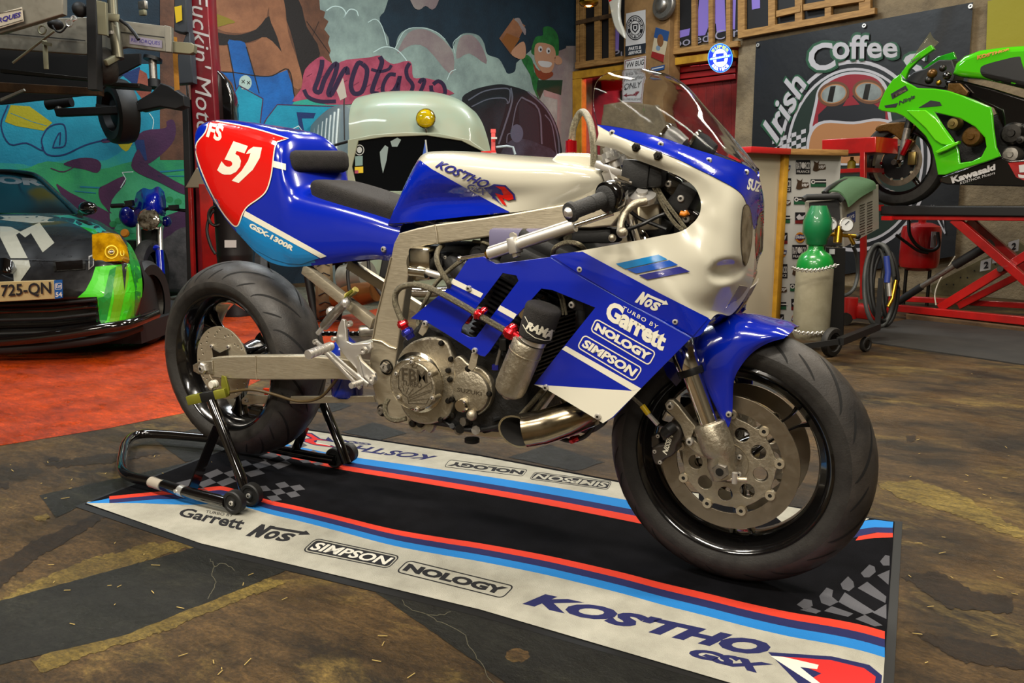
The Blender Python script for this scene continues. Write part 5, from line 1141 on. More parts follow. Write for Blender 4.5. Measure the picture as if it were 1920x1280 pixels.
m=MB(mat('black_signboard','#121214',.6)); pslab(m,[(1080,-60),(1560,-110),(1560,28),(1383,66),(1080,121)],shift(PLR,.03),.02); sb=tag(m.build('letter_board'),'long black board with big purple letters behind the mezzanine balustrade','sign')
LIL=mat('lilac','#7b68b4',.6); D=Decal(onplane(shift(PLR,.031)))
D.poly([(1151,40),(1162,42),(1160,95),(1150,97)],LIL); D.poly([(1258,40),(1263,38),(1266,80),(1258,84)],LIL); D.poly([(1272,58),(1294,53),(1292,66),(1271,72)],LIL)
D.poly([(1312,-10),(1358,-20),(1361,58),(1344,62),(1342,44),(1330,46),(1322,66),(1304,68)],LIL); D.poly([(1372,-5),(1380,-5),(1378,55),(1372,55)],LIL); D.poly([(1408,-30),(1425,-30),(1425,15),(1410,18)],LIL)
D.poly([(1330,0),(1336,-2),(1336,20),(1328,22)],mat('black_signboard'),.001)
D.text('Pure Aircooled Cars',[(1149,110),(1395,66),(1395,48),(1149,94)],mat('grey_lettering','#8b8798',.6),.0,0,.001); D.build('printed_letters',sb)
# ---------------------------------------------------------------- black banner
BANK=mat('banner_vinyl','#131518',.45,bump=.6,bscale=3); PBN=shift(PLR,.03)
m=MB(BANK); BP=[(1417.6,78.5),(1824.7,4),(1790,480),(1398,545)]
def qd(u,v): a,b,c,d=BP[3],BP[2],BP[1],BP[0]; return tuple((a[i]*(1-u)+b[i]*u)*(1-v)+(d[i]*(1-u)+c[i]*u)*v for i in (0,1))
G=[]
for j in range(25):
    r=[]
    for i in range(33):
        u,v=i/32,j/24; w_=.012*math.sin(u*9+v*4)*(1-v)+.02*math.exp(-((u-.86+(1-v)*.35)/.03)**2)*v; r.append(UP(*qd(u,v),shift(PBN,w_+.02)))
    G.append(r)
m.add([p for r in G for p in r],[(j*33+i,j*33+i+1,(j+1)*33+i+1,(j+1)*33+i) for j in range(24) for i in range(32)]); bn=m.build('banner'); tag(bn,'large black vinyl banner lettered Irish Coffee on the stone wall','banner')
m=MB(SILV)
for u,v in ((.01,.985),(.99,.985),(.5,.985),(.01,.5),(.99,.5)):
    m=MB(SILV); p=UP(*qd(u,v),shift(PBN,.03)); m.lathe([(.008,.0),(.008,.01),(.02,.01),(.022,0)],p,E2,SILV,16); m.build('eyelet',bn)
BG=mat('banner_green','#1d4f33',.5); BW=mat('banner_grey_white','#a5a2a6',.5); BDG=mat('banner_dark_green','#14241c',.5); BR=mat('banner_red','#7d1722',.5); BT=mat('banner_tan','#9a6a42',.5); BBR=mat('banner_brown','#5c3a22',.5); BLN=mat('banner_lens','#8c9490',.3,col2='#5b6061',nscale=2)
D=Decal(onto([bn],.004),14,1.5)
D.poly(ell(1603,292,142,180,60),BW); D.poly(ell(1603,292,136,173,60),BANK,.001);D.poly(ell(1603,292,129,165,60),BW,.002); D.poly(ell(1603,292,124,160,60),BDG,.003)
D.poly(sp2([(1527,275),(1528,190),(1540,158),(1570,140),(1603,134),(1640,140),(1662,160),(1668,200),(1668,290)],4),BW,.004); D.poly(sp2([(1532,275),(1533,192),(1545,162),(1572,145),(1603,139),(1638,145),(1656,164),(1662,200),(1662,290)],4),BR,.005)
D.poly([(1534,215),(1560,190),(1603,178),(1640,196),(1660,210),(1660,240),(1534,240)],INK,.006)
D.poly([(1588,186),(1596,178),(1612,196),(1580,199)],BR,.007)
for cx,cy,rx,ry,rt in ((1563,176,30,23,-.25),(1629,172,31,23,.15)): D.poly(ell(cx,cy,rx,ry,30,rt),BBR,.007); D.poly(ell(cx,cy,rx-5,ry-5,30,rt),BT,.008); D.poly(ell(cx,cy,rx-7,ry-7,30,rt),BLN,.009); D.poly([(cx-6,cy-ry+9),(cx+4,cy-ry+8),(cx-2,cy+ry-8),(cx-12,cy+ry-9)],DSTEEL,.010)
D.poly(sp2([(1512,285),(1518,245),(1545,226),(1600,228),(1650,222),(1690,240),(1700,300),(1600,310),(1525,305)],4),BW,.008); D.poly(sp2([(1517,285),(1523,249),(1547,231),(1600,233),(1648,227),(1684,244),(1694,300),(1600,306),(1530,300)],4),BT,.009)
for i in range(7):
    for j in range(5):
        if (i+j)%2==0: D.poly([(1448+i*9,262+j*8-i*3),(1457+i*9,259+j*8-i*3),(1457+i*9,267+j*8-i*3),(1448+i*9,270+j*8-i*3)],BW,.007)
for b,mm,l in ((.13,BG,.010),(.10,INK,.011),(.085,BG,.012),(.02,BW,.014)):
    e=(b-.02)*45
    D.text('C',[(1519-e,138+e),(1568+e,127+e),(1560+e,77-e),(1512-e,86-e)],mm,.02+b*.1,.0,l)
    D.text('offee',[(1562-e,112+e),(1684+e,108+e),(1680+e,68-e),(1558-e,63-e)],mm,.02+b*.1,.1,l)
    D.text('Irish',[(1457+e*.2,270+e),(1514+e,158-e*.1),(1482-e*.2,130-e),(1428-e,238+e*.4)],mm,.02+b*.1,.1,l)
    D.text('S',[(1690,150+e),(1735+e,150+e),(1735+e,100-e),(1690-e,100-e)],mm,.02+b*.1,.1,l)
D.text('17',[(1722,470),(1748,462),(1760,440),(1735,448)],BW,0,.3,.01); D.line([(1745,385),(1772,438),(1768,410),(1750,385)],3,BW,.01)
D.build('banner_print',bn)
m=MB(mat('yellow_cloth','#8a8208',.6,bump=.5,bscale=4)); pslab(m,[(1852,2),(2050,-40),(2050,130),(1848,120)],PBN,.02); tag(m.build('yellow_flag'),'yellow cloth flag on the stone wall at the upper right edge','flag')
# ---------------------------------------------------------------- counter with sponsor board
PW=mat('cream_panel','#b5ab95',.5); cnr=UZ(1450,613); L0=UZ(1376,624); R0=UZ(1556,606)
ct_=thing('reception_counter','cream counter with yellow corner post and sponsor logo board on its side','counter',cnr)
def vq(a,b,z0,z1,off=0): return [a+V((0,0,z0)),b+V((0,0,z0)),b+V((0,0,z1)),a+V((0,0,z1))]
nA=(L0-cnr).cross(V((0,0,1))).normalized(); nA=nA if nA.dot(CC-cnr)>0 else -nA
nB=(R0-cnr).cross(V((0,0,1))).normalized(); nB=nB if nB.dot(CC-cnr)>0 else -nB
CH=1.20
m=MB(PW); m.prism(vq(cnr,L0,0,CH),-nA*.03); m.build('front_panel',ct_)
m=MB(mat('logo_board_white','#a9a8a4',.5)); m.prism(vq(cnr,R0,0,CH),-nB*.03); lb_=m.build('logo_board',ct_)
m=MB(WOODY); m.bar(cnr+V((0,0,0))+nA*.01,cnr+V((0,0,CH))+nA*.01,.05,.05,WOODY,up=nA,bev=.004); m.build('corner_post',ct_)
m=MB(mat('red_top_edge','#b01e20',.4)); m.bar(L0+V((0,0,CH+.02)),cnr+V((0,0,CH+.02)),.14,.04,None,bev=.004); m.build('red_top',ct_)
m=MB(WOODD); m.bar(cnr+V((0,0,CH+.02)),R0+V((0,0,CH+.02)),.14,.04,WOOD,bev=.004); m.build('wooden_top',ct_)
D=Decal(onplane((cnr+nB*.002,nB))); DGRN=mat('logo_green','#1c4a30',.5); NAV=mat('logo_navy','#1e2c5c',.5); OR=mat('logo_orange','#b0701c',.5); MRN=mat('logo_maroon','#5c1414',.5)
def lg_dk(x,y,s=1): D.poly(ell(x,y,10*s,11*s),OR,.001); D.poly(ell(x,y,6.5*s,7.5*s),MRN,.002); D.poly([(x-11*s,y+3),(x-8*s,y-5),(x+12*s,y-5),(x+10*s,y+3)],NAV,.003); D.text('Dickies',[(x-9*s,y+2),(x+9*s,y+2),(x+10*s,y-4),(x-8*s,y-4)],SGW,.04,.1,.004)
def lg_rr(x,y,s=1): D.poly([(x-15*s,y-13),(x+15*s,y-13),(x+15*s,y+13),(x-15*s,y+13)],INK,.001); D.text('RAT',[(x-14*s,y+4),(x-4*s,y+4),(x-4*s,y-9),(x-14*s,y-9)],SGW,.02,0,.002); D.poly(ell(x,y-3,4*s,6),SGW,.002); D.text('ROD',[(x+4*s,y+4),(x+14*s,y+4),(x+14*s,y-9),(x+4*s,y-9)],SGW,.02,0,.002); D.text('FRANCE',[(x-13*s,y+11),(x+13*s,y+11),(x+13*s,y+6),(x-13*s,y+6)],SGW,.01,0,.002)
def lg_vrp(x,y,s=1): D.poly(sp2([(x-12,y+8),(x-9,y-4),(x-11,y-10),(x-4,y-6),(x+1,y-11),(x-1,y-3),(x+11,y-3),(x+12,y+6),(x+2,y+7),(x-4,y+10)],2),mat('logo_brown','#3b2a1c',.5),.001); D.text('VRP',[(x-2,y+5),(x+11,y+5),(x+12,y-1),(x-1,y-1)],SGW,.04,.2,.002)
def lg_gr(x,y,s=1): D.poly([(x-16*s,y-7),(x+16*s,y-7),(x+16*s,y+1),(x-16*s,y+1)],INK,.001); D.poly([(x-16*s,y+1),(x+16*s,y+1),(x+16*s,y+7),(x-16*s,y+7)],DGRN,.001); D.line([(x-8,y-2.5),(x+15,y-2.5)],2.2,SGW,.002); D.poly([circ((x-11*s,y-2),4,12),circ((x-11*s,y-2),2,8)],SGW,.002)
def lg_bk(x,y,s=1): D.poly([(x-12*s,y-11),(x+12*s,y-11),(x+12*s,y+4),(x-12*s,y+4)],INK,.001); D.poly([(x-12*s,y+4),(x+12*s,y+4),(x+12*s,y+10),(x-12*s,y+10)],MRN,.001); D.poly([(x-9,y-2),(x-3,y-8),(x+2,y-3),(x+8,y-7),(x+5,y+2),(x-5,y+3)],BW,.002)
rows=[(315,'drv'),(347,'rvg'),(378,'vg.'),(411,'gb.'),(447,'bd.'),(474,'dr.'),(508,'rv.'),(541,'vg.'),(573,'gb.'),(600,'bd.')]
F_={'d':lg_dk,'r':lg_rr,'v':lg_vrp,'g':lg_gr,'b':lg_bk}
for i,(y,s_) in enumerate(rows):
    x0=1473-(y-315)*.045
    for k,ch in enumerate(s_):
        if ch!='.': F_[ch](x0+k*30+(3 if k else 0),y-2*k if k else y,.8 if k==0 else .9)
D.build('sponsor_logos',lb_)
# ---------------------------------------------------------------- red tool trolley
tc=thing('tool_trolley','red metal tool trolley behind the green gas cylinder','tool trolley',UD(1590,470,5.9).to_2d().to_3d())
PT=(UD(1590,400,5.85),E2)
m=MB(REDL); pslab(m,[(1541,262),(1642,256),(1642,285),(1541,291)],PT,.35,REDL,.006); m.build('top_tray',tc)
for x in (1543,1612): m=MB(REDL); pslab(m,[(x,285),(x+9,284),(x+9,560),(x,562)],PT,.04,REDL,.004); m.build('leg',tc)
m=MB(REDL); pslab(m,[(1550,318),(1622,314),(1622,322),(1550,326)],shift(PT,-.05),.3,REDL,.003); m.build('shelf',tc); m=MB(REDL); pslab(m,[(1550,388),(1622,384),(1622,396),(1550,400)],shift(PT,-.05),.3,REDL,.003); m.build('shelf',tc)
for nm,lab,x,y0,y1,r,c in (('spray_bottle','green spray bottle on the red tool trolley shelf',1560,318,288,7,'#4d7a4a'),('yellow_tin','yellow tin with a black cap on the red tool trolley',1596,318,294,7,'#8c7c1c'),('blue_rag_bag','crumpled pale blue rag on the lower shelf of the red tool trolley',1562,388,352,14,'#6d94a4')):
    b=UP(x,y0,shift(PT,-.15)); t_=UP(x,y1,shift(PT,-.15)); h=(t_-b).length; r_=r*.0042
    m=MB(mat(nm,c,.5)); m.lathe([(0,0),(r_,0),(r_*1.05,h*.1),(r_,h*.6),(r_*.5,h*.75),(r_*.35,h*.8),(r_*.45,h*.82),(r_*.4,h),(0,h)],b,(0,0,1),None,18); tag(m.build(nm),lab,{'spray_bottle':'bottle','yellow_tin':'tin','blue_rag_bag':'rag'}[nm])
# ---------------------------------------------------------------- gas cylinder and welder trolley
GB=mat('bottle_white','#a59f88',.45,col2='#8c866f',nscale=5); GG=mat('bottle_green','#0f7a2c',.3,coat=.5); 
gp=UZ(1518,655); gp.z=.07; r=.106; gh=UP(1518,500,(gp,CF)).z-gp.z
m=MB(GB); m.lathe([(0,0),(r*.85,0),(r,.03),(r,gh)],gp,(0,0,1),GB,40); gc=tag(m.build('gas_cylinder'),'pale gas cylinder with green shoulder and cap chained to the welding trolley','gas cylinder')
z1=gp.z+gh; m=MB(GG); m.lathe([(r,0),(r*1.0,.012),(r*.95,.045),(r*.78,.08),(r*.5,.10),(.045,.112),(.045,.15)],V((gp.x,gp.y,z1)),(0,0,1),GG,40); m.build('shoulder',gc)
m=MB(mat('cap_green','#0c6a3a',.4,coat=.3)); z2=z1+.135; m.lathe([(.052,0),(.060,.01),(.064,.04),(.082,.07),(.082,.14),(.056,.205),(.045,.23),(0,.23)],V((gp.x,gp.y,z2)),(0,0,1),None,10); m.build('valve_cap',gc)
m=MB(BW); q=UP(1545,475,(gp,CF)); m.box(q-CF*.1,(.05,.005,.03),BW,ROT); m.build('paper_label',gc)
def chain(name,lab,l,D_):
    m=MB(SILV); P=[UD(x,y,D_) for x,y in l]; P=spline(P,5)
    for i in range(len(P)-1):
        a,b=P[i],P[i+1]; c=(a+b)/2; d=(b-a); u_=d.normalized(); w_=(V((0,0,1)) if i%2 else CF); w_=(w_-u_*w_.dot(u_)).normalized(); L_=d.length*.72
        m.tube([c+u_*(L_*math.cos(t))+w_*(.010*math.sin(t)) for t in [2*PI*k/10 for k in range(10)]],.0032,SILV,6,closed=True)
    return tag(m.build(name),lab,'chain')
dz=(gp-CC).dot(CF)
chain('steel_chain','steel chain round the shoulder of the pale gas cylinder',[(1484,501),(1495,505),(1515,507),(1535,506),(1552,502),(1572,496)],dz-.135-.13); chain('steel_chain','steel chain round the foot of the pale gas cylinder',[(1484,618),(1497,623),(1518,625),(1540,624),(1566,620)],dz-.135)
wt=thing('welding_trolley','black welding trolley on small wheels carrying the grey welder','trolley',UZ(1590,660))
m=MB(BLK); PQ=(UZ(1566,655),CF*1); PQ=(PQ[0],V((CF.x,CF.y,0)).normalized()); pslab(m,[(1547,462),(1586,465),(1582,640),(1546,640)],PQ,.04,BLK,.005); m.build('back_plate',wt)
m=MB(BLK); a=UZ(1575,640,.12); b=UZ(1645,612,.12); m.bar(a,b,.04,.04,BLK); m.bar(b,b+V((0,0,.30)),.03,.03,BLK); m.bar(a,UZ(1500,650,.06),.04,.03,BLK); m.build('base_frame',wt)
def twheel(p,r,w,par,nm='wheel',ax_=None):
    m=MB(TYRE); ax_=ax_ or V((.9,-.45,0)).normalized(); m.lathe([(r*.3,w*.6),(r*.62,w*.6),(r*.66,w),(r*.93,w),(r,w*.6),(r,-w*.6),(r*.93,-w),(r*.66,-w),(r*.62,-w*.6),(r*.3,-w*.6)],p,ax_,TYRE,30); m.lathe([(0,w*.8),(r*.25,w*.8),(r*.6,w*.55)],p,ax_,DSTEEL,20); m.build(nm,par)
q=UZ(1558,668); q.z=.085; twheel(q,.085,.02,wt); q=UZ(1622,659); q.z=.045; twheel(q,.045,.014,wt,'castor')
mw=MB(mat('welder_grey','#88857a',.4,coat=.2)); F=[UD(1577,372,4.95),UD(1583,463,4.95),UD(1648,428,5.45),UD(1647,346,5.45)]; G_=[UD(1509,378,4.97),UD(1513,463,4.97),UD(1580,432,5.5),UD(1578,346,5.5)]
mw.add(F+G_,[(0,1,2,3),(7,6,5,4),(0,3,7,4),(1,5,6,2),(0,4,5,1),(3,2,6,7)]); we=mw.build('welding_machine',flat=True); tag(we,'grey welding machine with louvred side on top of the black trolley','welder')
D=Decal(onto([we],.004)); 
for c_ in range(2):
    for i in range(14): x=1612+c_*14; y=384+i*5.0+(-5*c_); D.line([(x,y+2),(x+10,y-2)],1.4,DSTEEL)
D.poly([(1588,402),(1604,395),(1604,415),(1596,421),(1588,419)],NAV); D.text('GYS',[(1590,412),(1602,407),(1602,401),(1590,406)],SGW,.03,0,.002); D.poly([(1590,419),(1602,413),(1596,421)],OR,.001); D.build('louvres_and_badge',we)
m=MB(BLKP); o_=[UD(1517,380,4.94),UD(1572,374,4.94),UD(1577,460,4.94),UD(1520,462,4.94)]; m.prism(o_,-CF*.012); m.build('front_panel',we)
m=MB(BLKP); m.tube([UD(1506,374,4.9),UD(1512,370,4.9),UD(1572,368,4.9),UD(1580,376,4.9)],.02,BLKP,12); m.tube([UD(1545,362,4.95),UD(1556,352,5.0),UD(1575,342,5.2),UD(1597,336,5.4)],.016,BLKP,10,smooth=3); m.tube([UD(1530,372,5),UD(1600,338,5.4)],.008,BLKP); m.build('carry_handle',we)
m=MB(mat('green_cloth','#3d5a3c',.9,bump=.5,bscale=12)); T=[[UD(1540,366,4.97),UD(1560,350,5.15),UD(1583,337,5.4)],[UD(1570,364,4.95),UD(1590,349,5.15),UD(1610,337,5.4)],[UD(1585,378,4.92),UD(1606,360,5.12),UD(1636,345,5.36)],[UD(1590,392,4.91),UD(1612,374,5.1),UD(1640,357,5.36)]]
m.patch([[p+V((0,0,.012)) for p in r_] for r_ in T],4,4,thick=.01); tag(m.build('green_cloth'),'green cloth draped over the top of the grey welder','cloth')
m=MB(SILV)
for nm,x,y,r_ in (('gauge',1557,420,.043),('gauge',1587,421,.045)):
    pass
rg=thing('gas_regulator','brass gas regulator with two round dial gauges beside the green cylinder cap','regulator',UD(1575,460,4.72))
for x,y,r_,a_ in ((1557,420,.042,.6),(1587,421,.044,1.0)):
    p=UD(x,y,4.70); m=MB(STEEL); ax_=-CF; m.lathe([(0,-.02),(r_,-.02),(r_,.006),(r_*.88,.008),(r_*.88,.003)],p,ax_,STEEL,28); m.lathe([(0,.003),(r_*.88,.003)],p,ax_,mat('dial_white','#c4c6c6',.4),28); m.bar(p+ax_*.006-CR*.01,p+ax_*.006+CR*r_*.6*math.cos(a_)+CU*r_*.6*math.sin(a_),.004,.002,INK); m.build('dial_gauge',rg)
m=MB(GOLD); m.cyl(UD(1535,437,4.72),UD(1605,443,4.72),.012,m=GOLD,n=12); m.cyl(UD(1570,455,4.72),UD(1573,425,4.72),.025,m=GOLD,n=16); m.cyl(UD(1570,462,4.72),UD(1569,480,4.72),.03,m=BLK,n=16); m.cyl(UD(1592,440,4.72),UD(1601,458,4.72),.012,m=GOLD,n=12); m.sphere(UD(1608,443,4.72),.018,BLK); m.build('brass_body',rg)
m=MB(mat('grey_hose','#3b3d3c',.5)); m.tube([UD(x,y,d) for x,y,d in ((1537,388,4.75),(1530,405,4.68),(1526,440,4.66),(1523,500,4.66),(1527,535,4.66),(1545,555,4.68),(1572,557,4.72),(1598,545,4.8),(1608,515,4.85),(1606,480,4.8),(1599,460,4.72))],.011,smooth=5); tag(m.build('gas_hose'),'grey gas hose looping down in front of the pale cylinder','hose')
cl=thing('welding_cable_coil','coil of black welding cable hanging on the trolley beside the red tank','cable',UZ(1655,640))
for i,(x,y,rx,ry,ph) in enumerate(((1648,535,28,78,0),(1655,530,22,72,.1),(1660,540,24,70,-.05),(1645,528,18,66,.1),(1668,540,14,60,0))):
    m=MB(BLKP); m.tube([UD(x+rx*math.cos(t)+ph*20*math.sin(t),y+ry*math.sin(t),4.9+.02*i+.03*math.sin(t*2)) for t in [2*PI*k/28 for k in range(28)]],.013,mat('grey_hose') if i in(0,3) else BLKP,10,closed=True); m.build('loop',cl)
m=MB(mat('blue_torch','#22347c',.5)); m.tube([UD(1662,480,4.85),UD(1665,510,4.85),UD(1663,530,4.85)],.018); m.build('torch_grip',cl); m=MB(SILV); m.tube([UD(1666,530,4.85),UD(1668,555,4.85)],.014,SILV); m.tube([UD(1680,525,4.85),UD(1673,560,4.85),UD(1665,575,4.85)],.012,GOLD); m.build('earth_clamp',cl)
# ================================================================ scissor lift with the green motorcycle
PL0=UD(1680,572,5.95); PLL=(PL0,E2)
sl=thing('scissor_lift','red scissor lift table with black platform under the green motorcycle','lift',UZ(1800,640))
def rb(name,q,d,t,mm=REDL,bev=.004):
    m=MB(mm); pslab(m,[q],shift(PLL,-d),t,mm,bev); return m.build(name,sl)
def mid(a,b,w): 
    dx,dy=b[0]-a[0],b[1]-a[1]; l=math.hypot(dx,dy); nx,ny=-dy/l*w/2,dx/l*w/2; return [(a[0]+nx,a[1]+ny),(b[0]+nx,b[1]+ny),(b[0]-nx,b[1]-ny),(a[0]-nx,a[1]-ny)]
rb('platform',[(1650,386),(2150,386),(2150,409),(1650,403)],0,.62,BLK,.01)
rb('platform_edge',[(1655,404),(2150,409),(2150,416),(1655,412)],.02,.58)
rb('base_rail',[(1680,572),(2150,616),(2150,634),(1680,584)],0,.06); rb('base_rail',[(1664,553),(1690,555),(2150,580),(2150,592),(1690,565),(1664,563)],.5,.06)
rb('scissor_arm',mid((1786,410),(1960,560),17),.03,.05); rb('scissor_arm',mid((1815,412),(1990,560),15),.5,.05); rb('scissor_arm',mid((1760,578),(1985,440),16),.08,.05); rb('scissor_arm',mid((1796,574),(2000,470),13),.45,.05)
m=MB(DSTEEL); m.cyl(UP(1875,504,shift(PLL,.03)),UP(1875,504,shift(PLL,-.5)),.02,m=DSTEEL); m.build('pivot_pin',sl)
m=MB(BLKP); m.tube([UP(1682,567,shift(PLL,-.2)),UP(1728,537,shift(PLL,-.2))],.028,BLKP,16); m.tube([UP(1728,537,shift(PLL,-.2)),UP(1790,497,shift(PLL,-.2))],.020,STEEL,16); m.tube([UP(1790,497,shift(PLL,-.2)),UP(1860,455,shift(PLL,-.2))],.034,BLKP,16); m.build('hydraulic_ram',sl)
m=MB(mat('light_red','#c01818',.3)); m.box(UP(1664,409,shift(PLL,.02)),(.08,.03,.03),None,ROT); m.build('control_knob',sl)
m=MB(WOODD); pslab(m,[(1698,588),(2150,640),(2150,676),(1698,612)],shift(PLL,.02),.5,WOODD,.01); tag(m.build('timber_beam'),'dark timber beam under the base rails of the red scissor lift','beam')
m=MB(mat('pale_timber','#6b5a3a',.8,col2='#4b3f29',nscale=4)); pslab(m,[(1733,612),(2150,668),(2150,684),(1733,626)],shift(PLL,.12),.09,None,.006); tag(m.build('timber_plank'),'weathered plank on the floor in front of the dark timber beam','plank')
m=MB(mat('rubber_mat','#1d1c1a',.8,col2='#2a2825',nscale=4)); m.prism([UZ(1625,642),UZ(1925,686),UZ(2150,720),UZ(2150,640),UZ(1700,600),UZ(1640,612)],(0,0,.008)); tag(m.build('rubber_floor_mat'),'dark rubber mat on the floor in front of the red scissor lift','floor mat')
# red pressure tank
tk=UD(1728,430,6.6); m=MB(mat('tank_red','#a80f12',.3,coat=.6)); r=.155; zt=UD(1728,420,6.6).z; zb_=UD(1728,510,6.6).z
m.lathe([(0,0),(r*.6,.01),(r*.93,.04),(r,.08),(r,zt-zb_-.06),(r*.93,zt-zb_-.02),(r*.5,zt-zb_+.01),(.03,zt-zb_+.015),(.03,zt-zb_+.05),(0,zt-zb_+.05)],V((tk.x,tk.y,zb_)),(0,0,1),None,36); pt=tag(m.build('pressure_tank'),'red pressure tank with black hose behind the scissor lift','tank')
m=MB(BLKP); m.tube([UD(x,y,6.4) for x,y in ((1704,412),(1706,440),(1722,462),(1745,470),(1760,460),(1758,435))],.014,smooth=4); m.tube([UD(x,y,6.4) for x,y in ((1680,440),(1700,455),(1722,470),(1740,474))],.012,smooth=4); m.build('hose',pt)
for dx in (-.09,.09): m=MB(DSTEEL); a=V((tk.x+dx,tk.y,0)); m.cyl(a,a+V((0,0,zb_+.05)),.014,m=DSTEEL); m.build('leg',pt)
m=MB(BW); pslab(m,[(1747,434),(1757,434),(1755,464),(1745,464)],(UD(1750,450,6.43),CF),.003); m.build('paper_label',pt)
# ramps leaning behind, with number plates
m=MB(mat('zinc_ramp','#6d6444',.6,col2='#4f482f',nscale=6)); pslab(m,[(1745,535),(1850,480),(1905,448),(1935,470),(1880,505),(1790,556),(1748,552)],(UD(1820,510,6.55),E2),.03,None,.004); rp=tag(m.build('loading_ramp'),'dusty perforated loading ramp lying behind the scissor arms','ramp')
D=Decal(onto([rp])); 
for i in range(10): D.poly(ell(1775+i*13,533-i*6.5+(i%2)*7,1.6,1.6,8),INK)
D.build('ramp_holes',rp)
for txt,x,y in (('2',1849,497),('1',1872,482),('2',1901,462)):
    m=MB(SGW); q=[(x-12,y+12),(x+8,y+8),(x+10,y-14),(x-10,y-8)]; pslab(m,[q],(UD(1820,510,6.45),E2),.004); o=m.build('number_card'); tag(o,{1849:'lowest white number card with a black 2 behind the scissor arm',1872:'white number card with a black 1 behind the scissor arm',1901:'highest white number card with a black 2 behind the scissor arm'}[x],'number card'); D=Decal(onto([o])); D.text(txt,[(x-5,y+7),(x+4,y+5),(x+5,y-8),(x-4,y-6)],INK,.03); D.build('numeral',o)
m=MB(CREAM); m.tube([UD(x,y,6.0) for x,y in ((1791,480),(1778,500),(1762,525),(1753,550),(1755,572))],.005,smooth=4); tag(m.build('cream_cord'),'thin cream cord hanging in front of the loading ramp','cord')
jk=UD(1625,560,5.6); m=MB(REDL); m.box(V((jk.x,jk.y,.10)),(.30,.16,.10),REDL,ROT,.02); m.cyl(V((jk.x-.1,jk.y-.05,.2)),V((jk.x-.1,jk.y-.05,.05)),.05,m=REDL); jo=tag(m.build('trolley_jack'),'red trolley jack on the floor behind the cable coil','jack')
for dx in (-.12,.12): m=MB(DSTEEL); m.cyl(V((jk.x+dx,jk.y-.1,.05)),V((jk.x+dx,jk.y-.06,.05)),.045,m=DSTEEL); m.build('wheel',jo)
# ---------------------------------------------------------------- green motorcycle
PG=shift(PLL,-.30); gb=thing('green_motorcycle','bright green sports motorcycle standing on the scissor lift table','motorcycle',UP(1760,390,PG))
GRN=mat('lime_green_paint','#43b00c',.18,coat=1); GRND=mat('deep_green_paint','#1c8a10',.2,coat=1); BRZ=mat('bronze_paint','#5c4018',.3,.5,noise=.1)
def gp_(name,q,d,t,mm,bev=.006,par=gb): m=MB(mm); pslab(m,q if isinstance(q[0][0],(list,tuple)) else [q],shift(PG,d),t,mm,bev); return m.build(name,par)
wc=UP(1692,305,PG); m=MB(TYRE); R=.30; N_=-E2
R=abs((UP(1692,387,PG)-wc).length)
m.lathe([(R*.72,-.05),(R*.80,-.06),(R*.92,-.055),(R*.985,-.03),(R,0),(R*.985,.03),(R*.92,.055),(R*.80,.06),(R*.72,.05)],wc,E2,TYRE,64); tyg=m.build('front_tyre',gb)
m=MB(RIMB); m.lathe([(R*.70,-.05),(R*.73,-.055),(R*.73,-.04),(R*.66,-.03),(R*.66,.03),(R*.73,.04),(R*.73,.055),(R*.70,.05)],wc,E2,RIMB,48)
for k in range(3):
    a=k*2.094+1.2; d=(E1*math.cos(a)+V((0,0,1))*math.sin(a)); m.tube([wc+d*.02,wc+d*R*.7],[.03,.018],RIMB,10)
m.build('front_rim',gb)
m=MB(DSTEEL); fr=(wc+E2*.07,E1,V((0,0,1)),E2); slabW(m,[circ((0,0),R*.53,56),circ((0,0),R*.40,40)],fr,.005,DISCM,.0005); slabW(m,[circ((0,0),R*.38,40),circ((0,0),R*.12,20)],fr,.004,BLK,.0005)
dg=m.build('brake_disc',gb)
for k in range(10): m=MB(ALU); a=k*.628; m.lathe([(0,.006),(.010,.006),(.011,0)],wc+E2*.072+(E1*math.cos(a)+V((0,0,1))*math.sin(a))*R*.39,E2,REDAN if k in (3,4,5,6) else ALU,12); m.build('bobbin',dg)
m=MB(BRZ); m.bar(wc+E2*.11,UP(1712,262,shift(PG,.11)),.05,.05,BRZ,up=E2,bev=.01); m.tube([UP(1688,300,shift(PG,.12)),UP(1702,240,shift(PG,.12))],.026,STEEL,16); m.tube([UP(1702,240,shift(PG,.12)),UP(1722,180,shift(PG,.10))],.03,DSTEEL,16); m.lathe([(0,.02),(.02,.02),(.024,0)],wc+E2*.13,E2,STEEL,16); m.build('fork_leg',gb)
m=MB(REDAN); m.tube([UP(1692,290,shift(PG,.15)),UP(1706,262,shift(PG,.15))],.020,REDAN,14); m.build('red_damper',gb)
m=MB(GOLD); m.box(UP(1711,297,shift(PG,.11)),(.06,.04,.10),mat('dull_gold','#7a6a3c',.35,.8),ROT,.01); m.build('brake_caliper',gb)
gp_('front_mudguard',sp2([(1640,243),(1650,233),(1680,229),(1705,230),(1716,236),(1706,248),(1690,262),(1682,258),(1664,246),(1648,247)],2),.09,.14,BRZ,.01)
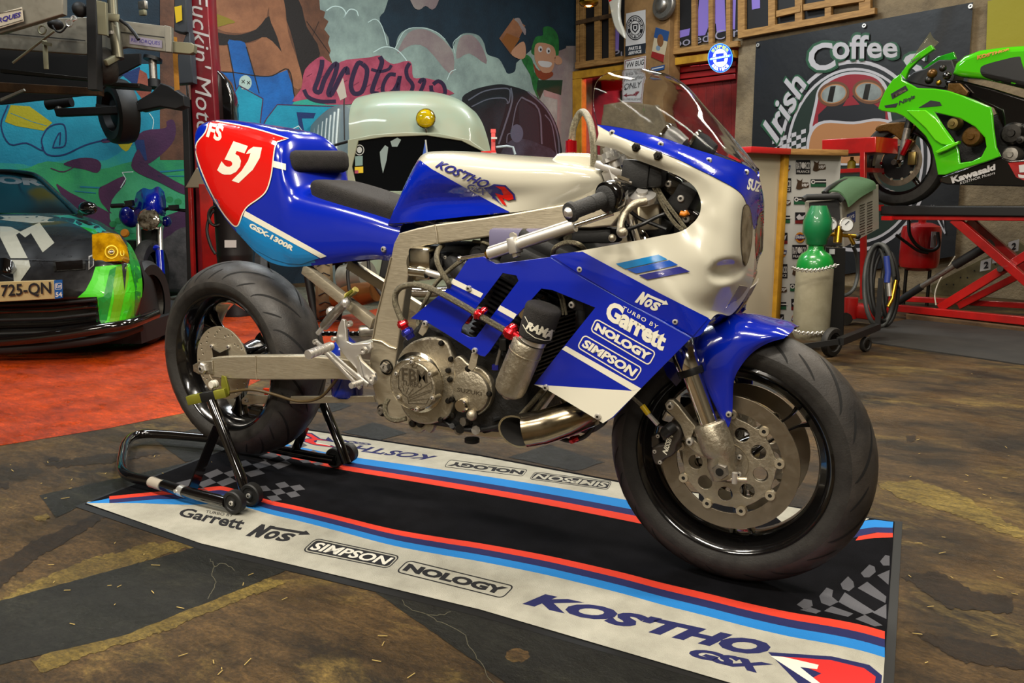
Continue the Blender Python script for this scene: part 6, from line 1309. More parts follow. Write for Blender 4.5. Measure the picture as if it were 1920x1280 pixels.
# fairing
fair=[(1653,208),(1646,204),(1651,187),(1660,168),(1674,148),(1688,138),(1692,150),(1708,158),(1720,165),(1752,166),(1778,170),(1808,180),(1840,193),(1858,201),(1861,215),(1863,240),(1868,275),(1876,293),(1850,303),(1800,318),(1772,328),(1758,328),(1753,300),(1746,275),(1735,255),(1715,235),(1692,217),(1680,212)]
hole=[(1752,210),(1775,216),(1800,222),(1828,238),(1846,258),(1849,275),(1840,293),(1822,302),(1800,305),(1797,280),(1786,260),(1770,238)]
fg=gp_('side_fairing',[fair,hole],.20,.02,GRN,.008)
gp_('fairing_ridge',[(1700,207),(1735,206),(1755,222),(1775,250),(1790,268),(1786,274),(1764,270),(1752,262),(1735,240)],.225,.02,mat('lime_light','#5cc414',.18,coat=1),.006,fg); gp_('fairing_fin',[(1753,284),(1775,272),(1798,264),(1796,270),(1775,281),(1757,288)],.25,.05,mat('lime_light'),.006,fg)
D=Decal(onto([fg],.003)); D.poly([(1670,176),(1698,160),(1703,169),(1673,186)],INK); D.poly([(1675,178),(1697,166),(1699,170),(1676,182)],LENS,.001); D.poly([(1722,202),(1745,188),(1762,191),(1766,198),(1740,201)],INK)
D.text('Ninja',[(1685,200),(1715,186),(1716,176),(1684,190)],INK,.03,.2,.003)
D.poly([(1658,198),(1684,193),(1680,201),(1660,202)],INK,.001); D.build('fairing_print',fg)
gp_('nose_cowl',[(1688,138),(1700,122),(1720,100),(1745,84),(1751,92),(1722,112),(1704,130),(1697,148)],.10,.04,GRN,.006); gp_('far_cowl',[(1730,128),(1758,106),(1788,97),(1793,110),(1765,118),(1738,130)],-.15,.02,GRND,.006)
m=MB(mat('smoke_screen','#c9c4a8',.05,trans=.9,ior=1.1)); m.patch([[UP(1706,120,shift(PG,.1)),UP(1722,92,shift(PG,.08)),UP(1744,60,shift(PG,0))],[UP(1724,108,shift(PG,.1)),UP(1738,86,shift(PG,.06)),UP(1750,72,shift(PG,-.02))],[UP(1748,88,shift(PG,.08)),UP(1752,88,shift(PG,.05)),UP(1760,80,shift(PG,-.05))]],4,4,thick=.003); m.build('screen',gb)
gp_('cockpit',[(1696,150),(1712,135),(1735,128),(1760,112),(1785,112),(1792,130),(1788,150),(1770,166),(1735,162),(1705,155)],-.02,.18,BLKP,.01)
for (x,y,r_,mm) in ((1748,138,.035,BRZ),(1768,128,.025,DSTEEL),(1742,150,.03,DSTEEL),(1776,142,.03,BLKG),(1760,155,.02,GOLD)): m=MB(mm); m.sphere(UP(x,y,shift(PG,.12)),r_,mm); m.build('control_cluster',gb)
gp_('frame_spar',[(1770,150),(1800,150),(1860,165),(1925,185),(1990,200),(1990,262),(1925,245),(1880,240),(1862,202),(1820,184),(1775,172)],.08,.12,BLKG,.015); gp_('air_box_cover',[(1775,172),(1778,156),(1800,156),(1815,172),(1812,180)],.14,.04,BRZ,.006)
gp_('engine_block',[(1745,208),(1850,220),(1885,205),(1990,215),(1990,310),(1880,300),(1800,308),(1790,270)],.02,.25,ENGB,.02)
for (x,y,r_,mm,dd) in ((1823,256,.07,BRZ,.18),(1788,232,.045,mat('dull_gold'),.16),(1898,250,.075,DSTEEL,.12),(1896,290,.06,STEEL,.1),(1915,262,.03,DSTEEL,.14)):
    m=MB(mm); p=UP(x,y,shift(PG,dd)); m.lathe([(0,.03),(r_*.3,.03),(r_*.35,.02),(r_*.8,.018),(r_,.0),(r_,-.06)],p,E2,mm,26); m.build('engine_cover',gb)
tg=gp_('fuel_tank',[(1783,139),(1790,118),(1806,104),(1835,93),(1880,87),(1940,83),(2000,85),(2000,180),(1940,172),(1880,157),(1840,148),(1800,144)],.14,.28,GRN,.04)
D=Decal(onto([tg],.003),12); D.poly(sp2([(1838,130),(1845,122),(1880,112),(1910,106),(1915,115),(1928,165),(1900,163),(1860,150),(1842,142)],3),BLK); D.text("KOS'THOR",[(1832,112),(1893,94),(1893,90),(1830,104)],OR,.06,.2,.002); D.build('tank_print',tg)
bp2=gp_('belly_pan',[(1760,333),(1772,329),(1876,294),(1895,300),(1990,295),(1990,348),(1920,350),(1775,346),(1762,342)],.15,.22,BLKG,.01)
D=Decal(onto([bp2],.003)); D.text('Kawasaki',[(1786,344),(1868,318),(1866,306),(1780,332)],SGW,.05,.1,.001); D.text('KOSTHOR Motors',[(1800,346),(1866,326),(1865,321),(1800,341)],SGW,0,.1,.001); D.poly([(1890,305),(1925,303),(1990,300),(1990,344),(1920,338),(1905,332)],REDL,.001); D.text('5',[(1910,334),(1935,334),(1935,306),(1907,310)],SGW,.04,0,.003); D.build('belly_print',bp2)
# ================================================================ mural painted on the back wall
def mm_(n,c,**k): return mat('mural_'+n,c,.75,bump=.4,bscale=50,**k)
CLD=mm_('cloud','#8fa39a',col2='#6f7f7b',nscale=2.5); CLD2=mm_('cloud_pale','#a9bfb5',col2='#7f9089',nscale=3); CLD3=mm_('cloud_mauve','#7b6a6c',col2='#8f8680',nscale=2)
BRN=mm_('brown','#6d4630',col2='#432b1e',nscale=3); BRN2=mm_('tan','#8f5f40',col2='#6b442d',nscale=3); DBR=mm_('dark_brown','#1b1512'); BLU=mm_('overall_blue','#135fa8',col2='#0d4580',nscale=3); TUR=mm_('turquoise','#158fa8',col2='#0f7690',nscale=2); TUR2=mm_('aqua_green','#2f9a78',col2='#1b8a92',nscale=2); GRM=mm_('green','#2f9a5a',col2='#217c58',nscale=3)
PUR=mm_('purple','#4a2145',col2='#381a3a',nscale=3); NVY=mm_('navy','#0f2a5c'); YLW=mm_('yellow','#a39a12'); PNK=mm_('pink','#a8485e',col2='#8a3248',nscale=6); INKP=mm_('purple_ink','#271534'); PL_=mm_('pale_line','#b9cfcb'); GRY=mm_('grey','#3d4046',col2='#24272c',nscale=3); CARB=mm_('car_black','#14171b'); CARG=mm_('car_highlight','#5b5f6b'); LGR=mm_('leaf_green','#1d6a2c',col2='#12481f',nscale=8); SKN=mm_('skin','#a87c60'); ORB=mm_('beard','#7a3418'); BRK=mm_('brick','#7a3a2c',col2='#8c4a38',nscale=10); STN=mm_('stone','#55504f',col2='#2c2b2b',nscale=6)
MP=onplane(PLM,.004)
D=Decal(MP)
lo=0
# clouds
D.poly(sp2([(590,-40),(722,-40),(723,15),(712,32),(716,52),(728,70),(731,88),(741,90),(746,70),(760,56),(792,51),(815,58),(835,74),(848,92),(853,78),(864,65),(880,62),(898,67),(908,82),(914,102),(935,110),(946,128),(952,138),(965,134),(968,118)],3,False)+[(1000,90),(1010,110),(1060,100),(1062,86),(1080,86),(1080,420),(430,420),(560,180)],CLD)
D.poly(sp2([(768,-20),(775,12),(787,18),(798,11),(810,18),(820,8),(822,-20)],3),CLD3,.002)
for l,w_ in (([(612,20),(625,12),(640,14),(648,24),(644,34),(655,18),(668,20),(672,30)],2),([(690,42),(702,36),(712,42),(720,60),(726,85)],1.5),([(700,98),(720,88),(742,92),(760,110),(770,130)],1.8),([(741,90),(760,57),(790,52),(818,60),(835,74)],1.2),([(838,150),(845,135),(855,130)],1.5),([(853,100),(850,80),(865,66)],1)): D.line(sp2(l,4,False),w_,PL_,.002)
D.poly(sp2([(745,100),(765,62),(795,55),(825,70),(850,100),(845,140),(800,90),(770,85)],3),CLD3,.001); D.poly(sp2([(856,110),(862,72),(885,66),(905,90),(912,120),(880,100)],3),CLD3,.001)
D.poly([(1042,330),(1046,150),(1062,86),(1080,86),(1080,420)],CLD3,.002); D.poly([(1010,110),(1062,90),(1060,190),(1020,180)],CLD3,.0015)
# brown figure with blue dungarees
D.poly([(300,-40),(596,-40),(600,18),(610,22),(607,33),(616,40),(608,55),(618,68),(615,80),(620,95),(617,103),(623,118),(600,120),(570,170),(560,300),(300,300)],BRN,.003)
D.poly(sp2([(395,-20),(500,-20),(502,20),(490,50),(450,62),(410,55),(396,30)],3),BRN2,.004); D.poly(sp2([(398,60),(440,66),(480,55),(505,30),(520,70),(545,130),(530,100),(500,70),(470,78),(420,85),(400,80)],3),DBR,.005)
D.poly(sp2([(400,90),(440,84),(480,78),(510,60),(540,120),(545,150),(470,150),(402,140)],3),BRN2,.0045); D.poly(sp2([(520,-20),(560,0),(575,50),(600,100),(570,165),(560,120),(545,60)],3),DBR,.0045); D.poly(sp2([(508,-20),(532,0),(540,60),(560,120),(568,160),(552,165),(538,130),(520,70),(505,30)],3),BRN2,.006)
D.line([(575,40),(618,100)],1.2,DBR,.006); D.line([(598,40),(572,100)],1,DBR,.006)
D.poly([(398,134),(440,136),(480,142),(510,142),(541,130),(550,160),(552,200),(520,260),(398,260)],BLU,.006); D.poly(sp2([(427,80),(440,76),(455,78),(462,88),(480,150),(487,180),(470,190),(448,180),(440,140)],3),BLU,.007); D.line([(427,82),(436,130),(443,170)],2,DBR,.0075); D.line([(462,88),(477,140),(486,175)],2,DBR,.0075); D.poly(ell(460,155,12,14),CLD2,.008)
D.line([(453,150),(459,156)],1.4,DBR,.009);D.line([(459,150),(453,156)],1.4,DBR,.009);D.line([(463,152),(469,158)],1.4,DBR,.009);D.line([(469,152),(463,158)],1.4,DBR,.009)
D.line(sp2([(398,134),(440,136),(480,142),(510,142),(541,130),(552,180)],4,False),2,DBR,.0075)
D.poly(sp2([(398,25),(440,40),(428,45),(400,50)],3),mm_('mustard','#7a6a1c'),.007)
# turquoise lettering to the right of the column
D.poly([(398,262),(430,190),(448,160),(470,170),(493,185),(490,215),(488,300),(398,300)],TUR,.008); D.line([(430,190),(448,160),(493,185),(487,240)],2.2,PUR,.009); D.line([(447,195),(443,230)],2,NVY,.009)
D.poly([(488,245),(500,220),(518,197),(560,198),(640,200),(640,300),(490,300)],TUR,.009); D.line([(488,245),(500,222),(520,196),(640,200)],2.2,PUR,.010); D.poly([(556,210),(592,212),(588,222),(566,222),(570,244),(562,246)],NVY,.010); D.line([(520,240),(540,246),(560,236),(570,250)],2,PL_,.010)
D.poly(sp2([(548,196),(560,185),(590,186),(640,196),(640,206),(552,202)],3),TUR2,.0085)
# script lettering with pink shadow
D.poly(sp2([(548,190),(565,165),(572,130),(600,106),(612,112),(628,120),(650,112),(690,108),(712,104),(722,112),(738,120),(762,114),(772,120),(775,145),(795,146),(820,152),(834,165),(838,180),(640,196),(600,192),(575,186)],3),PNK,.010)
for l,w_ in (([(604,112),(603,125),(596,150),(590,168),(600,172),(608,150),(622,126),(632,120),(628,140),(616,172),(622,176),(640,140),(650,128),(652,140)],6),
 ([(570,168),(578,182),(600,190),(630,190)],5),([(680,120),(672,118),(664,135),(658,160),(664,175),(678,172),(686,150),(688,130),(680,120)],6),([(712,106),(716,118),(704,150),(698,172),(710,176)],6),([(696,130),(712,134),(728,130),(734,122)],4),([(742,140),(730,140),(720,155),(718,172),(732,176),(744,160),(750,142),(746,172),(756,174)],5),([(768,118),(762,130),(764,145),(774,160),(768,176),(758,178)],5),([(786,156),(790,150),(796,152),(786,178)],5),([(812,158),(822,152),(832,160),(834,176),(820,178),(810,172),(808,160)],5)):
    D.line(sp2(l,4,False),w_*1.45,INKP,.012)
for i in range(9): D.line([(585+i*22,138+i*4),(575+i*22,144+i*4)],1.6,mm_('pink_dark','#6a2138'),.011)
# graffiti on the left
D.poly([(-400,190),(-400,620),(385,620),(385,120),(260,120),(180,180)],TUR,.001); D.poly(sp2([(-400,330),(0,322),(90,302),(180,318),(260,300),(385,290),(385,620),(-400,620)],3),GRM,.002); D.poly(sp2([(-400,300),(0,305),(60,312),(120,300),(200,300),(260,270),(385,300),(385,340),(-400,350)],3),TUR2,.0015)
D.poly([(20,197),(55,199),(98,230),(82,245),(30,236),(9,228)],YLW,.003); D.line([(20,212),(60,228),(88,236)],1,TUR,.004)
D.poly(sp2([(258,215),(262,240),(250,265),(236,284),(218,262),(248,258)],3),YLW,.003)
D.line(sp2([(15,197),(2,235),(18,270),(50,268),(80,282),(78,262),(90,240),(110,232),(122,238),(122,272),(100,277)],4,False),2.6,NVY,.004); D.line(sp2([(78,275),(90,290),(120,290),(160,272),(200,262),(240,258)],4,False),2.8,NVY,.004); D.line(sp2([(99,277),(104,262),(113,248),(112,272)],3,False),2.4,NVY,.004)
D.poly(sp2([(255,265),(270,245),(310,240),(312,228),(325,225),(330,245),(322,270),(290,300),(268,306)],3),PUR,.004); D.poly([(252,262),(270,262),(276,300),(262,306)],NVY,.005)
D.poly(sp2([(190,262),(210,258),(220,262),(196,268)],3),PUR,.004); D.poly([(262,130),(275,138),(285,182),(268,188),(255,170)],BRK,.003); D.poly([(228,140),(262,125),(268,165),(250,158)],NVY,.002)
D.line(sp2([(280,212),(288,225),(286,242)],3,False),1.4,PL_,.004)
D.poly(sp2([(120,306),(150,296),(180,298),(190,310),(182,324),(160,318),(130,312)],3),PUR,.004); D.line(sp2([(95,315),(120,322),(150,306)],3,False),2,PUR,.0045)
D.poly(sp2([(246,310),(258,280),(266,290),(280,310),(330,340),(348,350),(350,364),(334,360),(300,342),(262,326)],3),PUR,.005)
D.poly(sp2([(105,346),(130,360),(180,385),(210,400),(190,380),(185,355),(200,345),(232,330),(234,345),(210,375),(206,410),(214,430),(150,410)],3),PUR,.005)
D.poly(sp2([(230,325),(290,340),(330,360),(350,372),(350,420),(300,440),(215,430),(205,400)],3),mm_('mint','#3c9a6c',col2='#2f8a5c',nscale=6),.0045); D.line([(229,323),(236,335),(226,352)],1.6,PL_,.006); D.line([(229,323),(250,322)],1.4,PL_,.006)
for cx,cy in ((222,414),(212,420),(236,400),(318,374),(334,378)): D.poly(ell(cx,cy,7,6),mm_('green_spot','#1f7a44'),.006)
D.line([(300,322),(348,318)],3,mm_('teal_line','#136f86'),.005); D.line([(296,330),(348,330)],2,mm_('teal_line','#136f86'),.005); D.line([(150,350),(190,352)],3,mm_('teal_line','#136f86'),.005); D.line([(140,358),(180,362)],2,mm_('teal_line','#136f86'),.005)
D.poly([(310,405),(350,390),(350,450),(300,470)],PUR,.006); D.poly(sp2([(300,470),(320,440),(350,425),(390,440),(390,620),(290,620)],3),STN,.007)
# painted black car
D.poly(sp2([(866,190),(880,172),(905,163),(935,158),(958,161),(990,172),(1020,195),(1042,230),(1052,270),(1056,320),(1056,420),(900,420),(885,250)],4),CARB,.004)
D.poly([(885,198),(905,185),(935,178),(952,182),(945,215),(930,262),(915,262)],mm_('car_glass','#1d2a30',col2='#0c1114',nscale=2),.005)
for l,w_ in (([(878,188),(905,172),(935,166),(955,168),(955,190),(950,194)],2.4),([(884,200),(915,186),(945,184),(953,193)],2),([(958,165),(960,190),(945,240),(935,270)],3.2),([(978,182),(968,200),(960,240)],2),([(978,182),(1010,205),(1016,270)],3),([(990,172),(1025,205),(1045,250),(1050,300)],3),([(1022,215),(1035,235),(1044,290)],2)): D.line(sp2(l,4,False),w_,CARG,.006)
D.poly([(972,196),(980,186),(1008,208),(1012,270),(975,262)],mm_('car_glass2','#20242a'),.0055); D.poly(sp2([(940,285),(960,262),(990,262),(1015,272),(1040,285),(1050,330),(935,330)],3),mm_('car_body','#3b4350',col2='#262b33',nscale=4),.006); D.poly(ell(969,250,12,17),mm_('mirror_grey','#4f596a'),.007); D.line(sp2([(950,268),(952,252),(962,250)],3,False),2,CARG,.0065)
# small green-hatted painted figure raising a mug
D.poly([(936,72),(963,34),(985,48),(958,102)],BRN2,.005); D.poly([(940,76),(950,62),(975,72),(958,98)],mm_('beer','#7c4a1c'),.006); D.poly(sp2([(964,36),(974,34),(981,48),(986,55),(984,66),(972,44)],3),CLD3,.006)
D.poly(sp2([(958,100),(970,84),(982,78),(986,92),(984,108),(972,110)],3),SKN,.007); D.poly(sp2([(978,112),(986,102),(998,112),(1002,135),(1010,145),(1008,175),(1012,190),(1000,165),(994,140)],3),LGR,.006)
D.poly(sp2([(996,95),(1004,70),(1018,66),(1018,52),(1032,50),(1044,62),(1048,80),(1046,108),(1036,110),(1004,104)],3),LGR,.007); D.poly(sp2([(1002,104),(1004,84),(1016,80),(1036,86),(1042,100),(1040,118),(1034,134),(1018,136),(1006,120)],3),SKN,.008); D.poly(sp2([(1000,118),(1010,132),(1034,134),(1036,142),(1020,150),(1006,142)],3),ORB,.007)
D.poly(ell(1013,92,4,6),SGW,.009); D.poly(ell(1028,95,4,6),SGW,.009); D.poly(ell(1014,93,1.6,2.6),INK,.0095); D.poly(ell(1029,96,1.6,2.6),INK,.0095); D.poly(sp2([(1010,114),(1034,117),(1030,126),(1014,124)],3),SGW,.009); D.poly([(1008,150),(1055,150),(1052,178),(1020,168),(1012,186),(1006,170)],mm_('dark_green','#12301c'),.0065); D.poly(sp2([(1040,108),(1046,104),(1054,112),(1052,120),(1042,120)],3),SKN,.008)
D.build('mural_paint',wb)
# ================================================================ left side of the workshop
NF=V((CF.x,CF.y,0)).normalized()
def PD(d): return (CC+CF*d,NF)             # upright plane facing the camera at depth d
ALD=mat('dull_aluminium','#8e8b80',.5,.7,noise=.12,nscale=12); FRD=mat('black_frame','#0e0d0d',.6)
# two-post lift column
lc=thing('car_lift_column','dark red car lift column with white script lettering down its face','lift column',UZ(375,560))
m=MB(mat('maroon_paint','#7d1420',.35,coat=.4,col2='#5f0f18',nscale=3)); pslab(m,[(343,-80),(386,-80),(392,40),(399,130),(409,300),(424,566),(372,566),(364,300)],PD(7.1),.20,None,.01); colm=m.build('column_face',lc)
D=Decal(onto([colm],.004),12); D.text("Fuckin' Motors",[(358,-14),(371,292),(402,292),(390,-14)],SGW,.0,.25,.001,1.0); D.build('column_lettering',colm)
m=MB(mat('grey_plastic','#2b3036',.5)); pslab(m,[(326,-60),(347,-60),(352,60),(342,62),(326,58)],PD(6.95),.12,None,.01); m.build('control_box',lc)
m=MB(YEL); pslab(m,[(327,13),(340,10),(341,38),(330,43)],PD(6.93),.006); m.build('yellow_sticker',lc)
m=MB(mat('grey_plastic')); pslab(m,[(334,100),(350,60),(356,60),(362,155),(330,158),(325,140)],PD(6.98),.1,None,.01); m.build('carriage_cover',lc)
m=MB(BLKG); pslab(m,[sp2([(402,142),(420,145),(430,165),(437,195),(438,300),(408,300)],3)],PD(7.2),.15,BLKG,.02); m.build('motor_cover',lc)
m=MB(FRD); pslab(m,[(341,185),(352,185),(366,566),(352,566),(346,360)],PD(7.05),.2,FRD,.004); m.build('column_side',lc)
m=MB(REDL); pslab(m,[(352,350),(358,350),(366,566),(360,566)],PD(6.98),.05,REDL,.003); m.build('red_edge',lc)
m=MB(CHROME); m.cyl(UD(351,160,6.95),UD(353,188,6.95),.012,m=CHROME); m.build('steel_rod',lc)
m=MB(mat('beige_cover','#6f6654',.5)); pslab(m,[(346,352),(368,314),(398,330),(398,352)],PD(6.8),.2,None,.01); m.build('beige_cover',lc)
m=MB(FRD); pslab(m,[(100,203),(180,200),(215,198),(255,190),(268,205),(240,212),(105,218)],PD(6.6),.08,FRD,.006); pslab(m,[(255,190),(285,172),(300,155),(316,160),(345,180),(346,198),(330,205),(300,200),(262,208)],PD(6.6),.12,FRD,.01); m.build('lift_arm',lc)
m=MB(DSTEEL); m.cyl(UD(287,108,6.6),UD(286,114,6.6),.075,m=BLK,n=24); m.cyl(UD(286,114,6.6),UD(288,150,6.6),.032,m=STEEL,n=18); m.cyl(UD(289,150,6.6),UD(290,165,6.6),.05,m=FRD,n=18); m.build('lift_pad',lc)
m=MB(FRD); m.cyl(UD(110,185,6.4),UD(112,214,6.4),.03,m=STEEL,n=16); m.cyl(UD(88,196,6.4),UD(134,190,6.4),.045,m=FRD,n=10); m.build('lift_pad',lc)
m=MB(REDL); pslab(m,[(372,345),(400,345),(412,470),(414,566),(382,566)],PD(6.7),.15,REDL,.01); rdb=m.build('red_base_leg',lc)
dr=UZ(448,590); m=MB(mat('black_drum','#141011',.4)); dD=(dr-CC).dot(CF); h=UP(432,372,(dr,NF)).z; r=.14; m.lathe([(0,0),(r,0),(r,.02),(r*.98,.03),(r*.98,h*.5),(r,h*.5+.01),(r,h*.5+.03),(r*.98,h*.52+.03),(r*.98,h-.02),(r,h-.01),(r*.9,h),(0,h)],dr,(0,0,1),None,30); o=tag(m.build('oil_drum'),'black drum with a small white label beside the red lift column','drum')
m=MB(SGW); pslab(m,[(421,450),(443,450),(443,464),(421,464)],(dr-NF*(r+.006),NF),.003); m.build('paper_label',o)
m=MB(BLKP); m.tube([UD(x,y,dD-.22) for x,y in ((410,392),(396,400),(388,430),(395,460),(404,476))],.012,smooth=4); m.tube([UD(405+14*math.cos(t),405+18*math.sin(t),dD-.24) for t in [2*PI*k/20 for k in range(20)]],.012,DSTEEL,8,closed=True); m.build('hand_pump',o)
# ---------------------------------------------------------------- trailer lifted overhead
tr_=thing('car_trailer','aluminium car trailer raised on the lift, seen from below at the upper left','trailer',UD(150,190,5.8))
def ts(name,q,d,t,mmt,bev=.004): m=MB(mmt); pslab(m,[q] if not isinstance(q[0][0],(tuple,list)) else q,PD(d),t,mmt,bev); return m.build(name,tr_)
sbm=ts('front_beam',[(-300,80),(-300,-60),(118,-60),(118,26),(60,44),(0,62)],5.0,.05,ALD,.006)
ts('sign_plate',[(-60,40),(41,13),(44,40),(-60,72)],4.97,.006,mat('cream_sign','#b7b0a0',.5))
D=Decal(onplane((CC+CF*4.965,NF))); D.text('REMORQUES',[(-42,55),(39,33),(39,22),(-42,44)],mat('violet_ink','#2c2080',.5),.03,.15); D.line([(-40,62),(43,37)],1,DSTEEL); D.line([(-40,32),(41,17)],1,DSTEEL); D.build('sign_lettering',sbm)
ts('side_board',[(-300,70),(118,40),(160,30),(225,38),(320,50),(320,98),(160,86),(-300,70)][0:0] or [(-300,40),(100,34),(160,32),(225,38),(320,50),(321,98),(235,88),(160,102),(-300,70)],5.8,.05,ALD)
D=Decal(onplane((CC+CF*5.795,NF))); D.line([(0,62),(160,76)],1.6,FRD); D.line([(225,60),(308,70)],1.6,FRD); D.poly([(243,66),(304,76),(304,90),(243,82)],mat('lilac_label','#8c8698',.5)); D.text('REMORQUES',[(246,79),(300,86),(300,78),(246,71)],mat('violet_ink'),.0,.1,.001)
D.build('board_joints',tr_)
e=ts('end_cap',[(308,47),(321,50),(322,98),(310,97)],5.75,.02,ALD)
for y in (53,66,85): m=MB(SILV); bolt(m,UD(315,y,5.74),-CF,.010,.008,SILV); m.build('cap_bolt',e)
ts('draw_bar',[(322,77),(358,80),(364,84),(363,98),(356,101),(322,98)],5.8,.06,mat('zinc_plate','#7d7a63',.5,.5))
ts('cross_member',[(160,-60),(178,-60),(182,168),(164,168)],5.55,.08,FRD)
ts('bracket_plate',[(180,0),(198,4),(200,66),(183,64)],5.45,.03,mat('zinc_plate'))
for y in (10,54): m=MB(SILV); bolt(m,UD(187,y,5.43),-CF,.012,.01,SILV); m.build('plate_bolt',tr_)
m=MB(mat('zinc_plate')); m.tube([UD(207,-60,5.35),UD(213,45,5.35)],.033,mat('galvanised','#6f6c5c',.4,.8),20); m.tube([UD(213,45,5.35),UD(222,110,5.35)],.037,mat('galvanised'),20); m.tube([UD(212,62,5.35),UD(213,68,5.35)],.042,STEEL,20); jt=m.build('jockey_tube',tr_)
m=MB(SILV); m.bar(UD(202,32,5.3),UD(224,34,5.3),.02,.05,mat('zinc_plate'),bev=.005); m.tube([UD(226,38,5.28),UD(240,48,5.25),UD(252,62,5.25),UD(260,74,5.25)],.012,FRD,10); m.build('clamp_handle',jt)
m=MB(FRD); c=UD(194,124,5.4); ax_=(-ray(200,124).normalized()*.62-CR*.78).normalized(); r=.125; m.lathe([(r*.5,-.05),(r*.9,-.055),(r,-.03),(r,.03),(r*.9,.055),(r*.55,.055)],c,ax_,TYRE,32); m.lathe([(r*.5,-.04),(r*.5,.04),(r*.6,.055)],c,ax_,GOLD,32); m.lathe([(0,.02),(r*.2,.045),(r*.25,.02),(r*.5,.0)],c,ax_,mat('zinc_plate'),24); m.build('jockey_wheel',tr_)
m=MB(mat('zinc_plate')); m.bar(UD(222,105,5.36),UD(198,118,5.25),.03,.04,None,bev=.006); m.build('wheel_fork',tr_)
m=MB(FRD); pslab(m,[(-300,72),(0,86),(160,104),(262,100),(262,120),(205,150),(185,176),(0,196),(-300,200)],PD(6.3),.03,FRD,.002); m.build('under_frame',tr_)
ts('chassis_rail',[(-100,150),(0,154),(185,165),(185,178),(0,172),(-100,170)],6.0,.08,WOODD); ts('chassis_rail',[(0,128),(170,146),(170,152),(0,136)],6.1,.06,DSTEEL)
ts('silver_strut',[(0,184),(44,166),(46,170),(0,191)],5.9,.02,ALD)
m=MB(mat('zinc_plate')); m.cyl(UD(24,118,5.3),UD(102,58,5.3),.008,m=mat('zinc_plate'),n=8); m.build('tie_rod',tr_)
m=MB(mat('zinc_plate')); m.tube([UD(79+7*math.cos(t),56+8*math.sin(t),5.2) for t in [2*PI*k/14 for k in range(14)]],.006,mat('zinc_plate'),6,closed=True); m.bar(UD(84,76,5.2),UD(87,130,5.2),.03,.012,mat('zinc_plate'),bev=.003); m.bar(UD(80,80,5.18),UD(96,84,5.18),.02,.02,mat('zinc_plate')); m.build('latch_hook',tr_)
m=MB(SILV); m.tube([UD(130+6*math.cos(t)+(8 if math.sin(t)<0 else 0),40+10*math.sin(t),5.1) for t in [2*PI*k/14 for k in range(14)]],.006,SILV,6,closed=True); m.tube([UD(126,48,5.1),UD(115,60,5.1),UD(105,58,5.1),UD(98,48,5.1)],.006,FRD,smooth=3); m.build('safety_hook',tr_)
m=MB(FRD); m.sphere(UD(104,46,5.2),.05,FRD,sc=(1,1,.7)); m.sphere(UD(150,18,5.2),.05,FRD); m.build('cable_gland',tr_)
c=UD(222,209,6.4); ax_=(-ray(222,205).normalized()*.62-CR*.78).normalized(); r=.26; m=MB(TYRE); m.lathe([(r*.6,-.07),(r*.85,-.085),(r*.97,-.07),(r,-.04),(r,.04),(r*.97,.07),(r*.85,.085),(r*.6,.07)],c,ax_,BLKP,48); m.lathe([(0,.04),(r*.2,.05),(r*.5,.02),(r*.6,.07)],c,ax_,FRD,30); m.build('road_wheel',tr_)
m=MB(FRD); m.cyl(UD(180,199,6.3),UD(222,205,6.4),.02,m=FRD); m.build('axle_stub',tr_)
m=MB(WOODD); pslab(m,[(190,152),(262,156),(262,165),(192,160)],PD(6.0),.2,DSTEEL,.01); m.build('mudguard_plate',tr_)
m=MB(mat('orange_webbing','#9c6a1c',.8,bump=.4,bscale=60)); m.add([UD(322,68,5.7),UD(332,70,5.7),UD(334,120,5.72),UD(337,168,5.75),UD(327,170,5.75),UD(325,120,5.72)],[(0,1,2,5),(5,2,3,4)]); tag(m.build('ratchet_strap'),'orange webbing strap hanging from the end of the raised trailer','strap')
m=MB(STEEL); m.box(UD(268,10,5.6),(.08,.03,.06),STEEL,bev=.008); m.box(UD(268,24,5.6),(.06,.03,.04),mat('zinc_plate'),bev=.008); m.build('ratchet_buckle',tr_)
